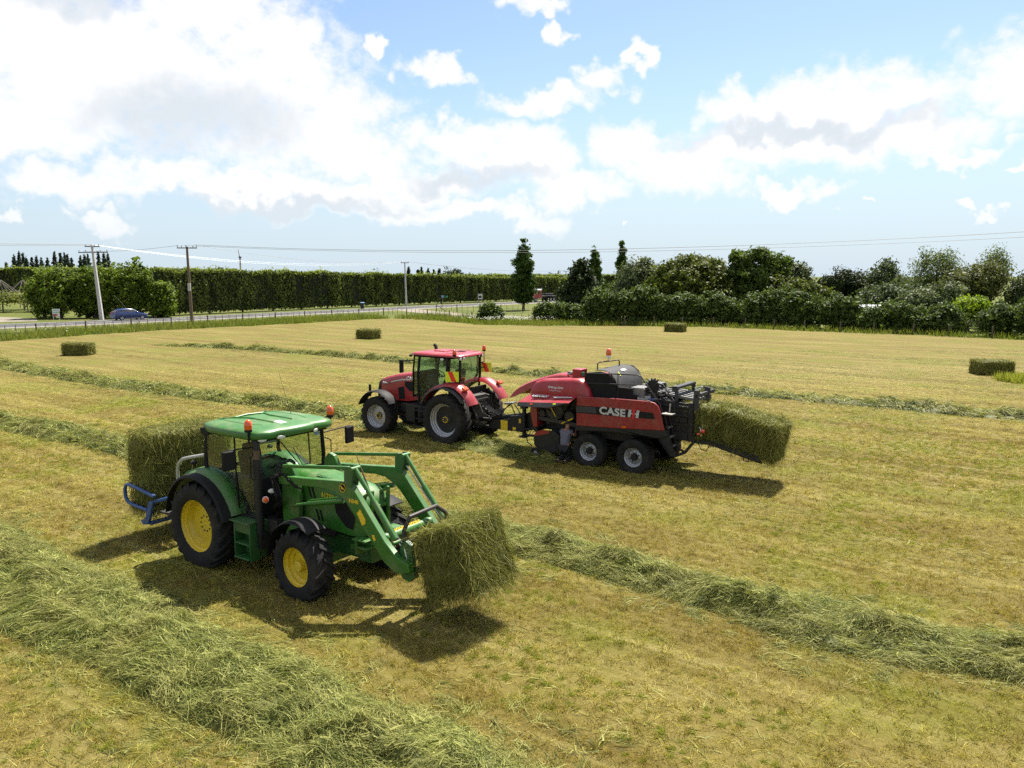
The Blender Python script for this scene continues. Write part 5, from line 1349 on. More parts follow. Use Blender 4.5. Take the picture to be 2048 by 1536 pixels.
MB().tube([(4.1, 0.5, 1.2), (4.1, 0.5, 1.65)], 0.05, 8).build('front_lamp_post', 'black_metal', RD)
# steps, rails
MB().box((1.15, 1.0, 1.0), (0.5, 0.2, 0.03)).box((1.15, 1.02, 0.72), (0.5, 0.22, 0.03)).box((1.15, 1.02, 0.45), (0.5, 0.22, 0.03)).box((0.9, 1.0, 0.75), (0.03, 0.2, 0.65)).box((1.4, 1.0, 0.75), (0.03, 0.2, 0.65)).build('cab_step', 'black_metal', RD, bevel=0.006)
# rear linkage and hoses
rl = MB()
for s in (-1, 1):
    rl.bar((-0.4, s * 0.42, 0.62), (-1.15, s * 0.46, 0.70), 0.06, 0.10); rl.tube([(-0.5, s * 0.44, 1.55), (-0.95, s * 0.45, 0.75)], 0.035, 8); rl.tube([(-0.45, s * 0.25, 1.45), (-0.62, s * 0.25, 0.9)], 0.06, 10); rl.bar((-0.35, s * 0.44, 1.6), (-0.75, s * 0.44, 1.5), 0.06, 0.1)
rl.tube([(-0.5, 0, 1.35), (-1.1, 0, 1.0)], 0.04, 8); rl.box((-0.55, 0, 1.2), (0.35, 0.7, 0.8)); rl.box((-0.9, 0, 0.52), (0.9, 0.14, 0.08)); rl.box((-1.28, 0, 0.58), (0.18, 0.16, 0.2)); rl.tube([(-0.6, 0, 0.75), (-1.5, 0, 0.78)], 0.06, 10)
for i in range(6): rl.box((-0.76, -0.32 + 0.13 * i, 1.42), (0.08, 0.06, 0.12))
rl.build('rear_linkage', 'grime_metal', RD, bevel=0.008)
hr = np.random.default_rng(9); ho = MB()
for i in range(7):
    y = -0.3 + 0.1 * i
    ho.tube([(-0.78, y, 1.45), (-0.95, y * 0.9, 1.42 + 0.1 * hr.random()), (-1.15, y * 0.6, 1.1 - 0.3 * hr.random()), (-1.4, y * 0.5, 0.9 + 0.1 * hr.random()), (-1.7, y * 0.4, 1.0)], 0.014, 6)
ho.build('hydraulic_hoses', 'black_plastic', RD)
MB().tube([(-0.8, 0.45, 1.55), (-0.98, 0.42, 1.35), (-1.02, 0.3, 1.05), (-1.2, 0.1, 0.88), (-1.5, 0.05, 0.95)], 0.02, 7).build('pale_hose', 'grey_metal', RD)

# ------------------------------------------------------------------ square baler
BL = empty('square_baler', (4.2189, 23.2189, 0), 146, size=1.0)
tag(BL, 'red and black square baler behind the red tractor, bale leaving its chute', 'baler')
for x in (0.02, 1.50):
    for s in (-1, 1): wheel(BL, x, s * 1.02, 0.45, 0.53, 0.46, 0.30, s, 'silver_rim', 'baler', lugs=0)
fr = MB()
fr.box((0.76, 0, 0.62), (2.1, 0.3, 0.22))
for s in (-1, 1): fr.bar((-1.2, s * 0.62, 1.06), (3.6, s * 0.62, 1.10), 0.14, 0.2); fr.bar((0.0, s * 0.55, 0.46), (1.5, s * 0.55, 0.46), 0.16, 0.18)
fr.tube([(0.02, -0.95, 0.45), (0.02, 0.95, 0.45)], 0.09, 10).tube([(1.5, -0.95, 0.45), (1.5, 0.95, 0.45)], 0.09, 10)
fr.build('axle_frame', 'black_metal', BL, bevel=0.01)
SIDE_P = [(1.90, 2.10), (0.6, 2.145), (-0.46, 2.16), (-0.62, 2.13), (-0.74, 2.04), (-0.80, 1.90), (-0.95, 1.36), (0.6, 1.26), (1.90, 1.20)]
for s in (-1, 1):
    p = MB().prism(SIDE_P, s * 1.18, s * 1.25).build('side_panel', 'case_dark_red', BL, bevel=0.02)
    MB().prism([(1.905, 1.82), (0.9, 1.86), (-0.60, 1.84), (-0.66, 1.66), (0.9, 1.62), (1.905, 1.60)], s * 1.25, s * 1.2535).build('panel_stripe', 'black_plastic', p)
    MB().prism([(1.90, 1.80), (1.25, 1.83), (1.20, 1.65), (1.90, 1.62)], s * 1.2545, s * 1.2560).build('panel_flash', 'grey_panel', p)
    MB().prism([(1.92, 1.21), (0.6, 1.265), (-0.96, 1.365), (-1.02, 1.20), (-0.55, 1.06), (-0.95, 0.62), (-1.08, 0.66), (-0.72, 1.10), (0.6, 1.14), (1.95, 1.05)], s * 1.05, s * 1.24).build('wheel_arch', 'black_metal', p, bevel=0.015)
    MB().box((0.30, s * 1.256, 1.33), (0.14, 0.012, 0.05)).build('side_marker', 'orange_lens', p)
    MB().prism([(-0.60, 1.34), (-0.97, 1.36), (-1.25, 0.62), (-1.0, 0.62)], s * 1.02, s * 1.16).build('rear_mudguard', 'black_metal', p, bevel=0.01)
for s in (1,):
    text('maker_lettering', 'CASE', 0.30, 'decal_silver', BL, (1.12, 1.2565, 1.655), (-1, 0, -0.012), (0, 0, 1), bold=0.012, squeeze=1.18)
    # the two-bar emblem after the name
    for i, (xa, mt_) in enumerate(((0.17, 'decal_silver'), (0.045, 'decal_red'), (-0.08, 'decal_silver'))):
        zt, zb = (1.905, 1.615) if i == 1 else (1.865, 1.645)
        MB().prism([(xa + 0.02, zb), (xa - 0.065, zb), (xa - 0.10, zt), (xa - 0.015, zt)], 1.2560, 1.2585 + 0.001 * (i == 1)).build('emblem_bar', mt_, BL)
    MB().prism([(0.11, 1.735), (-0.13, 1.735), (-0.136, 1.775), (0.104, 1.775)], 1.2558, 1.2575).build('emblem_bar', 'decal_silver', BL)
# inner body
bd = MB()
bd.prism([(1.9, 2.06), (-0.4, 2.08), (-0.6, 1.9), (-0.7, 1.15), (1.9, 1.15)], -1.17, 1.17)
bd.prism([(3.5, 2.0), (1.9, 2.05), (1.9, 1.2), (2.6, 1.0), (3.4, 1.25)], -0.75, 0.75)
bd.box((2.2, 0, 0.95), (0.9, 1.5, 0.55)); bd.box((0.76, 0, 0.98), (2.6, 1.7, 0.35)); bd.box((3.0, 0, 1.05), (0.9, 1.4, 0.4))
bd.build('body', 'black_metal', BL, bevel=0.02)
# front hood: two rounded side shells and the beak between
def shell(s):
    secs = []
    for x, zt in ((3.66, 2.06), (3.60, 2.26), (3.46, 2.43), (3.25, 2.50), (2.7, 2.55), (2.1, 2.605), (1.92, 2.60), (1.74, 2.52), (1.60, 2.36), (1.50, 2.14)):
        secs.append([(x, s * 1.13, 2.04), (x, s * 1.13, max(2.05, zt - 0.16)), (x, s * 1.09, max(2.055, zt - 0.06)), (x, s * 1.0, max(2.06, zt - 0.005)), (x, s * 0.82, max(2.06, zt)), (x, s * 0.62, max(2.06, zt - 0.01)), (x, s * 0.62, 2.04)])
    return MB().loft(secs)
for s in (-1, 1): shell(s).build('front_hood', 'case_red', BL, angle=50)
bk = MB(); secs = []
for x, zt, dz in ((2.2, 2.62, 0.10), (2.9, 2.63, 0.12), (3.3, 2.55, 0.16), (3.7, 2.44, 0.22), (4.1, 2.30, 0.26), (4.45, 2.12, 0.26), (4.68, 1.95, 0.20), (4.80, 1.80, 0.08)):
    secs.append([(x, -0.55, zt - dz), (x, -0.53, zt - 0.05), (x, -0.44, zt), (x, 0, zt + 0.02), (x, 0.44, zt), (x, 0.53, zt - 0.05), (x, 0.55, zt - dz), (x, 0.50, zt - dz), (x, 0.42, zt - 0.06), (x, 0, zt - 0.03), (x, -0.42, zt - 0.06), (x, -0.50, zt - dz)])
bk.loft(secs); bk.build('front_beak', 'case_red', BL, angle=50)
text('dealer_lettering', 'Gilltrap Agri', 0.10, 'decal_white', BL, (2.98, 1.134, 2.26), (-1, 0, 0), (0, 0, 1), shear=0.2, bold=0.002)
text('dealer_lettering', 'www.gilltrap.co.nz', 0.052, 'decal_white', BL, (2.93, 1.134, 2.18), (-1, 0, 0), (0, 0, 1))
# open side flap
FH = [(3.48, 1.15, 2.06), (1.94, 1.15, 2.11)]
flap = MB().panel([(3.56, 1.15, 2.06), (1.92, 1.15, 2.10), (1.98, 1.58, 1.93), (3.80, 1.58, 1.80)], 0.03).build('side_flap', 'case_red', BL, bevel=0.006)
MB().panel([(3.80, 1.582, 1.80), (2.02, 1.582, 1.93), (2.65, 1.68, 1.74), (3.78, 1.66, 1.69)], 0.028).build('flap_edge', 'grey_panel', flap, bevel=0.006)
MB().panel([(2.68, 1.345, 2.03), (2.02, 1.28, 2.065), (2.02, 1.33, 2.045), (2.58, 1.395, 2.012)], -0.012).build('flap_stripe', 'decal_silver', flap, smooth=False)
text('model_lettering', 'LBX431', 0.17, 'decal_silver', flap, (3.42, 1.375, 1.990), (-1, 0, 0.022), (0, -0.93, 0.36), shear=0.25, bold=0.004, extrude=0.012, squeeze=1.0)
MB().panel([(3.32, 1.620, 1.800), (3.22, 1.620, 1.806), (3.22, 1.645, 1.778), (3.32, 1.645, 1.772)], -0.01).build('flap_reflector', 'orange_lens', flap, smooth=False)
MB().panel([(2.50, 1.610, 1.880), (2.40, 1.610, 1.888), (2.40, 1.640, 1.850), (2.50, 1.640, 1.840)], -0.01).build('flap_sticker', 'hi_vis', flap, smooth=False)
MB().panel([(3.56, -1.15, 2.04), (1.92, -1.15, 2.10), (1.95, -1.20, 1.30), (3.5, -1.20, 1.30)], 0.03).build('closed_flap', 'case_red', BL, bevel=0.006)
MB().tube([(2.35, 1.1, 1.45), (2.55, 1.55, 1.92)], 0.012, 6).tube([(3.3, 1.1, 1.4), (3.4, 1.5, 1.85)], 0.012, 6).build('gas_strut', 'steel', BL)
# works under the flap
wk = MB(); wr = np.random.default_rng(21)
wk.lathe([(0, 0.06), (0.30, 0.06), (0.32, 0.03), (0.32, -0.03), (0, -0.03)], (2.85, 0.90, 1.55), n=28); wk.lathe([(0, 0.06), (0.16, 0.06), (0.17, -0.03)], (2.30, 0.92, 1.40), n=20); wk.lathe([(0, 0.05), (0.11, 0.05), (0.12, -0.03)], (3.30, 0.92, 1.40), n=18)
wk.bar((2.0, 0.95, 1.15), (3.5, 0.95, 1.25), 0.06, 0.12); wk.bar((2.1, 0.9, 1.95), (3.4, 0.9, 1.95), 0.05, 0.08)
for i in range(9):
    a = wr.random(3); b_ = wr.random(3)
    wk.tube([(2.0 + 1.4 * a[0], 0.8 + 0.25 * a[1], 1.1 + 0.9 * a[2]), (2.0 + 1.4 * b_[0], 0.8 + 0.25 * b_[1], 1.1 + 0.9 * b_[2])], 0.018, 6)
for i in range(10): wk.box((2.0 + 1.4 * wr.random(), 0.85, 1.15 + 0.8 * wr.random()), (0.08 + 0.16 * wr.random(), 0.12, 0.06 + 0.18 * wr.random()))
wk.build('drive_gear', 'grime_metal', BL, bevel=0.006)
MB().tube([(2.15, 1.0, 1.36), (2.55, 1.02, 1.16)], 0.022, 6).tube([(3.1, 1.0, 1.85), (2.75, 1.02, 1.35)], 0.016, 6).build('yellow_lever', 'decal_yellow', BL)
MB().prism([(3.44, 1.95), (3.62, 1.92), (3.70, 1.45), (3.58, 0.95), (3.42, 0.95)], 0.55, 1.05).build('front_guard', 'case_dark_red', BL, bevel=0.02)
MB().prism([(3.44, 1.85), (3.62, 1.80), (3.66, 1.45), (3.56, 1.02), (3.46, 1.02)], -0.86, -0.70).build('front_guard', 'case_dark_red', BL, bevel=0.02)
# red box with lamp on the hood
MB().box((2.20, 0.52, 2.72), (0.30, 0.42, 0.26)).build('twine_lamp_box', 'case_red', BL, bevel=0.015)
MB().box((2.04, 0.60, 2.70), (0.03, 0.14, 0.12)).build('box_decal', 'sign_green', BL)
MB().tube([(2.65, 0.5, 2.62), (2.45, 0.5, 2.70), (2.3, 0.45, 2.66)], 0.03, 7).box((2.5, 0.35, 2.66), (0.18, 0.12, 0.10)).box((2.7, 0.2, 2.66), (0.2, 0.1, 0.08)).build('hood_fitting', 'grey_metal', BL, bevel=0.008)
# black twine box and curved grey cover
dk = MB(); dk.prism([(1.78, 2.06), (1.80, 2.62), (1.74, 2.80), (1.30, 2.86), (1.02, 2.82), (0.84, 2.70), (0.74, 2.50), (0.68, 2.08)], 0.86, 0.95).prism([(1.78, 2.06), (1.80, 2.62), (1.74, 2.80), (1.30, 2.92), (1.02, 2.90), (0.84, 2.76), (0.74, 2.50), (0.68, 2.08)], -0.86, -0.80)
dk.box((1.25, 0, 2.30), (0.95, 1.66, 0.45)); dk.prism([(0.68, 2.10), (0.68, 2.44), (0.22, 2.44), (0.22, 2.26), (0.06, 2.26), (0.06, 2.10)], 0.88, 0.94)
dk.build('twine_box', 'black_plastic', BL, bevel=0.01)
secs = []
for x, z in ((1.46, 2.905), (1.30, 2.915), (1.12, 2.90), (0.98, 2.85), (0.86, 2.76), (0.78, 2.64), (0.73, 2.50), (0.70, 2.36)):
    nx, nz = 0.012, 0.012
    secs.append([(x, 0.90, z), (x, -0.86, z), (x - nx, -0.86, z - nz - 0.01), (x - nx, 0.90, z - nz - 0.01)])
cv = MB().loft(secs).build('curved_cover', 'grey_panel', BL, angle=50)
MB().panel([(1.00, -0.15, 2.868), (0.93, -0.15, 2.825), (0.93, 0.15, 2.825), (1.00, 0.15, 2.868)], -0.01).build('cover_label', 'decal_white', cv, smooth=False)
MB().panel([(0.93, 0.42, 2.825), (0.82, 0.46, 2.715), (0.82, 0.50, 2.715), (0.93, 0.46, 2.825)], -0.012).build('cover_mark', 'hi_vis', cv, smooth=False)
MB().tube([(1.62, 0.45, 2.82), (1.62, 0.45, 3.04), (1.58, 0.40, 3.08), (1.32, -0.35, 3.10), (1.30, -0.40, 3.06), (1.30, -0.40, 2.86)], 0.022, 8).build('beacon_hoop', 'rusty_steel', BL)
beacon(BL, 1.46, 0.03, 3.22, 1.55, white_base=True, pole=0.14)
# hand rails
MB().tube([(1.66, 1.06, 2.80), (0.8, 1.06, 2.84), (0.02, 1.06, 2.87), (-0.12, 1.06, 2.83), (-0.72, 1.06, 2.06), (-0.80, 1.06, 1.80)], 0.020, 8).tube([(1.66, 1.06, 2.50), (0.5, 1.06, 2.55), (-0.30, 1.06, 2.60)], 0.016, 8).tube([(0.62, 1.06, 2.10), (0.62, 1.06, 2.84)], 0.014, 6).build('hand_rail', 'black_metal', BL)
MB().tube([(-0.30, 0.78, 2.10), (-0.40, 0.78, 2.55), (-0.52, 0.78, 2.64), (-0.68, 0.78, 2.60), (-1.02, 0.80, 2.15), (-1.08, 0.82, 1.80)], 0.018, 8).build('hand_rail', 'black_metal', BL)
# knotter deck
kd = MB()
for i in range(6): kd.box((0.28 - 0.07 * i, 0, 2.44), (0.05, 1.66, 0.03))
kd.box((0.10, 0.80, 2.30), (0.45, 0.05, 0.26)); kd.box((0.10, -0.80, 2.30), (0.45, 0.05, 0.26))
kd.build('walkway_slats', 'grey_metal', BL, bevel=0.004)
kn = MB(); kr = np.random.default_rng(31)
for i in range(26): kn.box((-0.05 - 0.6 * kr.random(), -0.7 + 1.5 * kr.random(), 2.12 + 0.22 * kr.random()), (0.06 + 0.1 * kr.random(), 0.06 + 0.1 * kr.random(), 0.05 + 0.14 * kr.random()), rot=(20 * kr.random(), 20 * kr.random(), 90 * kr.random()))
for i in range(8): kn.tube([(0.1, -0.7 + 0.2 * i, 2.2), (-0.7, -0.7 + 0.2 * i, 2.25 + 0.1 * kr.random())], 0.014, 6)
kn.build('knotters', 'grime_metal', BL, bevel=0.004)
MB().box((-0.42, 0.95, 2.17), (0.12, 0.08, 0.05), rot=(0, 20, 30)).build('blue_rag', 'carrier_blue', BL)
# metering star wheel
star = [];
for i in range(28):
    q = 0.235 if i % 2 == 0 else 0.165; a = 2 * math.pi * i / 28
    star += [(-0.30 + q * math.cos(a), 2.52 + q * math.sin(a))]
MB().prism(star, 0.56, 0.66).box((-0.30, 0.61, 2.30), (0.08, 0.05, 0.4)).build('star_wheel', 'black_metal', BL)
# bale chamber
cb = MB(); cb.prism([(-0.4, 2.16), (-1.58, 2.09), (-1.60, 1.10), (-0.4, 1.05)], 0.60, 0.66).prism([(-0.4, 2.16), (-1.58, 2.09), (-1.60, 1.10), (-0.4, 1.05)], -0.66, -0.60)
for z in (1.22, 1.48, 1.74, 1.98): cb.bar((-0.5, 0.69, z + 0.03), (-1.56, 0.69, z), 0.06, 0.07); cb.bar((-0.5, -0.69, z + 0.03), (-1.56, -0.69, z), 0.06, 0.07)
cb.bar((-1.52, 0.70, 1.02), (-1.52, 0.70, 2.14), 0.12, 0.10); cb.bar((-1.52, -0.70, 1.02), (-1.52, -0.70, 2.14), 0.12, 0.10); cb.bar((-1.56, 0, 1.04), (-0.4, 0, 1.02), 1.3, 0.05)
cb.box((-1.30, 0.74, 1.62), (0.22, 0.03, 0.14)); cb.box((-1.2, 0.70, 1.15), (0.5, 0.16, 0.2))
cb.build('bale_chamber', 'black_metal', BL, bevel=0.008)
tr = MB()
for i in range(5): tr.bar((-0.35, -0.5 + 0.25 * i, 2.32), (-1.66, -0.5 + 0.25 * i, 2.20), 0.06, 0.08)
tr.build('chamber_rail', 'grey_metal', BL, bevel=0.008)
ab = MB(); ab.prism([(-0.92, 2.52), (-1.04, 2.58), (-1.10, 2.54), (-1.10, 2.14), (-1.02, 2.14), (-1.0, 2.42), (-0.92, 2.44)], 0.64, 0.70).prism([(-0.92, 2.52), (-1.04, 2.58), (-1.10, 2.54), (-1.10, 2.14), (-1.02, 2.14), (-1.0, 2.42), (-0.92, 2.44)], -0.70, -0.64)
ab.box((-1.02, 0, 2.53), (0.18, 1.4, 0.07)); ab.bar((-1.62, 0.66, 1.9), (-1.66, 0.66, 2.50), 0.08, 0.16); ab.bar((-1.62, -0.2, 2.1), (-1.66, -0.2, 2.50), 0.08, 0.16); ab.bar((-1.66, 0.7, 2.34), (-1.66, -0.7, 2.34), 0.08, 0.10)
ab.build('tension_frame', 'grey_panel', BL, bevel=0.008)
MB().tube([(-1.66, 0.66, 2.44), (-1.74, 0.66, 2.56)], 0.035, 8).tube([(-1.66, 0.45, 2.44), (-1.72, 0.45, 2.60)], 0.035, 8).tube([(-1.60, 0.55, 2.42), (-1.56, 0.55, 2.58)], 0.035, 8).tube([(-1.62, 0.68, 1.85), (-1.64, 0.68, 2.08)], 0.02, 8).build('tension_bolt', 'steel', BL)
# ladder
ld = MB()
for y in (0.78, 1.08): ld.tube([(-0.86, y, 1.86), (-1.18, y, 0.64)], 0.020, 8)
ld.build('ladder', 'black_metal', BL)
for z, x in ((1.80, -0.875), (1.42, -0.975), (1.16, -1.045), (0.90, -1.11)): MB().box((x, 0.93, z), (0.10, 0.30, 0.025)).build('ladder_rung', 'grey_metal', BL, bevel=0.004)
MB().tube([(-0.75, 0.95, 0.66), (-1.12, 0.95, 0.58), (-1.40, 0.80, 0.70), (-1.60, 0.72, 0.98), (-1.58, 0.70, 1.2)], 0.045, 8).tube([(-1.10, 0.72, 1.0), (-1.25, 0.85, 0.80), (-1.40, 0.85, 0.74)], 0.035, 8).ball((-0.80, 1.0, 0.70), 0.07).build('ladder_frame', 'black_metal', BL)
MB().box((-1.02, 1.15, 1.84), (0.32, 0.24, 0.03)).tube([(-0.98, 0.98, 1.86), (-1.0, 0.98, 2.10)], 0.02, 6).build('ladder_platform', 'concrete_edge', BL)
# drop chute
cu = MB(); cu.add([(-1.58, 0.66, 1.02), (-1.58, -0.66, 1.02), (-2.1, -0.66, 1.04), (-2.1, 0.66, 1.04), (-3.50, -0.60, 0.72), (-3.50, 0.60, 0.72)], [(0, 1, 2, 3), (3, 2, 4, 5)])
cu.build('chute_floor', 'black_metal', BL, solid=0.05, smooth=False)
cs = MB()
for s in (-1, 1): cs.prism([(-1.58, 1.05), (-2.1, 1.10), (-3.05, 0.90), (-3.46, 0.82), (-3.56, 0.64), (-3.40, 0.66), (-2.1, 0.98), (-1.58, 0.98)], s * 0.62, s * 0.68)
cs.tube([(-3.05, 0.66, 0.76), (-3.05, 0.66, 0.66), (-3.18, 0.66, 0.64), (-3.18, 0.66, 0.74)], 0.016, 6)
cs.build('chute_side', 'black_metal', BL, bevel=0.006)
MB().tube([(-1.75, 0.70, 1.02), (-1.85, 0.72, 0.84), (-2.0, 0.72, 0.80), (-2.10, 0.70, 1.0)], 0.014, 6).build('chute_hose', 'black_plastic', BL)
MB().box((-1.82, 0.86, 1.30), (0.10, 0.06, 0.05)).build('tail_lamp', 'orange_lens', BL, bevel=0.01)
MB().tube([(-1.60, 0.72, 1.50), (-1.80, 0.80, 1.50), (-1.88, 0.88, 1.44), (-1.90, 0.92, 1.36)], 0.014, 6).tube([(-1.96, 0.95, 1.40), (-1.96, 0.95, 1.62)], 0.010, 6).bar((-1.6, 0.7, 1.28), (-1.9, 0.9, 1.28), 0.05, 0.06).build('lamp_arm', 'steel', BL)
MB().lathe([(0, 0.05), (0.045, 0.05), (0.05, 0.0), (0.045, -0.05), (0, -0.05)], (-1.97, 0.95, 1.40), n=14, axis='x').build('rear_reflector', 'red_lens', BL)
# draw bar
db = MB(); db.prism([(3.4, 1.50), (3.75, 1.45), (4.55, 1.10), (5.05, 1.02), (5.10, 0.55), (4.5, 0.52), (3.6, 0.85), (3.4, 0.9)], -0.20, 0.22)
db.prism([(5.0, 0.92), (5.62, 0.84), (5.95, 0.66), (5.95, 0.52), (5.0, 0.50)], -0.14, 0.16); db.tube([(4.38, 0.32, 0.42), (4.38, 0.32, 1.38)], 0.07, 10); db.box((4.38, 0.32, 1.40), (0.20, 0.2, 0.08)); db.box((4.38, 0.32, 0.42), (0.24, 0.3, 0.05))
db.tube([(5.0, 0.0, 1.0), (4.6, 0, 1.08), (5.9, 0, 0.85)], 0.07, 10); db.tube([(4.40, 0.45, 0.66), (3.8, 0.7, 0.80), (3.3, 0.95, 1.02)], 0.04, 8); db.tube([(4.30, 0.4, 0.50), (3.7, 0.9, 0.62), (3.35, 1.05, 0.70)], 0.04, 8)
for i in range(6): db.tube([(4.05 - 0.12 * i, 0.50, 0.74 + 0.035 * i), (4.0 - 0.12 * i, 0.85, 0.58 + 0.02 * i)], 0.012, 6)
db.tube([(4.25, 0.4, 0.48), (4.1, 0.55, 0.30), (3.9, 0.6, 0.22)], 0.02, 6)
db.build('drawbar', 'black_metal', BL, bevel=0.012)
MB().box((5.30, 0.1635, 0.68), (0.28, 0.005, 0.32)).build('warning_sticker', 'decal_yellow', BL)
MB().box((4.62, 0.2235, 0.90), (0.07, 0.005, 0.14)).build('warning_sticker', 'decal_yellow', BL)
MB().box((4.85, 0.2235, 0.62), (0.12, 0.005, 0.09)).build('warning_sticker', 'decal_yellow', BL)
# hose stand with lid
hs = MB(); hs.tube([(4.85, 0.1, 1.0), (5.05, 0.1, 1.38)], 0.02, 6).tube([(4.7, 0.0, 1.05), (4.98, 0.0, 1.40)], 0.02, 6).tube([(4.45, 0.25, 1.40), (4.50, 0.2, 1.50), (4.85, 0.1, 1.46)], 0.012, 6)
hs.build('hose_stand', 'black_metal', BL)
MB().box((5.12, 0.05, 1.44), (0.34, 0.26, 0.06), rot=(0, 8, 0)).build('hose_tray', 'grey_metal', BL, bevel=0.01)
hh = MB()
for i in range(5): hh.tube([(5.1, -0.05 + 0.05 * i, 1.42), (5.5, -0.06 + 0.05 * i, 1.15 - 0.04 * i), (5.9, -0.1 + 0.06 * i, 1.1), (6.3, -0.1 + 0.06 * i, 1.35)], 0.013, 6)
hh.build('hydraulic_hoses', 'black_plastic', BL)
# pickup reel
pk = MB(); pk.tube([(3.05, -1.05, 0.50), (3.05, 1.05, 0.50)], 0.24, 18)
for i in range(24):
    for j in range(3):
        a = 2 * math.pi * (i / 24 + j / 3); y = -1.0 + i * 0.087
        pk.tube([(3.05 + 0.22 * math.cos(a), y, 0.5 + 0.22 * math.sin(a)), (3.05 + 0.40 * math.cos(a - 0.3), y, 0.5 + 0.40 * math.sin(a - 0.3))], 0.008, 4)
pk.box((2.55, 0, 0.85), (0.9, 1.7, 0.12)); pk.tube([(3.45, -1.1, 0.88), (3.45, 1.1, 0.88)], 0.07, 12)
pk.build('pickup_reel', 'black_metal', BL, bevel=0.0)
for s in (-1, 1):
    MB().prism([(3.50, 0.66), (3.42, 0.82), (3.2, 0.90), (2.75, 0.92), (2.55, 0.80), (2.55, 0.30), (2.8, 0.20), (3.3, 0.22), (3.48, 0.40)], s * 1.08, s * 1.14).build('pickup_shield', 'black_metal', BL, bevel=0.02)
    MB().prism([(3.47, 0.69), (3.40, 0.83), (3.2, 0.905), (2.90, 0.925), (2.92, 0.82), (3.3, 0.72)], s * 1.142, s * 1.148).build('pickup_stripe', 'case_dark_red', BL)
    w = empty('gauge_wheel', (3.36, s * 1.22, 0.16), 0, BL, 0.1)
    t = MB(); tyre_verts(t, 0.165, 0.10, 0.09, 0, 1); t.build('tyre', 'rubber', w); MB().lathe([(0.095, 0.045), (0.07, 0.02), (0.03, 0.03), (0, 0.03)], n=20, sgn=s).build('rim', 'silver_rim', w)
    MB().bar((3.36, s * 1.16, 0.17), (2.9, s * 1.12, 0.5), 0.04, 0.05).build('gauge_wheel_arm', 'black_metal', BL)

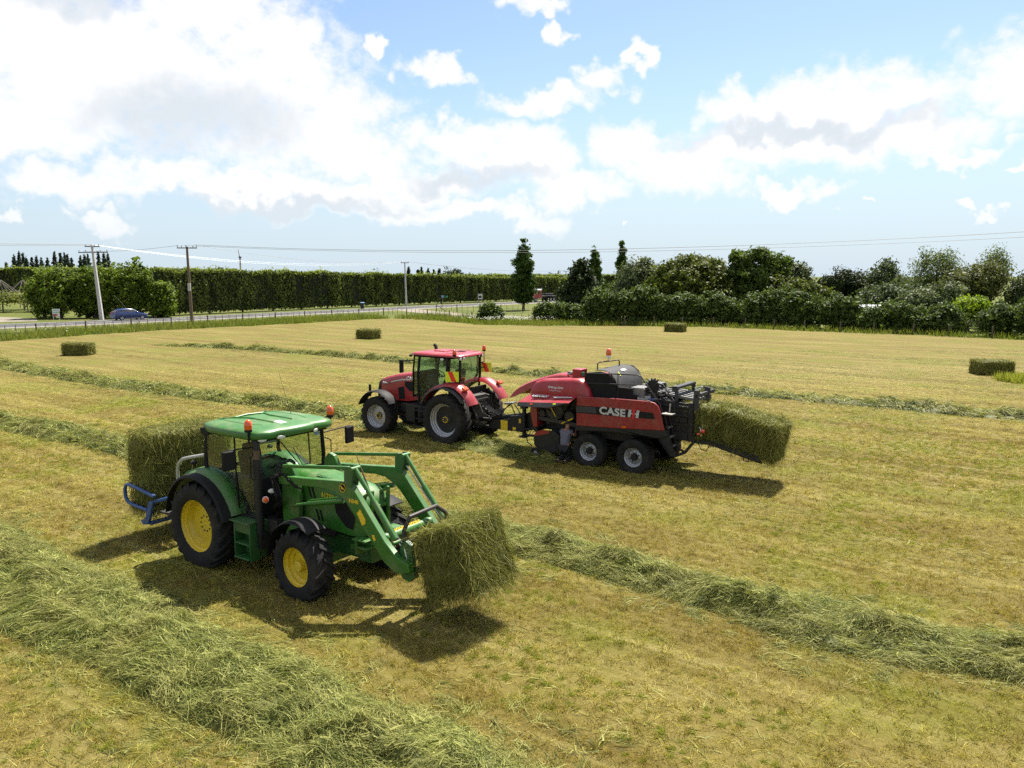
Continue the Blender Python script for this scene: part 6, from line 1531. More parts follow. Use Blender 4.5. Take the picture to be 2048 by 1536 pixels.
# ------------------------------------------------------------------ bales
def bale(name_loc, dims, rot, label, seed, strands=5000, blade=0.006, sag=0.03, lines=9, group='square bales of green hay', lay='y'):
    r = np.random.default_rng(seed)
    root = empty('hay_bale', name_loc); root.rotation_euler = rot
    tag(root, label, 'hay bale', group)
    dx, dy, dz = dims
    nx, ny, nz = [max(6, int(d / 0.05)) for d in dims]
    bm = bmesh.new(); bmesh.ops.create_cube(bm, size=1.0)
    bmesh.ops.subdivide_edges(bm, edges=bm.edges[:], cuts=29, use_grid_fill=True)
    from mathutils import noise as mn
    for v in bm.verts:
        p = v.co.copy()
        # rounded edges, then lumps; flakes pressed across the bale
        q = Vector((p.x * 2, p.y * 2, p.z * 2)); e = 7
        ln = (abs(q.x) ** e + abs(q.y) ** e + abs(q.z) ** e) ** (1 / e); q = q / ln
        w = Vector((q.x * dx / 2, q.y * dy / 2, q.z * dz / 2)); nrm = Vector((q.x ** 5, q.y ** 5, q.z ** 5)).normalized()
        s_ = w + Vector((seed * 3.1, 0, 0))
        ax = w.y if lay == 'y' else w.x
        d = 0.075 * mn.noise(s_ * 1.9) + 0.045 * mn.noise(s_ * 5.0) + 0.022 * mn.noise(s_ * 14.0) - 0.060 * (1 - abs(math.sin(ax * math.pi / 0.17 + 1.1 * mn.noise(s_ * 2.5)))) ** 2
        v.co = w + nrm * d
    me = bpy.data.meshes.new('hay'); bm.to_mesh(me); bm.free()
    at = me.attributes.new('tint', 'FLOAT', 'POINT')
    co = np.zeros(len(me.vertices) * 3, np.float32); me.vertices.foreach_get('co', co); co = co.reshape(-1, 3)
    at.data.foreach_set('value', (0.22 + 0.3 * r.random(len(co))).astype(np.float32))
    me.shade_smooth(); me.materials.append(MATS['bale_hay'])
    ob = bpy.data.objects.new('packed_hay', me); COL.objects.link(ob); ob.parent = root
    # loose straw on all faces
    ars = np.array([dy * dz, dy * dz, dx * dz, dx * dz, dx * dy, dx * dy]); fc = r.choice(6, size=strands, p=ars / ars.sum())
    u = (r.random((strands, 2)) - 0.5) * 1.0
    P = np.zeros((strands, 3)); Nn = np.zeros((strands, 3))
    for i, (axn, sg) in enumerate(((0, 1), (0, -1), (1, 1), (1, -1), (2, 1), (2, -1))):
        m_ = fc == i; o = [a for a in range(3) if a != axn]
        P[m_, axn] = sg * dims[axn] / 2; P[m_, o[0]] = u[m_, 0] * dims[o[0]]; P[m_, o[1]] = u[m_, 1] * dims[o[1]]; Nn[m_, axn] = sg
    # each strand starts at the surface of the packed body
    dist = 0.045 * np.abs(r.normal(size=strands)) * 0.5
    P += Nn * (dist[:, None] - 0.01)
    D = r.normal(size=(strands, 3)); D -= Nn * (D * Nn).sum(1)[:, None] * 0.75
    side = np.abs(Nn[:, 2]) < 0.5
    D[side, 2] -= 0.9                                  # straw on the sides hangs
    ax_i = 1 if lay == 'y' else 0
    D[:, ax_i] *= 0.40                                 # flakes lie across the bale
    L = 0.07 + 0.26 * r.random(strands) ** 1.6
    v, f, idx = ribbons(P, D, L, blade * (0.5 + r.random(strands)), seg=2, curl=0.45, gravity=0.25, r=r)
    so = fast_mesh('loose_straw', v, f, 'bale_hay', root, np.clip(0.25 + 0.75 * r.random(strands), 0, 1)[idx]); so['kind'] = 'stuff'
    # strings drawn tight round the bale
    for q in (-0.36, -0.12, 0.12, 0.36):
        lx, wy, hz_ = ((dx, dy, dz) if lay == 'x' else (dy, dx, dz)); loop = []
        for a_ in np.linspace(0, 2 * math.pi, 41):
            ca_, sa_ = math.cos(a_), math.sin(a_); k8 = (abs(ca_) ** 7 + abs(sa_) ** 7) ** (-1 / 7)
            p_ = ((lx / 2 + 0.012) * ca_ * k8, q * wy, (hz_ / 2 + 0.012) * sa_ * k8)
            loop.append(p_ if lay == 'x' else (p_[1], p_[0], p_[2]))
        MB().tube(loop, blade * 0.55, 5, caps=False).build('twine', 'twine', root)
    # straw hanging from the lower edges
    n2 = strands // 7
    e = r.random(n2) * 2 * (dx + dy); px_ = np.where(e < dx, e - dx / 2, np.where(e < dx + dy, dx / 2, np.where(e < 2 * dx + dy, e - dx - dy - dx / 2, -dx / 2)))
    py_ = np.where(e < dx, -dy / 2, np.where(e < dx + dy, e - dx - dy / 2, np.where(e < 2 * dx + dy, dy / 2, e - 2 * dx - dy - dy / 2)))
    Pb = np.stack([px_, py_, -dz / 2 + 0.06 * r.random(n2)], axis=1)
    v, f, idx = ribbons(Pb, np.stack([r.normal(size=n2) * 0.4, r.normal(size=n2) * 0.4, -np.ones(n2)], axis=1), 0.05 + 0.22 * r.random(n2) ** 2 * sag * 30, blade * (0.5 + r.random(n2)), seg=3, curl=0.3, r=r)
    so = fast_mesh('hanging_straw', v, f, 'bale_hay', root, r.random(n2)[idx]); so['kind'] = 'stuff'
    return root


def gt_world(x, y, z):
    a = rad(GT_HEAD); return (GT_POS[0] + x * math.cos(a) - y * math.sin(a), GT_POS[1] + x * math.sin(a) + y * math.cos(a), z)


def bl_world(x, y, z):
    a = rad(146); return (4.2189 + x * math.cos(a) - y * math.sin(a), 23.2189 + x * math.sin(a) + y * math.cos(a), z)


bale(gt_world(5.80, 0.02, 1.14), (1.02, 1.12, 1.02), (0, rad(-20), rad(GT_HEAD)), 'hay bale held tilted in the grab of the front loader', 1, strands=15000, blade=0.009, sag=0.06)
bale(gt_world(-2.44, 0.05, 1.52), (0.90, 1.95, 1.66), (0, 0, rad(GT_HEAD)), 'hay bale carried behind the green tractor cab in the blue carrier', 2, strands=16000, blade=0.010, sag=0.05)
bale(bl_world(-3.06, 0.0, 1.38), (1.68, 1.16, 0.94), (0, rad(-12), rad(146)), 'hay bale sliding off the drop chute of the baler', 3, strands=15000, blade=0.013, lay='x')
bale(bl_world(-1.72, 0.0, 1.58), (1.05, 1.16, 0.94), (0, rad(-1), rad(146)), 'hay bale half out of the baler chamber, ahead of the one on the chute', 4, strands=8000, blade=0.011, lay='x')
FB = [(-31.6, 56.6, (1.85, 1.15, 0.88), 4, 'field hay bale at far left in front of the roadside fence'),
      (-13.2, 71.6, (1.95, 1.2, 0.86), -28, 'field hay bale lying beyond the red tractor cab'),
      (16.9, 80.6, (1.95, 1.2, 0.86), -30, 'small distant field hay bale in front of the shrub row'),
      (28.15, 45.4, (1.95, 1.2, 0.82), -8, 'field hay bale at the right edge beside the uncut grass')]
for i, (x, y, dm, rz, lb) in enumerate(FB):
    bale((x, y, dm[2] / 2 - 0.02), dm, (0, 0, rad(rz)), lb, 10 + i, strands=5000, blade=0.022, lay='x', sag=0.01)

# ------------------------------------------------------------------ scattering of straw and stubble
PROTO = {}


def proto_collection(name, objs):
    c = bpy.data.collections.new(name)
    for o in objs: c.objects.link(o)
    PROTO[name] = c
    return c


def scatter_group(coll):
    ng = bpy.data.node_groups.new('scatter_' + coll.name, 'GeometryNodeTree')
    ng.interface.new_socket('Geometry', in_out='INPUT', socket_type='NodeSocketGeometry')
    ng.interface.new_socket('Geometry', in_out='OUTPUT', socket_type='NodeSocketGeometry')
    n, l = ng.nodes, ng.links
    gi, go = n.new('NodeGroupInput'), n.new('NodeGroupOutput')
    ci = n.new('GeometryNodeCollectionInfo'); ci.inputs['Collection'].default_value = coll; ci.inputs['Separate Children'].default_value = True; ci.inputs['Reset Children'].default_value = True
    ip = n.new('GeometryNodeInstanceOnPoints'); ip.inputs['Pick Instance'].default_value = True

    def attr(nm, typ):
        a = n.new('GeometryNodeInputNamedAttribute'); a.data_type = typ; a.inputs[0].default_value = nm; return a.outputs[0]
    l.new(gi.outputs[0], ip.inputs['Points']); l.new(ci.outputs[0], ip.inputs['Instance'])
    l.new(attr('pick', 'INT'), ip.inputs['Instance Index']); l.new(attr('rot', 'FLOAT_VECTOR'), ip.inputs['Rotation']); l.new(attr('scl', 'FLOAT_VECTOR'), ip.inputs['Scale'])
    l.new(ip.outputs[0], go.inputs[0])
    return ng


def scatter(name, pts, rot, scl, pick, coll, m, parent=None):
    me = bpy.data.meshes.new(name); N = len(pts)
    me.vertices.add(N); me.vertices.foreach_set('co', np.ascontiguousarray(pts, np.float32).ravel())
    a = me.attributes.new('rot', 'FLOAT_VECTOR', 'POINT'); a.data.foreach_set('vector', np.ascontiguousarray(rot, np.float32).ravel())
    a = me.attributes.new('scl', 'FLOAT_VECTOR', 'POINT'); a.data.foreach_set('vector', np.ascontiguousarray(scl, np.float32).ravel())
    a = me.attributes.new('pick', 'INT', 'POINT'); a.data.foreach_set('value', np.ascontiguousarray(pick, np.int32))
    me.materials.append(MATS[m])
    ob = bpy.data.objects.new(name, me); COL.objects.link(ob)
    if parent is not None: ob.parent = parent
    md = ob.modifiers.new('scatter', 'NODES')
    if coll.name not in GROUPS: GROUPS[coll.name] = scatter_group(coll)
    md.node_group = GROUPS[coll.name]
    ob['kind'] = 'stuff'
    return ob


GROUPS = {}
# stubble tiles
TILE = 1.5
objs = []
for k_ in range(8):
    r = np.random.default_rng(540 + k_); nt, per_t = 270, 15; n = nt * per_t
    tc = (r.random((nt, 2)) - 0.5) * TILE; th = 0.5 + 1.1 * r.random(nt) ** 1.8; tt_ = r.random(nt); tl = r.normal(size=(nt, 2)) * 0.35
    rp_ = lambda a: np.repeat(a, per_t, axis=0)
    P = np.concatenate([rp_(tc) + r.normal(size=(n, 2)) * 0.032, np.full((n, 1), -0.006)], axis=1)
    lie = r.random(n) < 0.25
    D = np.stack([rp_(tl[:, 0]) + r.normal(size=n) * 0.42, rp_(tl[:, 1]) + r.normal(size=n) * 0.42, np.where(lie, 0.12, 1.0)], axis=1)
    L = np.where(lie, 0.06 + 0.12 * r.random(n), (0.022 + 0.055 * r.random(n)) * rp_(th))
    v, f, idx = ribbons(P, D, L, 0.005 + 0.006 * r.random(n), seg=2, curl=0.22, r=r)
    tnt = np.clip(0.75 * rp_(tt_) + 0.45 * r.random(n) - 0.1, 0, 1)
    objs.append(fast_mesh('stubble_patch', v, f, 'stubble', None, tnt[idx], link=False))
C_STUB = proto_collection('stubble_patches', objs)
objs = []
for k_ in range(5):
    r = np.random.default_rng(560 + k_); n = 60
    P = np.stack([r.normal(size=n) * 0.05, r.normal(size=n) * 0.05, np.zeros(n)], axis=1)
    D = np.stack([r.normal(size=n) * 0.9, r.normal(size=n) * 0.9, np.full(n, 0.8)], axis=1)
    v, f, idx = ribbons(P, D, 0.04 + 0.10 * r.random(n), 0.008 + 0.008 * r.random(n), seg=3, curl=0.3, gravity=0.2, r=r)
    objs.append(fast_mesh('green_tuft', v, f, 'green_tuft', None, r.random(n)[idx], link=False))
C_TUFT = proto_collection('green_tufts', objs)

# ------------------------------------------------------------------ windrows
def hay_mesh(name, cen, slope, ang, n_per, parent, r, length=(0.18, 0.42), width=0.006, spread=0.09, seg=3, jit=0.5, lift=0.05):
    """locks of hay: strands of one lock share their lie and curl"""
    M = len(cen); N = M * n_per
    rep = lambda a: np.repeat(a, n_per, axis=0)
    a = rep(ang) + r.normal(size=N) * jit * rep(0.4 + 1.3 * r.random(M))
    flip = np.where(r.random(N) < 0.5, 1.0, -1.0)
    dx, dy = np.cos(a) * flip, np.sin(a) * flip
    gz = rep(slope[:, 0]) * dx + rep(slope[:, 1]) * dy
    D = np.stack([dx, dy, gz + 0.06 + np.abs(r.normal(size=N)) * 0.16], axis=1)
    P = rep(cen) + np.stack([r.normal(size=N) * spread, r.normal(size=N) * spread, lift * r.random(N) ** 2], axis=1)
    P[:, 2] += rep(slope[:, 0]) * (P[:, 0] - rep(cen[:, 0])) + rep(slope[:, 1]) * (P[:, 1] - rep(cen[:, 1]))
    L = length[0] + (length[1] - length[0]) * r.random(N) ** 1.3
    P -= D * L[:, None] * 0.4; P[:, 2] = np.maximum(P[:, 2] + 0.01, 0.004)
    sw = rep(r.normal(size=M)) * 0.35
    sweep = np.stack([-dy * sw, dx * sw, np.zeros(N)], axis=1)
    leaf = r.random(N) < 0.16                          # broader leaves among the stems
    L = np.where(leaf, L * 0.6, L)
    v, f, idx = ribbons(P, D, L, width * (0.55 + 0.8 * r.random(N)) * np.where(leaf, 2.3, 1.0), seg=seg, curl=0.16, gravity=0.22, r=r, sweep=sweep,
                        up=np.tile([0, 0, 1.0], (N, 1)) + r.normal(size=(N, 3)) * 0.7)
    v[:, 2] = np.maximum(v[:, 2], 0.003)
    t = np.clip(rep(np.where(r.random(M) < 0.3, 0.0, 0.2 + 0.45 * r.random(M))) + 0.5 * r.random(N) ** 1.2, 0, 1)
    o = fast_mesh(name, v, f, 'hay', parent, t[idx])
    o['kind'] = 'stuff'
    return o


def windrow(label, line, half, height, locks, seed, per=26, seg=3, length=(0.18, 0.42), width=0.006, spread=0.09, lie=-36.0, ends=(0, 0), lumpy=1.0, fine=1.0):
    r = np.random.default_rng(seed)
    L = np.array(line, float); sg = np.linalg.norm(np.diff(L, axis=0), axis=1); cu = np.concatenate([[0], np.cumsum(sg)]); tot = cu[-1]
    hw = np.array(half, float) if np.ndim(half) else np.full(len(L), half)

    def frame(s):
        i = np.clip(np.searchsorted(cu, s, side='right') - 1, 0, len(sg) - 1); d = (L[i + 1] - L[i]) / sg[i][:, None]
        p = L[i] + d * (s - cu[i])[:, None]; return p, np.stack([-d[:, 1], d[:, 0]], axis=1), np.interp(s, cu, hw) * (0.75 + 0.5 * vnoise(s * 0.8 * fine, s * 0 + 3, seed + 2))

    def ztop(s, u, w):
        ed = np.clip(1 - np.abs(u), 0, 1)
        endf = np.clip((s + 0.01) / max(ends[0], 0.01), 0, 1) * np.clip((tot - s) / max(ends[1], 0.01), 0, 1)
        y = u * w
        lump = 0.62 + 0.66 * lumpy * (1.1 * (vnoise(s * 1.3 * fine, y * 1.6 * fine + 50, seed) - 0.45) + 0.9 * (vnoise(s * 3.4 * fine, y * 3.8 * fine + 9, seed + 1) - 0.45) + 0.45 * (vnoise(s * 8 * fine, y * 8 * fine + 5, seed + 3) - 0.5))
        return height * (ed ** 0.55) * np.clip(lump, 0.12, 1.15) * endf * np.where(np.abs(u) < 1, 1, 0)
    ns, nu = max(8, int(tot / 0.09 * fine)), 26
    ss, uu = np.meshgrid(np.linspace(0, tot * 0.99999, ns), np.linspace(-1, 1, nu), indexing='ij'); sf, uf = ss.ravel(), uu.ravel()
    p, nrm, w = frame(sf); q = p + nrm * (uf * w)[:, None]; z = ztop(sf, uf, w) * 0.86 - 0.02
    v = np.concatenate([q, z[:, None]], axis=1); idx = np.arange(ns * nu).reshape(ns, nu)
    f = np.stack([idx[:-1, :-1], idx[1:, :-1], idx[1:, 1:], idx[:-1, 1:]], axis=-1).reshape(-1, 4)
    root = fast_mesh('hay_windrow', v, f, 'hay', None, 0.02 + 0.16 * r.random(len(v)), smooth=True)
    tag(root, label, 'windrow', 'windrows of cut hay', kind='stuff')
    M = int(tot * hw.mean() * 2 * locks); s = r.random(M) * tot * 0.9999; u = np.where(r.random(M) < 0.7, r.random(M) * 2 - 1, np.clip(r.normal(size=M) * 0.95, -1.9, 1.9))
    p, nrm, w = frame(s); q = p + nrm * (u * w)[:, None]; e = 0.07 / fine
    z0 = ztop(s, u, w); gs = (ztop(np.clip(s + e, 0, tot), u, w) - z0) / e; gu = (ztop(s, u + e / w, w) - z0) / e
    d = np.stack([nrm[:, 1], -nrm[:, 0]], axis=1)
    slope = np.clip(np.stack([d[:, 0] * gs + nrm[:, 0] * gu, d[:, 1] * gs + nrm[:, 1] * gu], axis=1), -0.9, 0.9) * 0.85
    ang = rad(lie) + 2.6 * (vnoise(s * 1.1 * fine, u * w * 1.3 * fine + 20, seed + 5) - 0.5) + 1.2 * (vnoise(s * 4 * fine, u * w * 4 * fine + 7, seed + 6) - 0.5)
    hay_mesh('loose_hay', np.concatenate([q, z0[:, None]], axis=1), slope, ang, per, root, r, length, width, spread, seg=seg)
    return root


windrow('broad windrow of cut green hay sweeping across the front left corner', [(-13.6, 17.6), (-10.4, 14.9), (-7.7, 13.0), (-5.1, 11.1), (-3.4, 10.0), (-2.1, 9.0), (-0.8, 8.0), (0.2, 7.2)], [1.0, 1.0, 0.95, 0.9, 0.98, 1.05, 1.15, 1.15], 0.38, 130, 71, per=19, width=0.0080, length=(0.12, 0.40), spread=0.07)
windrow('windrow of cut hay running from the front bale to the right edge', [(-6, 20.6), (0.1, 16.3), (0.8, 15.9), (2.6, 14.2), (4.1, 12.9), (5.4, 12.0), (6.7, 11.35), (8.4, 10.45)], [0.6, 0.75, 0.75, 0.72, 0.75, 0.8, 0.9, 1.0], 0.36, 125, 72, per=19, width=0.0080, length=(0.12, 0.40), spread=0.07)
windrow('windrow of cut hay entering from the left edge behind the rear bale', [(-22.0, 31.2), (-16.4, 27.9), (-13.0, 25.6), (-6, 20.6)], [0.85, 0.8, 0.85, 0.6], 0.40, 60, 77, per=12, seg=2, length=(0.2, 0.5), width=0.014, spread=0.10)
windrow('windrow of cut hay leading towards the front of the red tractor', [(-38, 53.8), (-33.1, 50.1), (-22.3, 41.8), (-14.8, 36.8), (-10.3, 34.2), (-6.7, 31.6), (-5.2, 30.4)], 0.80, 0.40, 34, 73, per=11, seg=2, length=(0.25, 0.6), width=0.021, spread=0.14, ends=(0, 0.8), fine=0.8)
windrow('long windrow of cut hay passing behind the red tractor and the baler', [(-29.8, 65.0), (-20.8, 61.2), (-14.2, 57.0), (-8.4, 52.9), (-0.7, 46.7), (1.6, 44.8), (7.9, 39.8), (11.5, 37.4), (15.5, 34.9), (18.5, 32.5), (23.5, 29.0)], [0.4, 0.6, 0.65, 0.65, 0.65, 0.65, 0.7, 0.7, 0.75, 0.75, 0.75], 0.36, 28, 74, per=10, seg=2, length=(0.25, 0.6), width=0.023, spread=0.14, ends=(6, 0), fine=0.8)
windrow('short heap of uncollected hay in the shadow under the baler pickup', [(-2.3, 27.4), (0.2, 24.6), (1.6, 23.6)], 0.85, 0.28, 24, 75, per=22, length=(0.25, 0.5), width=0.010, ends=(0.4, 0.6))
windrow('small heap of hay by the front wheel of the red tractor', [(-5.9, 29.5), (-5.0, 29.2), (-4.2, 28.2)], 0.55, 0.36, 24, 78, per=22, length=(0.25, 0.5), width=0.010, ends=(0.4, 0.3))

# ------------------------------------------------------------------ stubble over the near field
r = np.random.default_rng(90)
P_, S_ = [], []
for y0, y1, sc in ((6.0, 18.0, 1.0), (18.0, 49.5, 1.5)):
    t_ = TILE * sc
    ny = int(round((y1 - y0) / t_))
    for j_ in range(ny):
        y = y0 + (j_ + 0.5) * t_; hw_ = 0.70 * (y + t_) + 1.0; nx = int(math.ceil(hw_ / t_))
        for i_ in range(-nx, nx):
            P_.append(((i_ + 0.5) * t_, y, 0)); S_.append(sc)
P_ = np.array(P_, float); S_ = np.array(S_); n = len(P_)
rt = np.stack([np.zeros(n), np.zeros(n), r.integers(0, 4, n) * math.pi / 2], axis=1)
st = scatter('field_stubble', P_, rt, np.stack([S_, S_, np.clip((50 - P_[:, 1]) / 26, 0.04, 1) * (0.75 + 0.25 * S_)], axis=1), r.integers(0, 8, n), C_STUB, 'stubble')
tag(st, 'short tan and green stubble covering the mown field', 'grass', kind='stuff')
# brighter green regrowth in drifts
n = 16000; yy = np.sqrt(7.5 ** 2 + (36 ** 2 - 7.5 ** 2) * r.random(n)); xx = (r.random(n) * 2 - 1) * (0.72 * yy + 2)
keep = (vnoise(xx * 0.35 + 40, yy * 0.35, 7) * 0.6 + vnoise(xx * 1.3 + 10, yy * 1.3, 8) * 0.4) > 0.63
xx, yy = xx[keep], yy[keep]; n = len(xx); sc = 0.35 + 0.45 * r.random(n)
tf = scatter('green_regrowth', np.stack([xx, yy, np.zeros(n)], axis=1), np.stack([np.zeros(n), np.zeros(n), r.random(n) * 6.283], axis=1), np.stack([sc] * 3, axis=1), r.integers(0, 5, n), C_TUFT, 'green_tuft')
tag(tf, 'small bright green tufts of regrowth dotted through the mown stubble', 'grass', kind='stuff')
# loose strands of hay left lying on the field
n = 9000; yy = np.sqrt(7.5 ** 2 + (60 ** 2 - 7.5 ** 2) * r.random(n)); xx = (r.random(n) * 2 - 1) * (0.72 * yy + 2)
ca, sa = math.cos(rad(36)), math.sin(rad(36)); uu_ = xx * sa + yy * ca
keep = (vnoise(uu_ * 0.9 + 100, (xx * ca - yy * sa) * 0.12, 17)) > 0.55
xx, yy = xx[keep], yy[keep]; n = len(xx)
ls = hay_mesh('hay_litter', np.stack([xx, yy, np.full(n, 0.012)], axis=1), np.zeros((n, 2)), rad(-36) + r.normal(size=n) * 0.5, 9, None, r, (0.15, 0.45), 0.010, 0.22, seg=2, lift=0.02)
tag(ls, 'thin wisps of hay left lying in rows on the stubble', 'hay', kind='stuff')

# ------------------------------------------------------------------ power poles and wires
def pole(name, label, x, y, h, lean, m, arms, r0=0.17, r1=0.11, square=False):
    root = empty(name, (x, y, -0.012)); tag(root, label, 'power pole', 'power poles')
    b = MB()
    if square:
        b.loft([[(sx * r, sy * r * 0.8, z) if z == 0 else (sx * r + lean[0] * z / h, sy * r * 0.8 + lean[1] * z / h, z) for sx, sy in ((-1, -1), (1, -1), (1, 1), (-1, 1))] for r, z in ((r0, 0), (r1, h))])
    else:
        b.tube([(lean[0] * t, lean[1] * t, h * t) for t in (0, 0.33, 0.66, 1)], [r0 + (r1 - r0) * t for t in (0, 0.33, 0.66, 1)], 10)
    b.build('post', m, root, bevel=0.01 if square else 0)
    for dz, hl, az, pins in arms:
        t = (h - dz) / h; c = Vector((lean[0] * t, lean[1] * t, h - dz)); d = Vector((math.cos(rad(az)), math.sin(rad(az)), 0))
        o = MB().bar(c - d * hl, c + d * hl, 0.10, 0.12).build('crossarm', 'pole_wood' if not square else 'grime_metal', root)
        for u in pins:
            MB().lathe([(0, 0.0), (0.02, 0.0), (0.02, 0.08), (0.05, 0.09), (0.055, 0.16), (0.04, 0.22), (0, 0.23)], c + d * (hl * u) + Vector((0, 0, 0.06)), 'z', 8).build('insulator', 'grime_metal', o)
    return root


pole('concrete_power_pole', 'leaning pale concrete power pole behind the blue car', -53.7, 102.2, 9.75, (-0.75, 0.3), 'pole_concrete', [(0.25, 0.9, 10, (-0.9, 0.3, 0.9)), (1.0, 2.2, -12, (-0.95, -0.5, 0.5, 0.95))], 0.23, 0.13, True)
pole('wooden_power_pole', 'brown wooden power pole with one crossarm in the verge', -38.4, 93.6, 9.15, (-0.10, 0.0), 'pole_wood', [(0.15, 1.15, 5, (-0.95, -0.55, -0.1, 0.6, 0.95))], 0.21, 0.13)
pole('slim_power_pole', 'slim pale power pole in front of the middle of the shelterbelt', -20.2, 149.6, 8.3, (-0.15, 0), 'pole_concrete', [(0.10, 0.75, 8, (-0.9, 0.9))], 0.17, 0.11, True)
pole('slim_power_pole', 'tiny distant power pole right of the red truck', 17.3, 252, 7.3, (0, 0), 'pole_concrete', [(0.10, 0.9, 0, (-0.9, 0.9))], 0.2, 0.14, True)
MB().lathe([(0.30, 0), (0.30, 0.35), (0, 0.35)], (-38.42, 93.6, 4.5), 'z', 10)
cb_ = MB().box((0, -0.22, 4.4), (0.34, 0.14, 0.9)); bpy.data.objects['wooden_power_pole']['kind'] = 'thing'
cb_.build('meter_box', 'pole_concrete', bpy.data.objects['wooden_power_pole'], bevel=0.02)


def wire(label, a, b, sag, rr, n=28, group='overhead wires'):
    a, b = Vector(a), Vector(b)
    o = MB().tube([a.lerp(b, i / n) - Vector((0, 0, sag * 4 * (i / n) * (1 - i / n))) for i in range(n + 1)], rr, 4).build('overhead_wire', 'wire', None)
    return tag(o, label, 'wire', group)


P1t, P2t, P3t, P4t = (-54.4, 102.5, 9.75), (-38.5, 93.6, 9.3), (-20.3, 149.6, 8.45), (17.3, 252, 7.5)
wire('upper wire running from the leaning pole out of the left edge', P1t, (-95, 68, 9.6), 0.25, 0.028)
wire('lower wire running from the leaning pole out of the left edge', (-53.9, 102.6, 9.65), (-94, 67, 9.3), 0.35, 0.022)
wire('wire from the leaning pole to the slim pole by the hedge, upper', P1t, (-20.9, 149.6, 8.4), 1.3, 0.013)
wire('wire from the leaning pole to the slim pole by the hedge, lower', (-53.6, 102.6, 9.6), (-19.6, 149.6, 8.4), 1.5, 0.012)
wire('wire from the wooden pole to the leaning pole', (-39.5, 93.6, 9.3), (-55.8, 102.8, 8.9), 0.25, 0.018)
wire('wire from the wooden pole to the slim pole by the hedge', (-37.3, 93.6, 9.3), (-20.3, 149.6, 8.35), 0.9, 0.018)
wire('wire from the slim pole to the tiny distant pole', P3t, P4t, 0.9, 0.03)
wire('upper of the two long wires rising to the right edge', (-37.6, 93.6, 9.35), (52, 62, 9.9), 1.35, 0.020, 40)
wire('lower of the two long wires rising to the right edge', (-38.9, 93.6, 9.3), (53, 61, 9.45), 1.35, 0.016, 40)

# ------------------------------------------------------------------ wire fences
def fence(label, line, step, every, h, seed):
    r = np.random.default_rng(seed); L = np.array(line, float); sg = np.linalg.norm(np.diff(L, axis=0), axis=1); cu = np.concatenate([[0], np.cumsum(sg)])
    root = empty('wire_fence', (L[0, 0], L[0, 1], -0.012)); tag(root, label, 'fence')
    pm = MB().tube([(0, 0, -0.1), (0, 0, h + 0.08)], 0.075, 6).build('post', 'fence_wood', root)
    bm_ = MB().box((0, 0, h / 2 + 0.05), (0.05, 0.04, h - 0.05)).build('batten', 'batten_wood', root)
    s, i, fp, fb = 0.0, 0, True, True
    while s < cu[-1]:
        x, y = np.interp(s, cu, L[:, 0]) - L[0, 0], np.interp(s, cu, L[:, 1]) - L[0, 1]
        src, first = (pm, fp) if i % every == 0 else (bm_, fb)
        o = src if first else src.copy()
        if not first: COL.objects.link(o); o.parent = root
        if i % every == 0: fp = False
        else: fb = False
        o.location = (x, y, 0); o.rotation_euler = (r.normal() * 0.03, r.normal() * 0.03, r.random() * 3); s += step * (0.9 + 0.2 * r.random()); i += 1
    for z in ((0.25, 0.5, 0.75, 1.0) if every > 1 else ()): MB().tube([(x - L[0, 0], y - L[0, 1], h * z) for x, y in line], 0.004, 4).build('fence_wire', 'fence_wire_grey', root)
    return root


fence('post and batten wire fence along the grassy roadside verge', [(-62, 52), (-49.5, 72), (-45, 79), (-41.2, 83.5), (-36.2, 91.5), (-27.7, 102.6), (-18.5, 114.5), (-14.0, 111), (-5.5, 102), (-0.9, 98.5), (10, 95.5)], 0.95, 5, 1.05, 1)
fence('short wire fence beyond the gravel side road', [(-12.2, 126), (-2, 124.4), (9, 121.5)], 0.9, 4, 1.1, 2)
MB().bar((-12.0, 126, 1.0), (-10.6, 125.7, 0.1), 0.1, 0.1).build('strut', 'fence_wood', bpy.data.objects['wire_fence.001']).location = (12.2, -126, 0)
fence('low wire fence running along the foot of the shrub row', [(13, 90.6), (23.8, 88.0), (32.2, 80.9), (39.9, 76.2), (46.5, 70.1), (57, 61)], 3.4, 1, 1.0, 3)

# ------------------------------------------------------------------ signs and small roadside things
sg_ = empty('sign_board', (-60.2, 103.2, -0.012), -6); tag(sg_, 'white, green and red sign board on two posts beside the driveway', 'sign')
for x in (-0.42, 0.42): MB().box((x, 0, 0.65), (0.07, 0.07, 1.3)).build('post', 'white_paint', sg_)
MB().box((0, -0.05, 1.10), (1.05, 0.04, 0.62)).build('board', 'white_paint', sg_); MB().box((0.05, -0.075, 0.98), (1.0, 0.01, 0.08)).box((0, -0.075, 1.22), (0.95, 0.01, 0.06)).build('lettering_band', 'sign_green', sg_)
MB().box((0, -0.05, 0.60), (0.95, 0.04, 0.32)).build('board', 'white_paint', sg_); MB().box((-0.12, -0.075, 0.60), (0.60, 0.01, 0.26)).build('red_panel', 'sign_red', sg_)
s1 = empty('road_sign', (-12.6, 142.5, -0.012)); tag(s1, 'small blue-white road sign on a thin post by the junction', 'sign')
MB().tube([(0, 0, 0), (0, 0, 2.2)], 0.04, 6).build('post', 'grey_metal', s1); MB().box((0, -0.05, 2.0), (0.45, 0.03, 0.45)).build('plate', 'sign_blue', s1); MB().box((0.75, -0.05, 2.0), (0.35, 0.03, 0.35)).box((0.4, 0, 2.0), (0.5, 0.02, 0.02)).build('side_plate', 'sign_green', s1)
s2 = empty('roadside_stall', (-6.9, 169.5, -0.012)); tag(s2, 'small white stall-like sign cabinet at the hedge foot', 'sign')
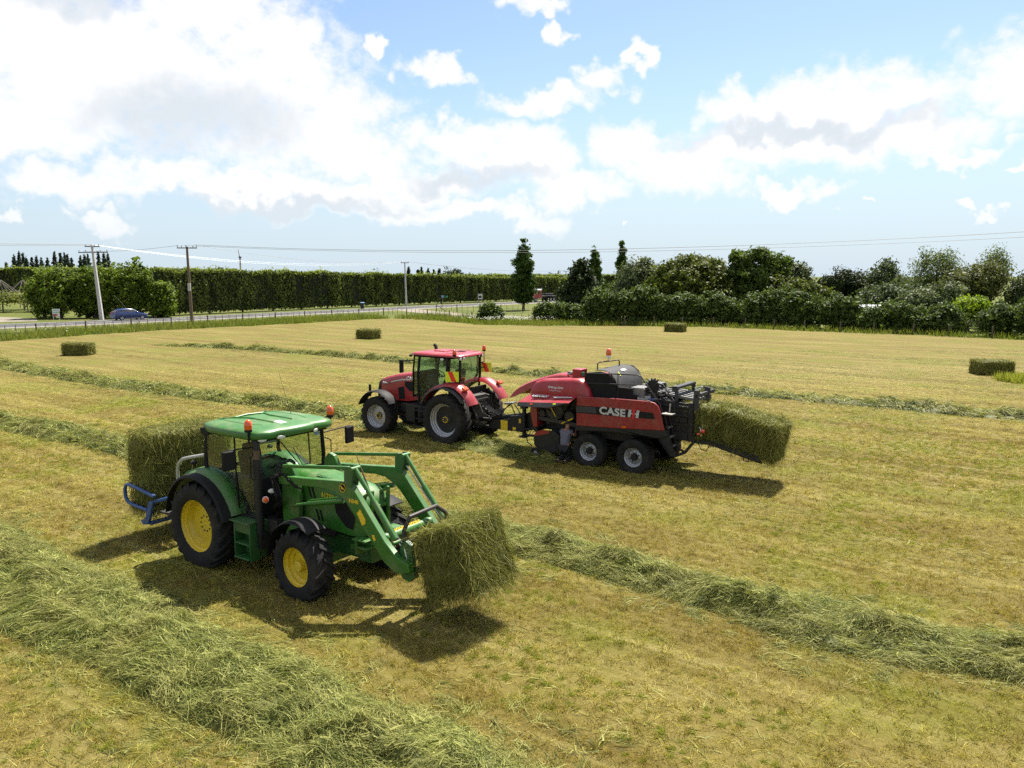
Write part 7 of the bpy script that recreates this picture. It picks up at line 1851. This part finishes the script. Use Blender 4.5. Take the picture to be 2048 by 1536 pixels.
MB().box((0, 0, 1.3), (0.95, 0.5, 1.1)).build('cabinet', 'white_paint', s2, bevel=0.02); MB().box((0, -0.26, 1.25), (0.7, 0.02, 0.5)).build('panel', 'grey_panel', s2); MB().box((0, 0, 1.92), (1.1, 0.7, 0.07)).build('roof', 'roof_iron', s2); MB().box((-0.38, 0, 0.4), (0.08, 0.08, 0.8)).box((0.38, 0, 0.4), (0.08, 0.08, 0.8)).build('leg', 'white_paint', s2)
s3 = empty('roadside_bin', (-26.2, 137.0, -0.012)); tag(s3, 'dark upright wheelie bin standing by the road before the hedge', 'bin')
MB().box((0, 0, 0.55), (0.52, 0.6, 1.0), taper=(1.15, 1.15)).build('body', 'grime_metal', s3, bevel=0.04); MB().box((0, 0, 1.09), (0.66, 0.74, 0.08), rot=(4, 0, 0)).build('lid', 'sign_blue', s3, bevel=0.02)

# frost fan on its mast
ff = empty('frost_fan', (-58.6, 170, -0.012)); tag(ff, 'white frost fan mast rising behind the shelterbelt', 'frost fan')
MB().tube([(0, 0, 0), (0, 0, 9.6)], [0.28, 0.18], 10).build('mast', 'pole_concrete', ff); MB().box((0, 0, 9.7), (0.4, 0.7, 0.4)).build('gearbox', 'grey_panel', ff, bevel=0.05); MB().box((-0.05, -0.45, 10.5), (0.16, 0.06, 1.7), rot=(0, -8, 0), taper=(0.5, 1)).box((0.10, -0.45, 8.95), (0.12, 0.06, 1.5), rot=(0, -8, 0)).build('blade', 'grey_metal', ff)

# ------------------------------------------------------------------ kiwifruit pergola at far left
pg = empty('orchard_pergola', (-86, 128, -0.012)); tag(pg, 'kiwifruit pergola with pointed string frames and pale leafy canopy', 'pergola')
rp = np.random.default_rng(77)
post = MB().tube([(0, 0, 0), (0, 0, 2.0)], 0.08, 6).build('post', 'batten_wood', pg); mast = MB().tube([(0, 0, 0), (0, 0, 5.2)], 0.06, 6).build('mast', 'batten_wood', pg)
firsts = [True, True]
for i in range(7):
    for j in range(4):
        x, y = -12 + i * 4.2 + 0.6 * rp.random(), -4 + j * 6.0
        o = post if firsts[0] else post.copy()
        if not firsts[0]: COL.objects.link(o); o.parent = pg
        firsts[0] = False; o.location = (x, y, 0)
        if i % 2 == 0 and j < 3:
            o = mast if firsts[1] else mast.copy()
            if not firsts[1]: COL.objects.link(o); o.parent = pg
            firsts[1] = False; o.location = (x, y + 0.2, 0)
            s_ = MB()
            for k_ in range(10):
                a = k_ / 10 * 2 * math.pi; s_.tube([(x, y + 0.2, 5.1), (x + 3.4 * math.cos(a), y + 3.4 * math.sin(a), 2.2)], 0.035, 4)
            s_.build('training_strings', 'batten_wood', pg)
v, f, t = crown_mesh([V6(-6, 0, 2.2, 9, 7, 0.45), V6(5, 2, 2.2, 10, 8, 0.45), V6(0, -4, 2.1, 13, 1.5, 0.5)], 520, 24, 0.22, 0.5, rp, floor=1.4, upb=0.8)
fast_mesh('leaf_canopy', v, f, 'kiwi_leaf', pg, t)

# ------------------------------------------------------------------ houses among the garden trees
def house(label, x, y, w, d, hw, hr, mroof, rz):
    h = empty('house', (x, y, -0.012), rz); tag(h, label, 'house', 'houses among the garden trees')
    MB().box((0, 0, hw / 2), (w, d, hw)).build('wall', 'house_wall', h)
    e = 0.4
    MB().add([(-w / 2 - e, -d / 2 - e, hw - 0.05), (w / 2 + e, -d / 2 - e, hw - 0.05), (w / 2 + e, 0, hw + hr), (-w / 2 - e, 0, hw + hr), (-w / 2 - e, d / 2 + e, hw - 0.05), (w / 2 + e, d / 2 + e, hw - 0.05)], [(0, 1, 2, 3), (3, 2, 5, 4)]).build('roof', mroof, h, smooth=False, solid=0.08)
    for s in (-1, 1): MB().prism([(-d / 2, hw), (d / 2, hw), (0, hw + hr - 0.06)], s * (w / 2 - 0.1), s * w / 2, 'yz').build('gable', 'house_wall', h)
    for xx in (-w * 0.28, w * 0.25):
        o = MB().box((xx, -d / 2 - 0.02, hw * 0.55), (1.4, 0.06, 1.1)).build('window', 'white_paint', h); MB().box((xx, -d / 2 - 0.055, hw * 0.55), (1.2, 0.02, 0.9)).build('pane', 'car_glass', o)
    MB().box((0, -d / 2 - 0.02, 1.0), (0.9, 0.05, 2.0)).build('door', 'house_wall', h)
    return h


house('house with grey iron roof showing above the middle shrubs', 37.2, 99, 6.0, 5, 2.4, 1.3, 'roof_iron', 8)
house('low shed with bright white roof behind the rounded shrubs', 40.2, 86.0, 4.2, 3.0, 2.2, 0.35, 'roof_white', -4)
gt_ = empty('garden_gate', (45.0, 76.6, -0.012), -40); tag(gt_, 'dark timber gate in the gap between the right-hand shrubs', 'gate')
for x in (-0.8, 0.8): MB().box((x, 0, 0.7), (0.12, 0.12, 1.5)).build('post', 'fence_wood', gt_)
for z in (0.3, 0.6, 0.9, 1.2): MB().box((0, 0, z), (1.5, 0.04, 0.12)).build('slat', 'fence_wood', gt_)

# ------------------------------------------------------------------ blue hatchback
CR = empty('blue_car', (-50.3, 102.6, 0.004), 50.5); tag(CR, 'dark blue hatchback with roof aerial driving along the road', 'car')
def csec(x, pts): return [(x, y, z) for y, z in pts] + [(x, -y, z) for y, z in reversed(pts)]
bs = MB().loft([csec(x, [(w * 0.9, 0.22), (w, 0.42), (w, zb - 0.12), (w * 0.93, zb), (w * 0.5, zb + 0.02)]) for x, w, zb in ((-2.12, 0.74, 0.86), (-2.02, 0.82, 0.95), (-1.4, 0.88, 0.98), (0, 0.89, 0.96), (0.9, 0.88, 0.96), (1.5, 0.86, 0.88), (2.0, 0.78, 0.74), (2.14, 0.66, 0.62))])
body = bs.build('body', 'car_blue', CR, angle=45)
cbn = MB().loft([csec(x, [(w0, 0.94), (w0 - (w0 - w1) * 0.5, (0.94 + z) / 2), (w1, z - 0.05), (w1 * 0.85, z)]) for x, w0, w1, z in ((-1.98, 0.78, 0.76, 1.0), (-1.72, 0.80, 0.66, 1.38), (-1.2, 0.82, 0.66, 1.49), (-0.4, 0.83, 0.67, 1.52), (0.2, 0.83, 0.66, 1.47), (1.15, 0.80, 0.76, 0.98))])
cbn.build('cabin', 'car_blue', CR, angle=45)
for s in (-1, 1):
    MB().add([(-1.62, s * 0.772, 1.06), (-0.62, s * 0.81, 1.04), (-0.62, s * 0.715, 1.40), (-1.38, s * 0.70, 1.38)], [(0, 1, 2, 3)]).build('rear_side_window', 'car_glass', CR, smooth=False)
    MB().add([(-0.54, s * 0.81, 1.04), (0.88, s * 0.81, 1.02), (0.22, s * 0.705, 1.38), (-0.54, s * 0.715, 1.40)], [(0, 1, 2, 3)]).build('front_side_window', 'car_glass', CR, smooth=False)
    for x in (-1.30, 1.32):
        w = empty('wheel', (x, s * 0.80, 0.32), 0, CR, 0.1)
        t_ = MB(); tyre_verts(t_, 0.32, 0.20, 0.21, 0, 1); t_.build('tyre', 'rubber', w); MB().lathe([(0.215, 0.09), (0.19, 0.075), (0.06, 0.085), (0, 0.085)], n=20, sgn=s).build('rim', 'silver_rim', w)
    MB().box((2.02, s * 0.62, 0.72), (0.12, 0.28, 0.14), rot=(0, 20, s * -25)).build('headlight', 'clear_lens', CR, bevel=0.03); MB().box((-2.04, s * 0.68, 0.90), (0.08, 0.2, 0.22)).build('tail_light', 'red_lens', CR, bevel=0.02)
    MB().box((0.72, s * 0.93, 1.06), (0.14, 0.18, 0.12)).build('mirror', 'car_blue', CR, bevel=0.03); MB().box((-0.35, s * 0.885, 0.80), (0.18, 0.02, 0.03)).build('door_handle', 'car_blue', CR); MB().box((0.1, s * 0.87, 0.26), (2.0, 0.05, 0.06)).build('sill', 'silver_rim', CR)
MB().add([(0.30, -0.60, 1.462), (0.30, 0.60, 1.462), (1.12, 0.70, 1.01), (1.12, -0.70, 1.01)], [(0, 1, 2, 3)]).build('windscreen', 'car_glass', CR, smooth=False).location.z = 0.012
MB().add([(-1.74, -0.58, 1.37), (-1.74, 0.58, 1.37), (-1.97, 0.70, 1.03), (-1.97, -0.70, 1.03)], [(0, 1, 2, 3)]).build('rear_window', 'car_glass', CR, smooth=False).location.x = -0.012
MB().tube([(-0.3, 0, 1.52), (-0.9, 0, 2.3), (-1.7, 0.0, 3.2)], 0.022, 5).build('aerial', 'batten_wood', CR)

# ------------------------------------------------------------------ red truck
TK = empty('red_truck', (6.3, 175.5, 0.004), -128); tag(TK, 'red truck with white-topped cab and flat deck on the far road', 'truck')
MB().box((3.1, 0, 1.25), (1.5, 2.2, 1.1)).box((3.75, 0, 0.75), (0.25, 2.4, 0.5)).build('bonnet', 'case_red', TK, bevel=0.15); cbk = MB().box((1.7, 0, 1.6), (1.5, 2.4, 1.7)).build('cab', 'case_red', TK, bevel=0.12); MB().box((1.65, 0, 2.62), (1.5, 2.3, 0.4)).build('cab_roof', 'white_paint', cbk, bevel=0.12)
MB().box((2.47, 0, 2.1), (0.04, 2.0, 0.7)).build('windscreen', 'car_glass', cbk); MB().box((3.87, 0, 1.3), (0.05, 1.1, 0.8)).build('grille', 'black_metal', TK); MB().box((3.95, 0, 0.6), (0.2, 2.4, 0.35)).build('bumper', 'silver_rim', TK, bevel=0.05)
for s in (-1, 1):
    MB().box((3.86, s * 0.85, 1.15), (0.06, 0.35, 0.25)).build('headlight', 'clear_lens', TK); MB().box((1.75, s * 1.215, 2.0), (0.8, 0.03, 0.6)).build('side_window', 'car_glass', cbk); MB().box((2.5, s * 1.4, 2.1), (0.15, 0.2, 0.5)).build('mirror', 'black_metal', TK); MB().tube([(0.75, s * 1.0, 0.8), (0.75, s * 1.0, 3.1)], 0.08, 8).build('stack', 'silver_rim', TK)
    for x in (3.1, -2.6, -3.8):
        w = empty('wheel', (x, s * 1.02, 0.5), 0, TK, 0.1); t_ = MB(); tyre_verts(t_, 0.5, 0.3, 0.3, 0, 1); t_.build('tyre', 'rubber', w); MB().lathe([(0.3, 0.13), (0.24, 0.08), (0, 0.10)], n=16, sgn=s).build('rim', 'silver_rim', w)
MB().box((-1.9, 0, 0.95), (6.2, 1.0, 0.3)).box((-1.9, 0, 1.25), (5.8, 2.4, 0.14)).build('deck', 'grime_metal', TK, bevel=0.02); MB().box((0.95, 0, 1.9), (0.1, 2.4, 1.3)).build('headboard', 'grime_metal', TK); MB().box((-2.5, 0.6, 1.6), (3.0, 0.5, 0.5)).box((-2.2, -0.5, 1.55), (2.0, 0.7, 0.4)).build('load', 'grey_panel', TK, bevel=0.05)

# ------------------------------------------------------------------ person kneeling at the baler
def skin_mesh(name, joints, edges, m, parent, root=0, levels=2):
    me = bpy.data.meshes.new(name); me.from_pydata([j[:3] for j in joints], edges, []); me.materials.append(MATS[m])
    ob = bpy.data.objects.new(name, me); COL.objects.link(ob); ob.parent = parent
    md = ob.modifiers.new('skin', 'SKIN'); md.use_smooth_shade = True
    for i, j in enumerate(joints):
        sv = me.skin_vertices[0].data[i]; rr = j[3]; sv.radius = rr if isinstance(rr, tuple) else (rr, rr); sv.use_root = (i == root)
    sb = ob.modifiers.new('sub', 'SUBSURF'); sb.levels = levels; sb.render_levels = levels
    return ob


PS = empty('person', bl_world(2.36, 1.12, 0.0), 146 - 90); tag(PS, 'person in light shirt darkened as in shade and dark trousers kneeling beside the baler pickup', 'person')
# local frame: +x faces into the machine
J = [(0.0, 0, 0.50, 0.13), (0.03, 0, 0.66, 0.125), (0.06, 0, 0.84, 0.14), (0.09, 0, 0.96, 0.10), (0.13, 0, 1.03, 0.052), (0.17, 0, 1.10, 0.075), (0.19, 0, 1.18, 0.088), (0.19, 0, 1.25, 0.07),
     (0.02, 0.10, 0.46, 0.09), (0.16, 0.13, 0.09, 0.062), (-0.05, 0.13, 0.075, 0.055), (-0.24, 0.13, 0.07, 0.04), (-0.33, 0.13, 0.05, 0.035),
     (0.02, -0.10, 0.46, 0.09), (0.16, -0.13, 0.09, 0.062), (-0.05, -0.13, 0.075, 0.055), (-0.24, -0.13, 0.07, 0.04), (-0.33, -0.13, 0.05, 0.035),
     (0.09, 0.17, 0.93, 0.060), (0.22, 0.25, 0.78, 0.042), (0.42, 0.20, 0.88, 0.030), (0.48, 0.19, 0.91, 0.034),
     (0.09, -0.17, 0.93, 0.060), (0.20, -0.25, 0.80, 0.042), (0.40, -0.16, 0.95, 0.030), (0.46, -0.15, 0.99, 0.034)]
E_ = [(0, 1), (1, 2), (2, 3), (3, 4), (4, 5), (5, 6), (6, 7), (0, 8), (8, 9), (9, 10), (10, 11), (11, 12), (0, 13), (13, 14), (14, 15), (15, 16), (16, 17), (3, 18), (18, 19), (19, 20), (20, 21), (3, 22), (22, 23), (23, 24), (24, 25)]
for base, sy in ((21, 1), (25, -1)):
    bx, by, bz, _ = J[base]
    for k_, (dy, ln) in enumerate(((-0.026, 0.065), (-0.009, 0.075), (0.009, 0.07), (0.026, 0.055))):
        a = len(J); J += [(bx + 0.035, by + dy, bz + 0.008, 0.009), (bx + 0.035 + ln * 0.6, by + dy, bz + 0.004, 0.0085), (bx + 0.03 + ln * 0.9, by + dy, bz - 0.018, 0.007)]
        E_ += [(base, a), (a, a + 1), (a + 1, a + 2)]
    a = len(J); J += [(bx + 0.01, by - sy * 0.036, bz - 0.006, 0.010), (bx + 0.035, by - sy * 0.055, bz - 0.01, 0.008)]; E_ += [(base, a), (a, a + 1)]
skin_mesh('body', J, E_, 'skin', PS)
skin_mesh('shirt', [(-0.01, 0, 0.47, 0.165), (0.02, 0, 0.62, 0.165), (0.05, 0, 0.82, 0.175), (0.08, 0, 0.95, 0.13), (0.11, 0, 1.0, 0.075), (0.09, 0.18, 0.93, 0.078), (0.17, 0.23, 0.84, 0.062), (0.09, -0.18, 0.93, 0.078), (0.16, -0.23, 0.85, 0.062)], [(0, 1), (1, 2), (2, 3), (3, 4), (3, 5), (5, 6), (3, 7), (7, 8)], 'shirt', PS)
skin_mesh('trousers', [(0.0, 0, 0.50, 0.15), (0.02, 0.10, 0.44, 0.112), (0.15, 0.13, 0.11, 0.082), (-0.05, 0.13, 0.09, 0.07), (-0.22, 0.13, 0.08, 0.056), (0.02, -0.10, 0.44, 0.112), (0.15, -0.13, 0.11, 0.082), (-0.05, -0.13, 0.09, 0.07), (-0.22, -0.13, 0.08, 0.056)], [(0, 1), (1, 2), (2, 3), (3, 4), (0, 5), (5, 6), (6, 7), (7, 8)], 'shorts', PS)
skin_mesh('boot', [(-0.22, 0.13, 0.07, 0.048), (-0.31, 0.13, 0.05, 0.045), (-0.36, 0.13, 0.03, 0.03)], [(0, 1), (1, 2)], 'shorts', PS); skin_mesh('boot', [(-0.22, -0.13, 0.07, 0.048), (-0.31, -0.13, 0.05, 0.045), (-0.36, -0.13, 0.03, 0.03)], [(0, 1), (1, 2)], 'shorts', PS)
MB().ball((0.165, 0, 1.225), 0.098, 14, 10, (1.0, 0.9, 0.95)).build('hair', 'hair', PS)
MB().lathe([(0, 0.012), (0.012, 0.0), (0, -0.012)], (0.285, 0.03, 1.19), n=8).lathe([(0, 0.012), (0.012, 0.0), (0, -0.012)], (0.285, -0.03, 1.19), n=8).build('eye', 'decal_white', PS); MB().box((0.295, 0, 1.16), (0.03, 0.022, 0.045)).build('nose', 'skin', PS, bevel=0.008); MB().box((0.283, 0, 1.12), (0.012, 0.05, 0.012)).build('mouth', 'case_dark_red', PS)
rg = MB(); r_ = np.random.default_rng(4)
for i in range(4): rg.box((r_.normal() * 0.07, r_.normal() * 0.06, 0.02 + 0.015 * i), (0.16, 0.11, 0.025), rot=(20 * r_.normal(), 20 * r_.normal(), 90 * r_.random()))
ro = rg.build('cloth', 'white_paint', None, bevel=0.01); ro.location = bl_world(3.36, 1.42, 0.0); tag(ro, 'crumpled pale cloth lying by the gauge wheel of the baler', 'cloth')
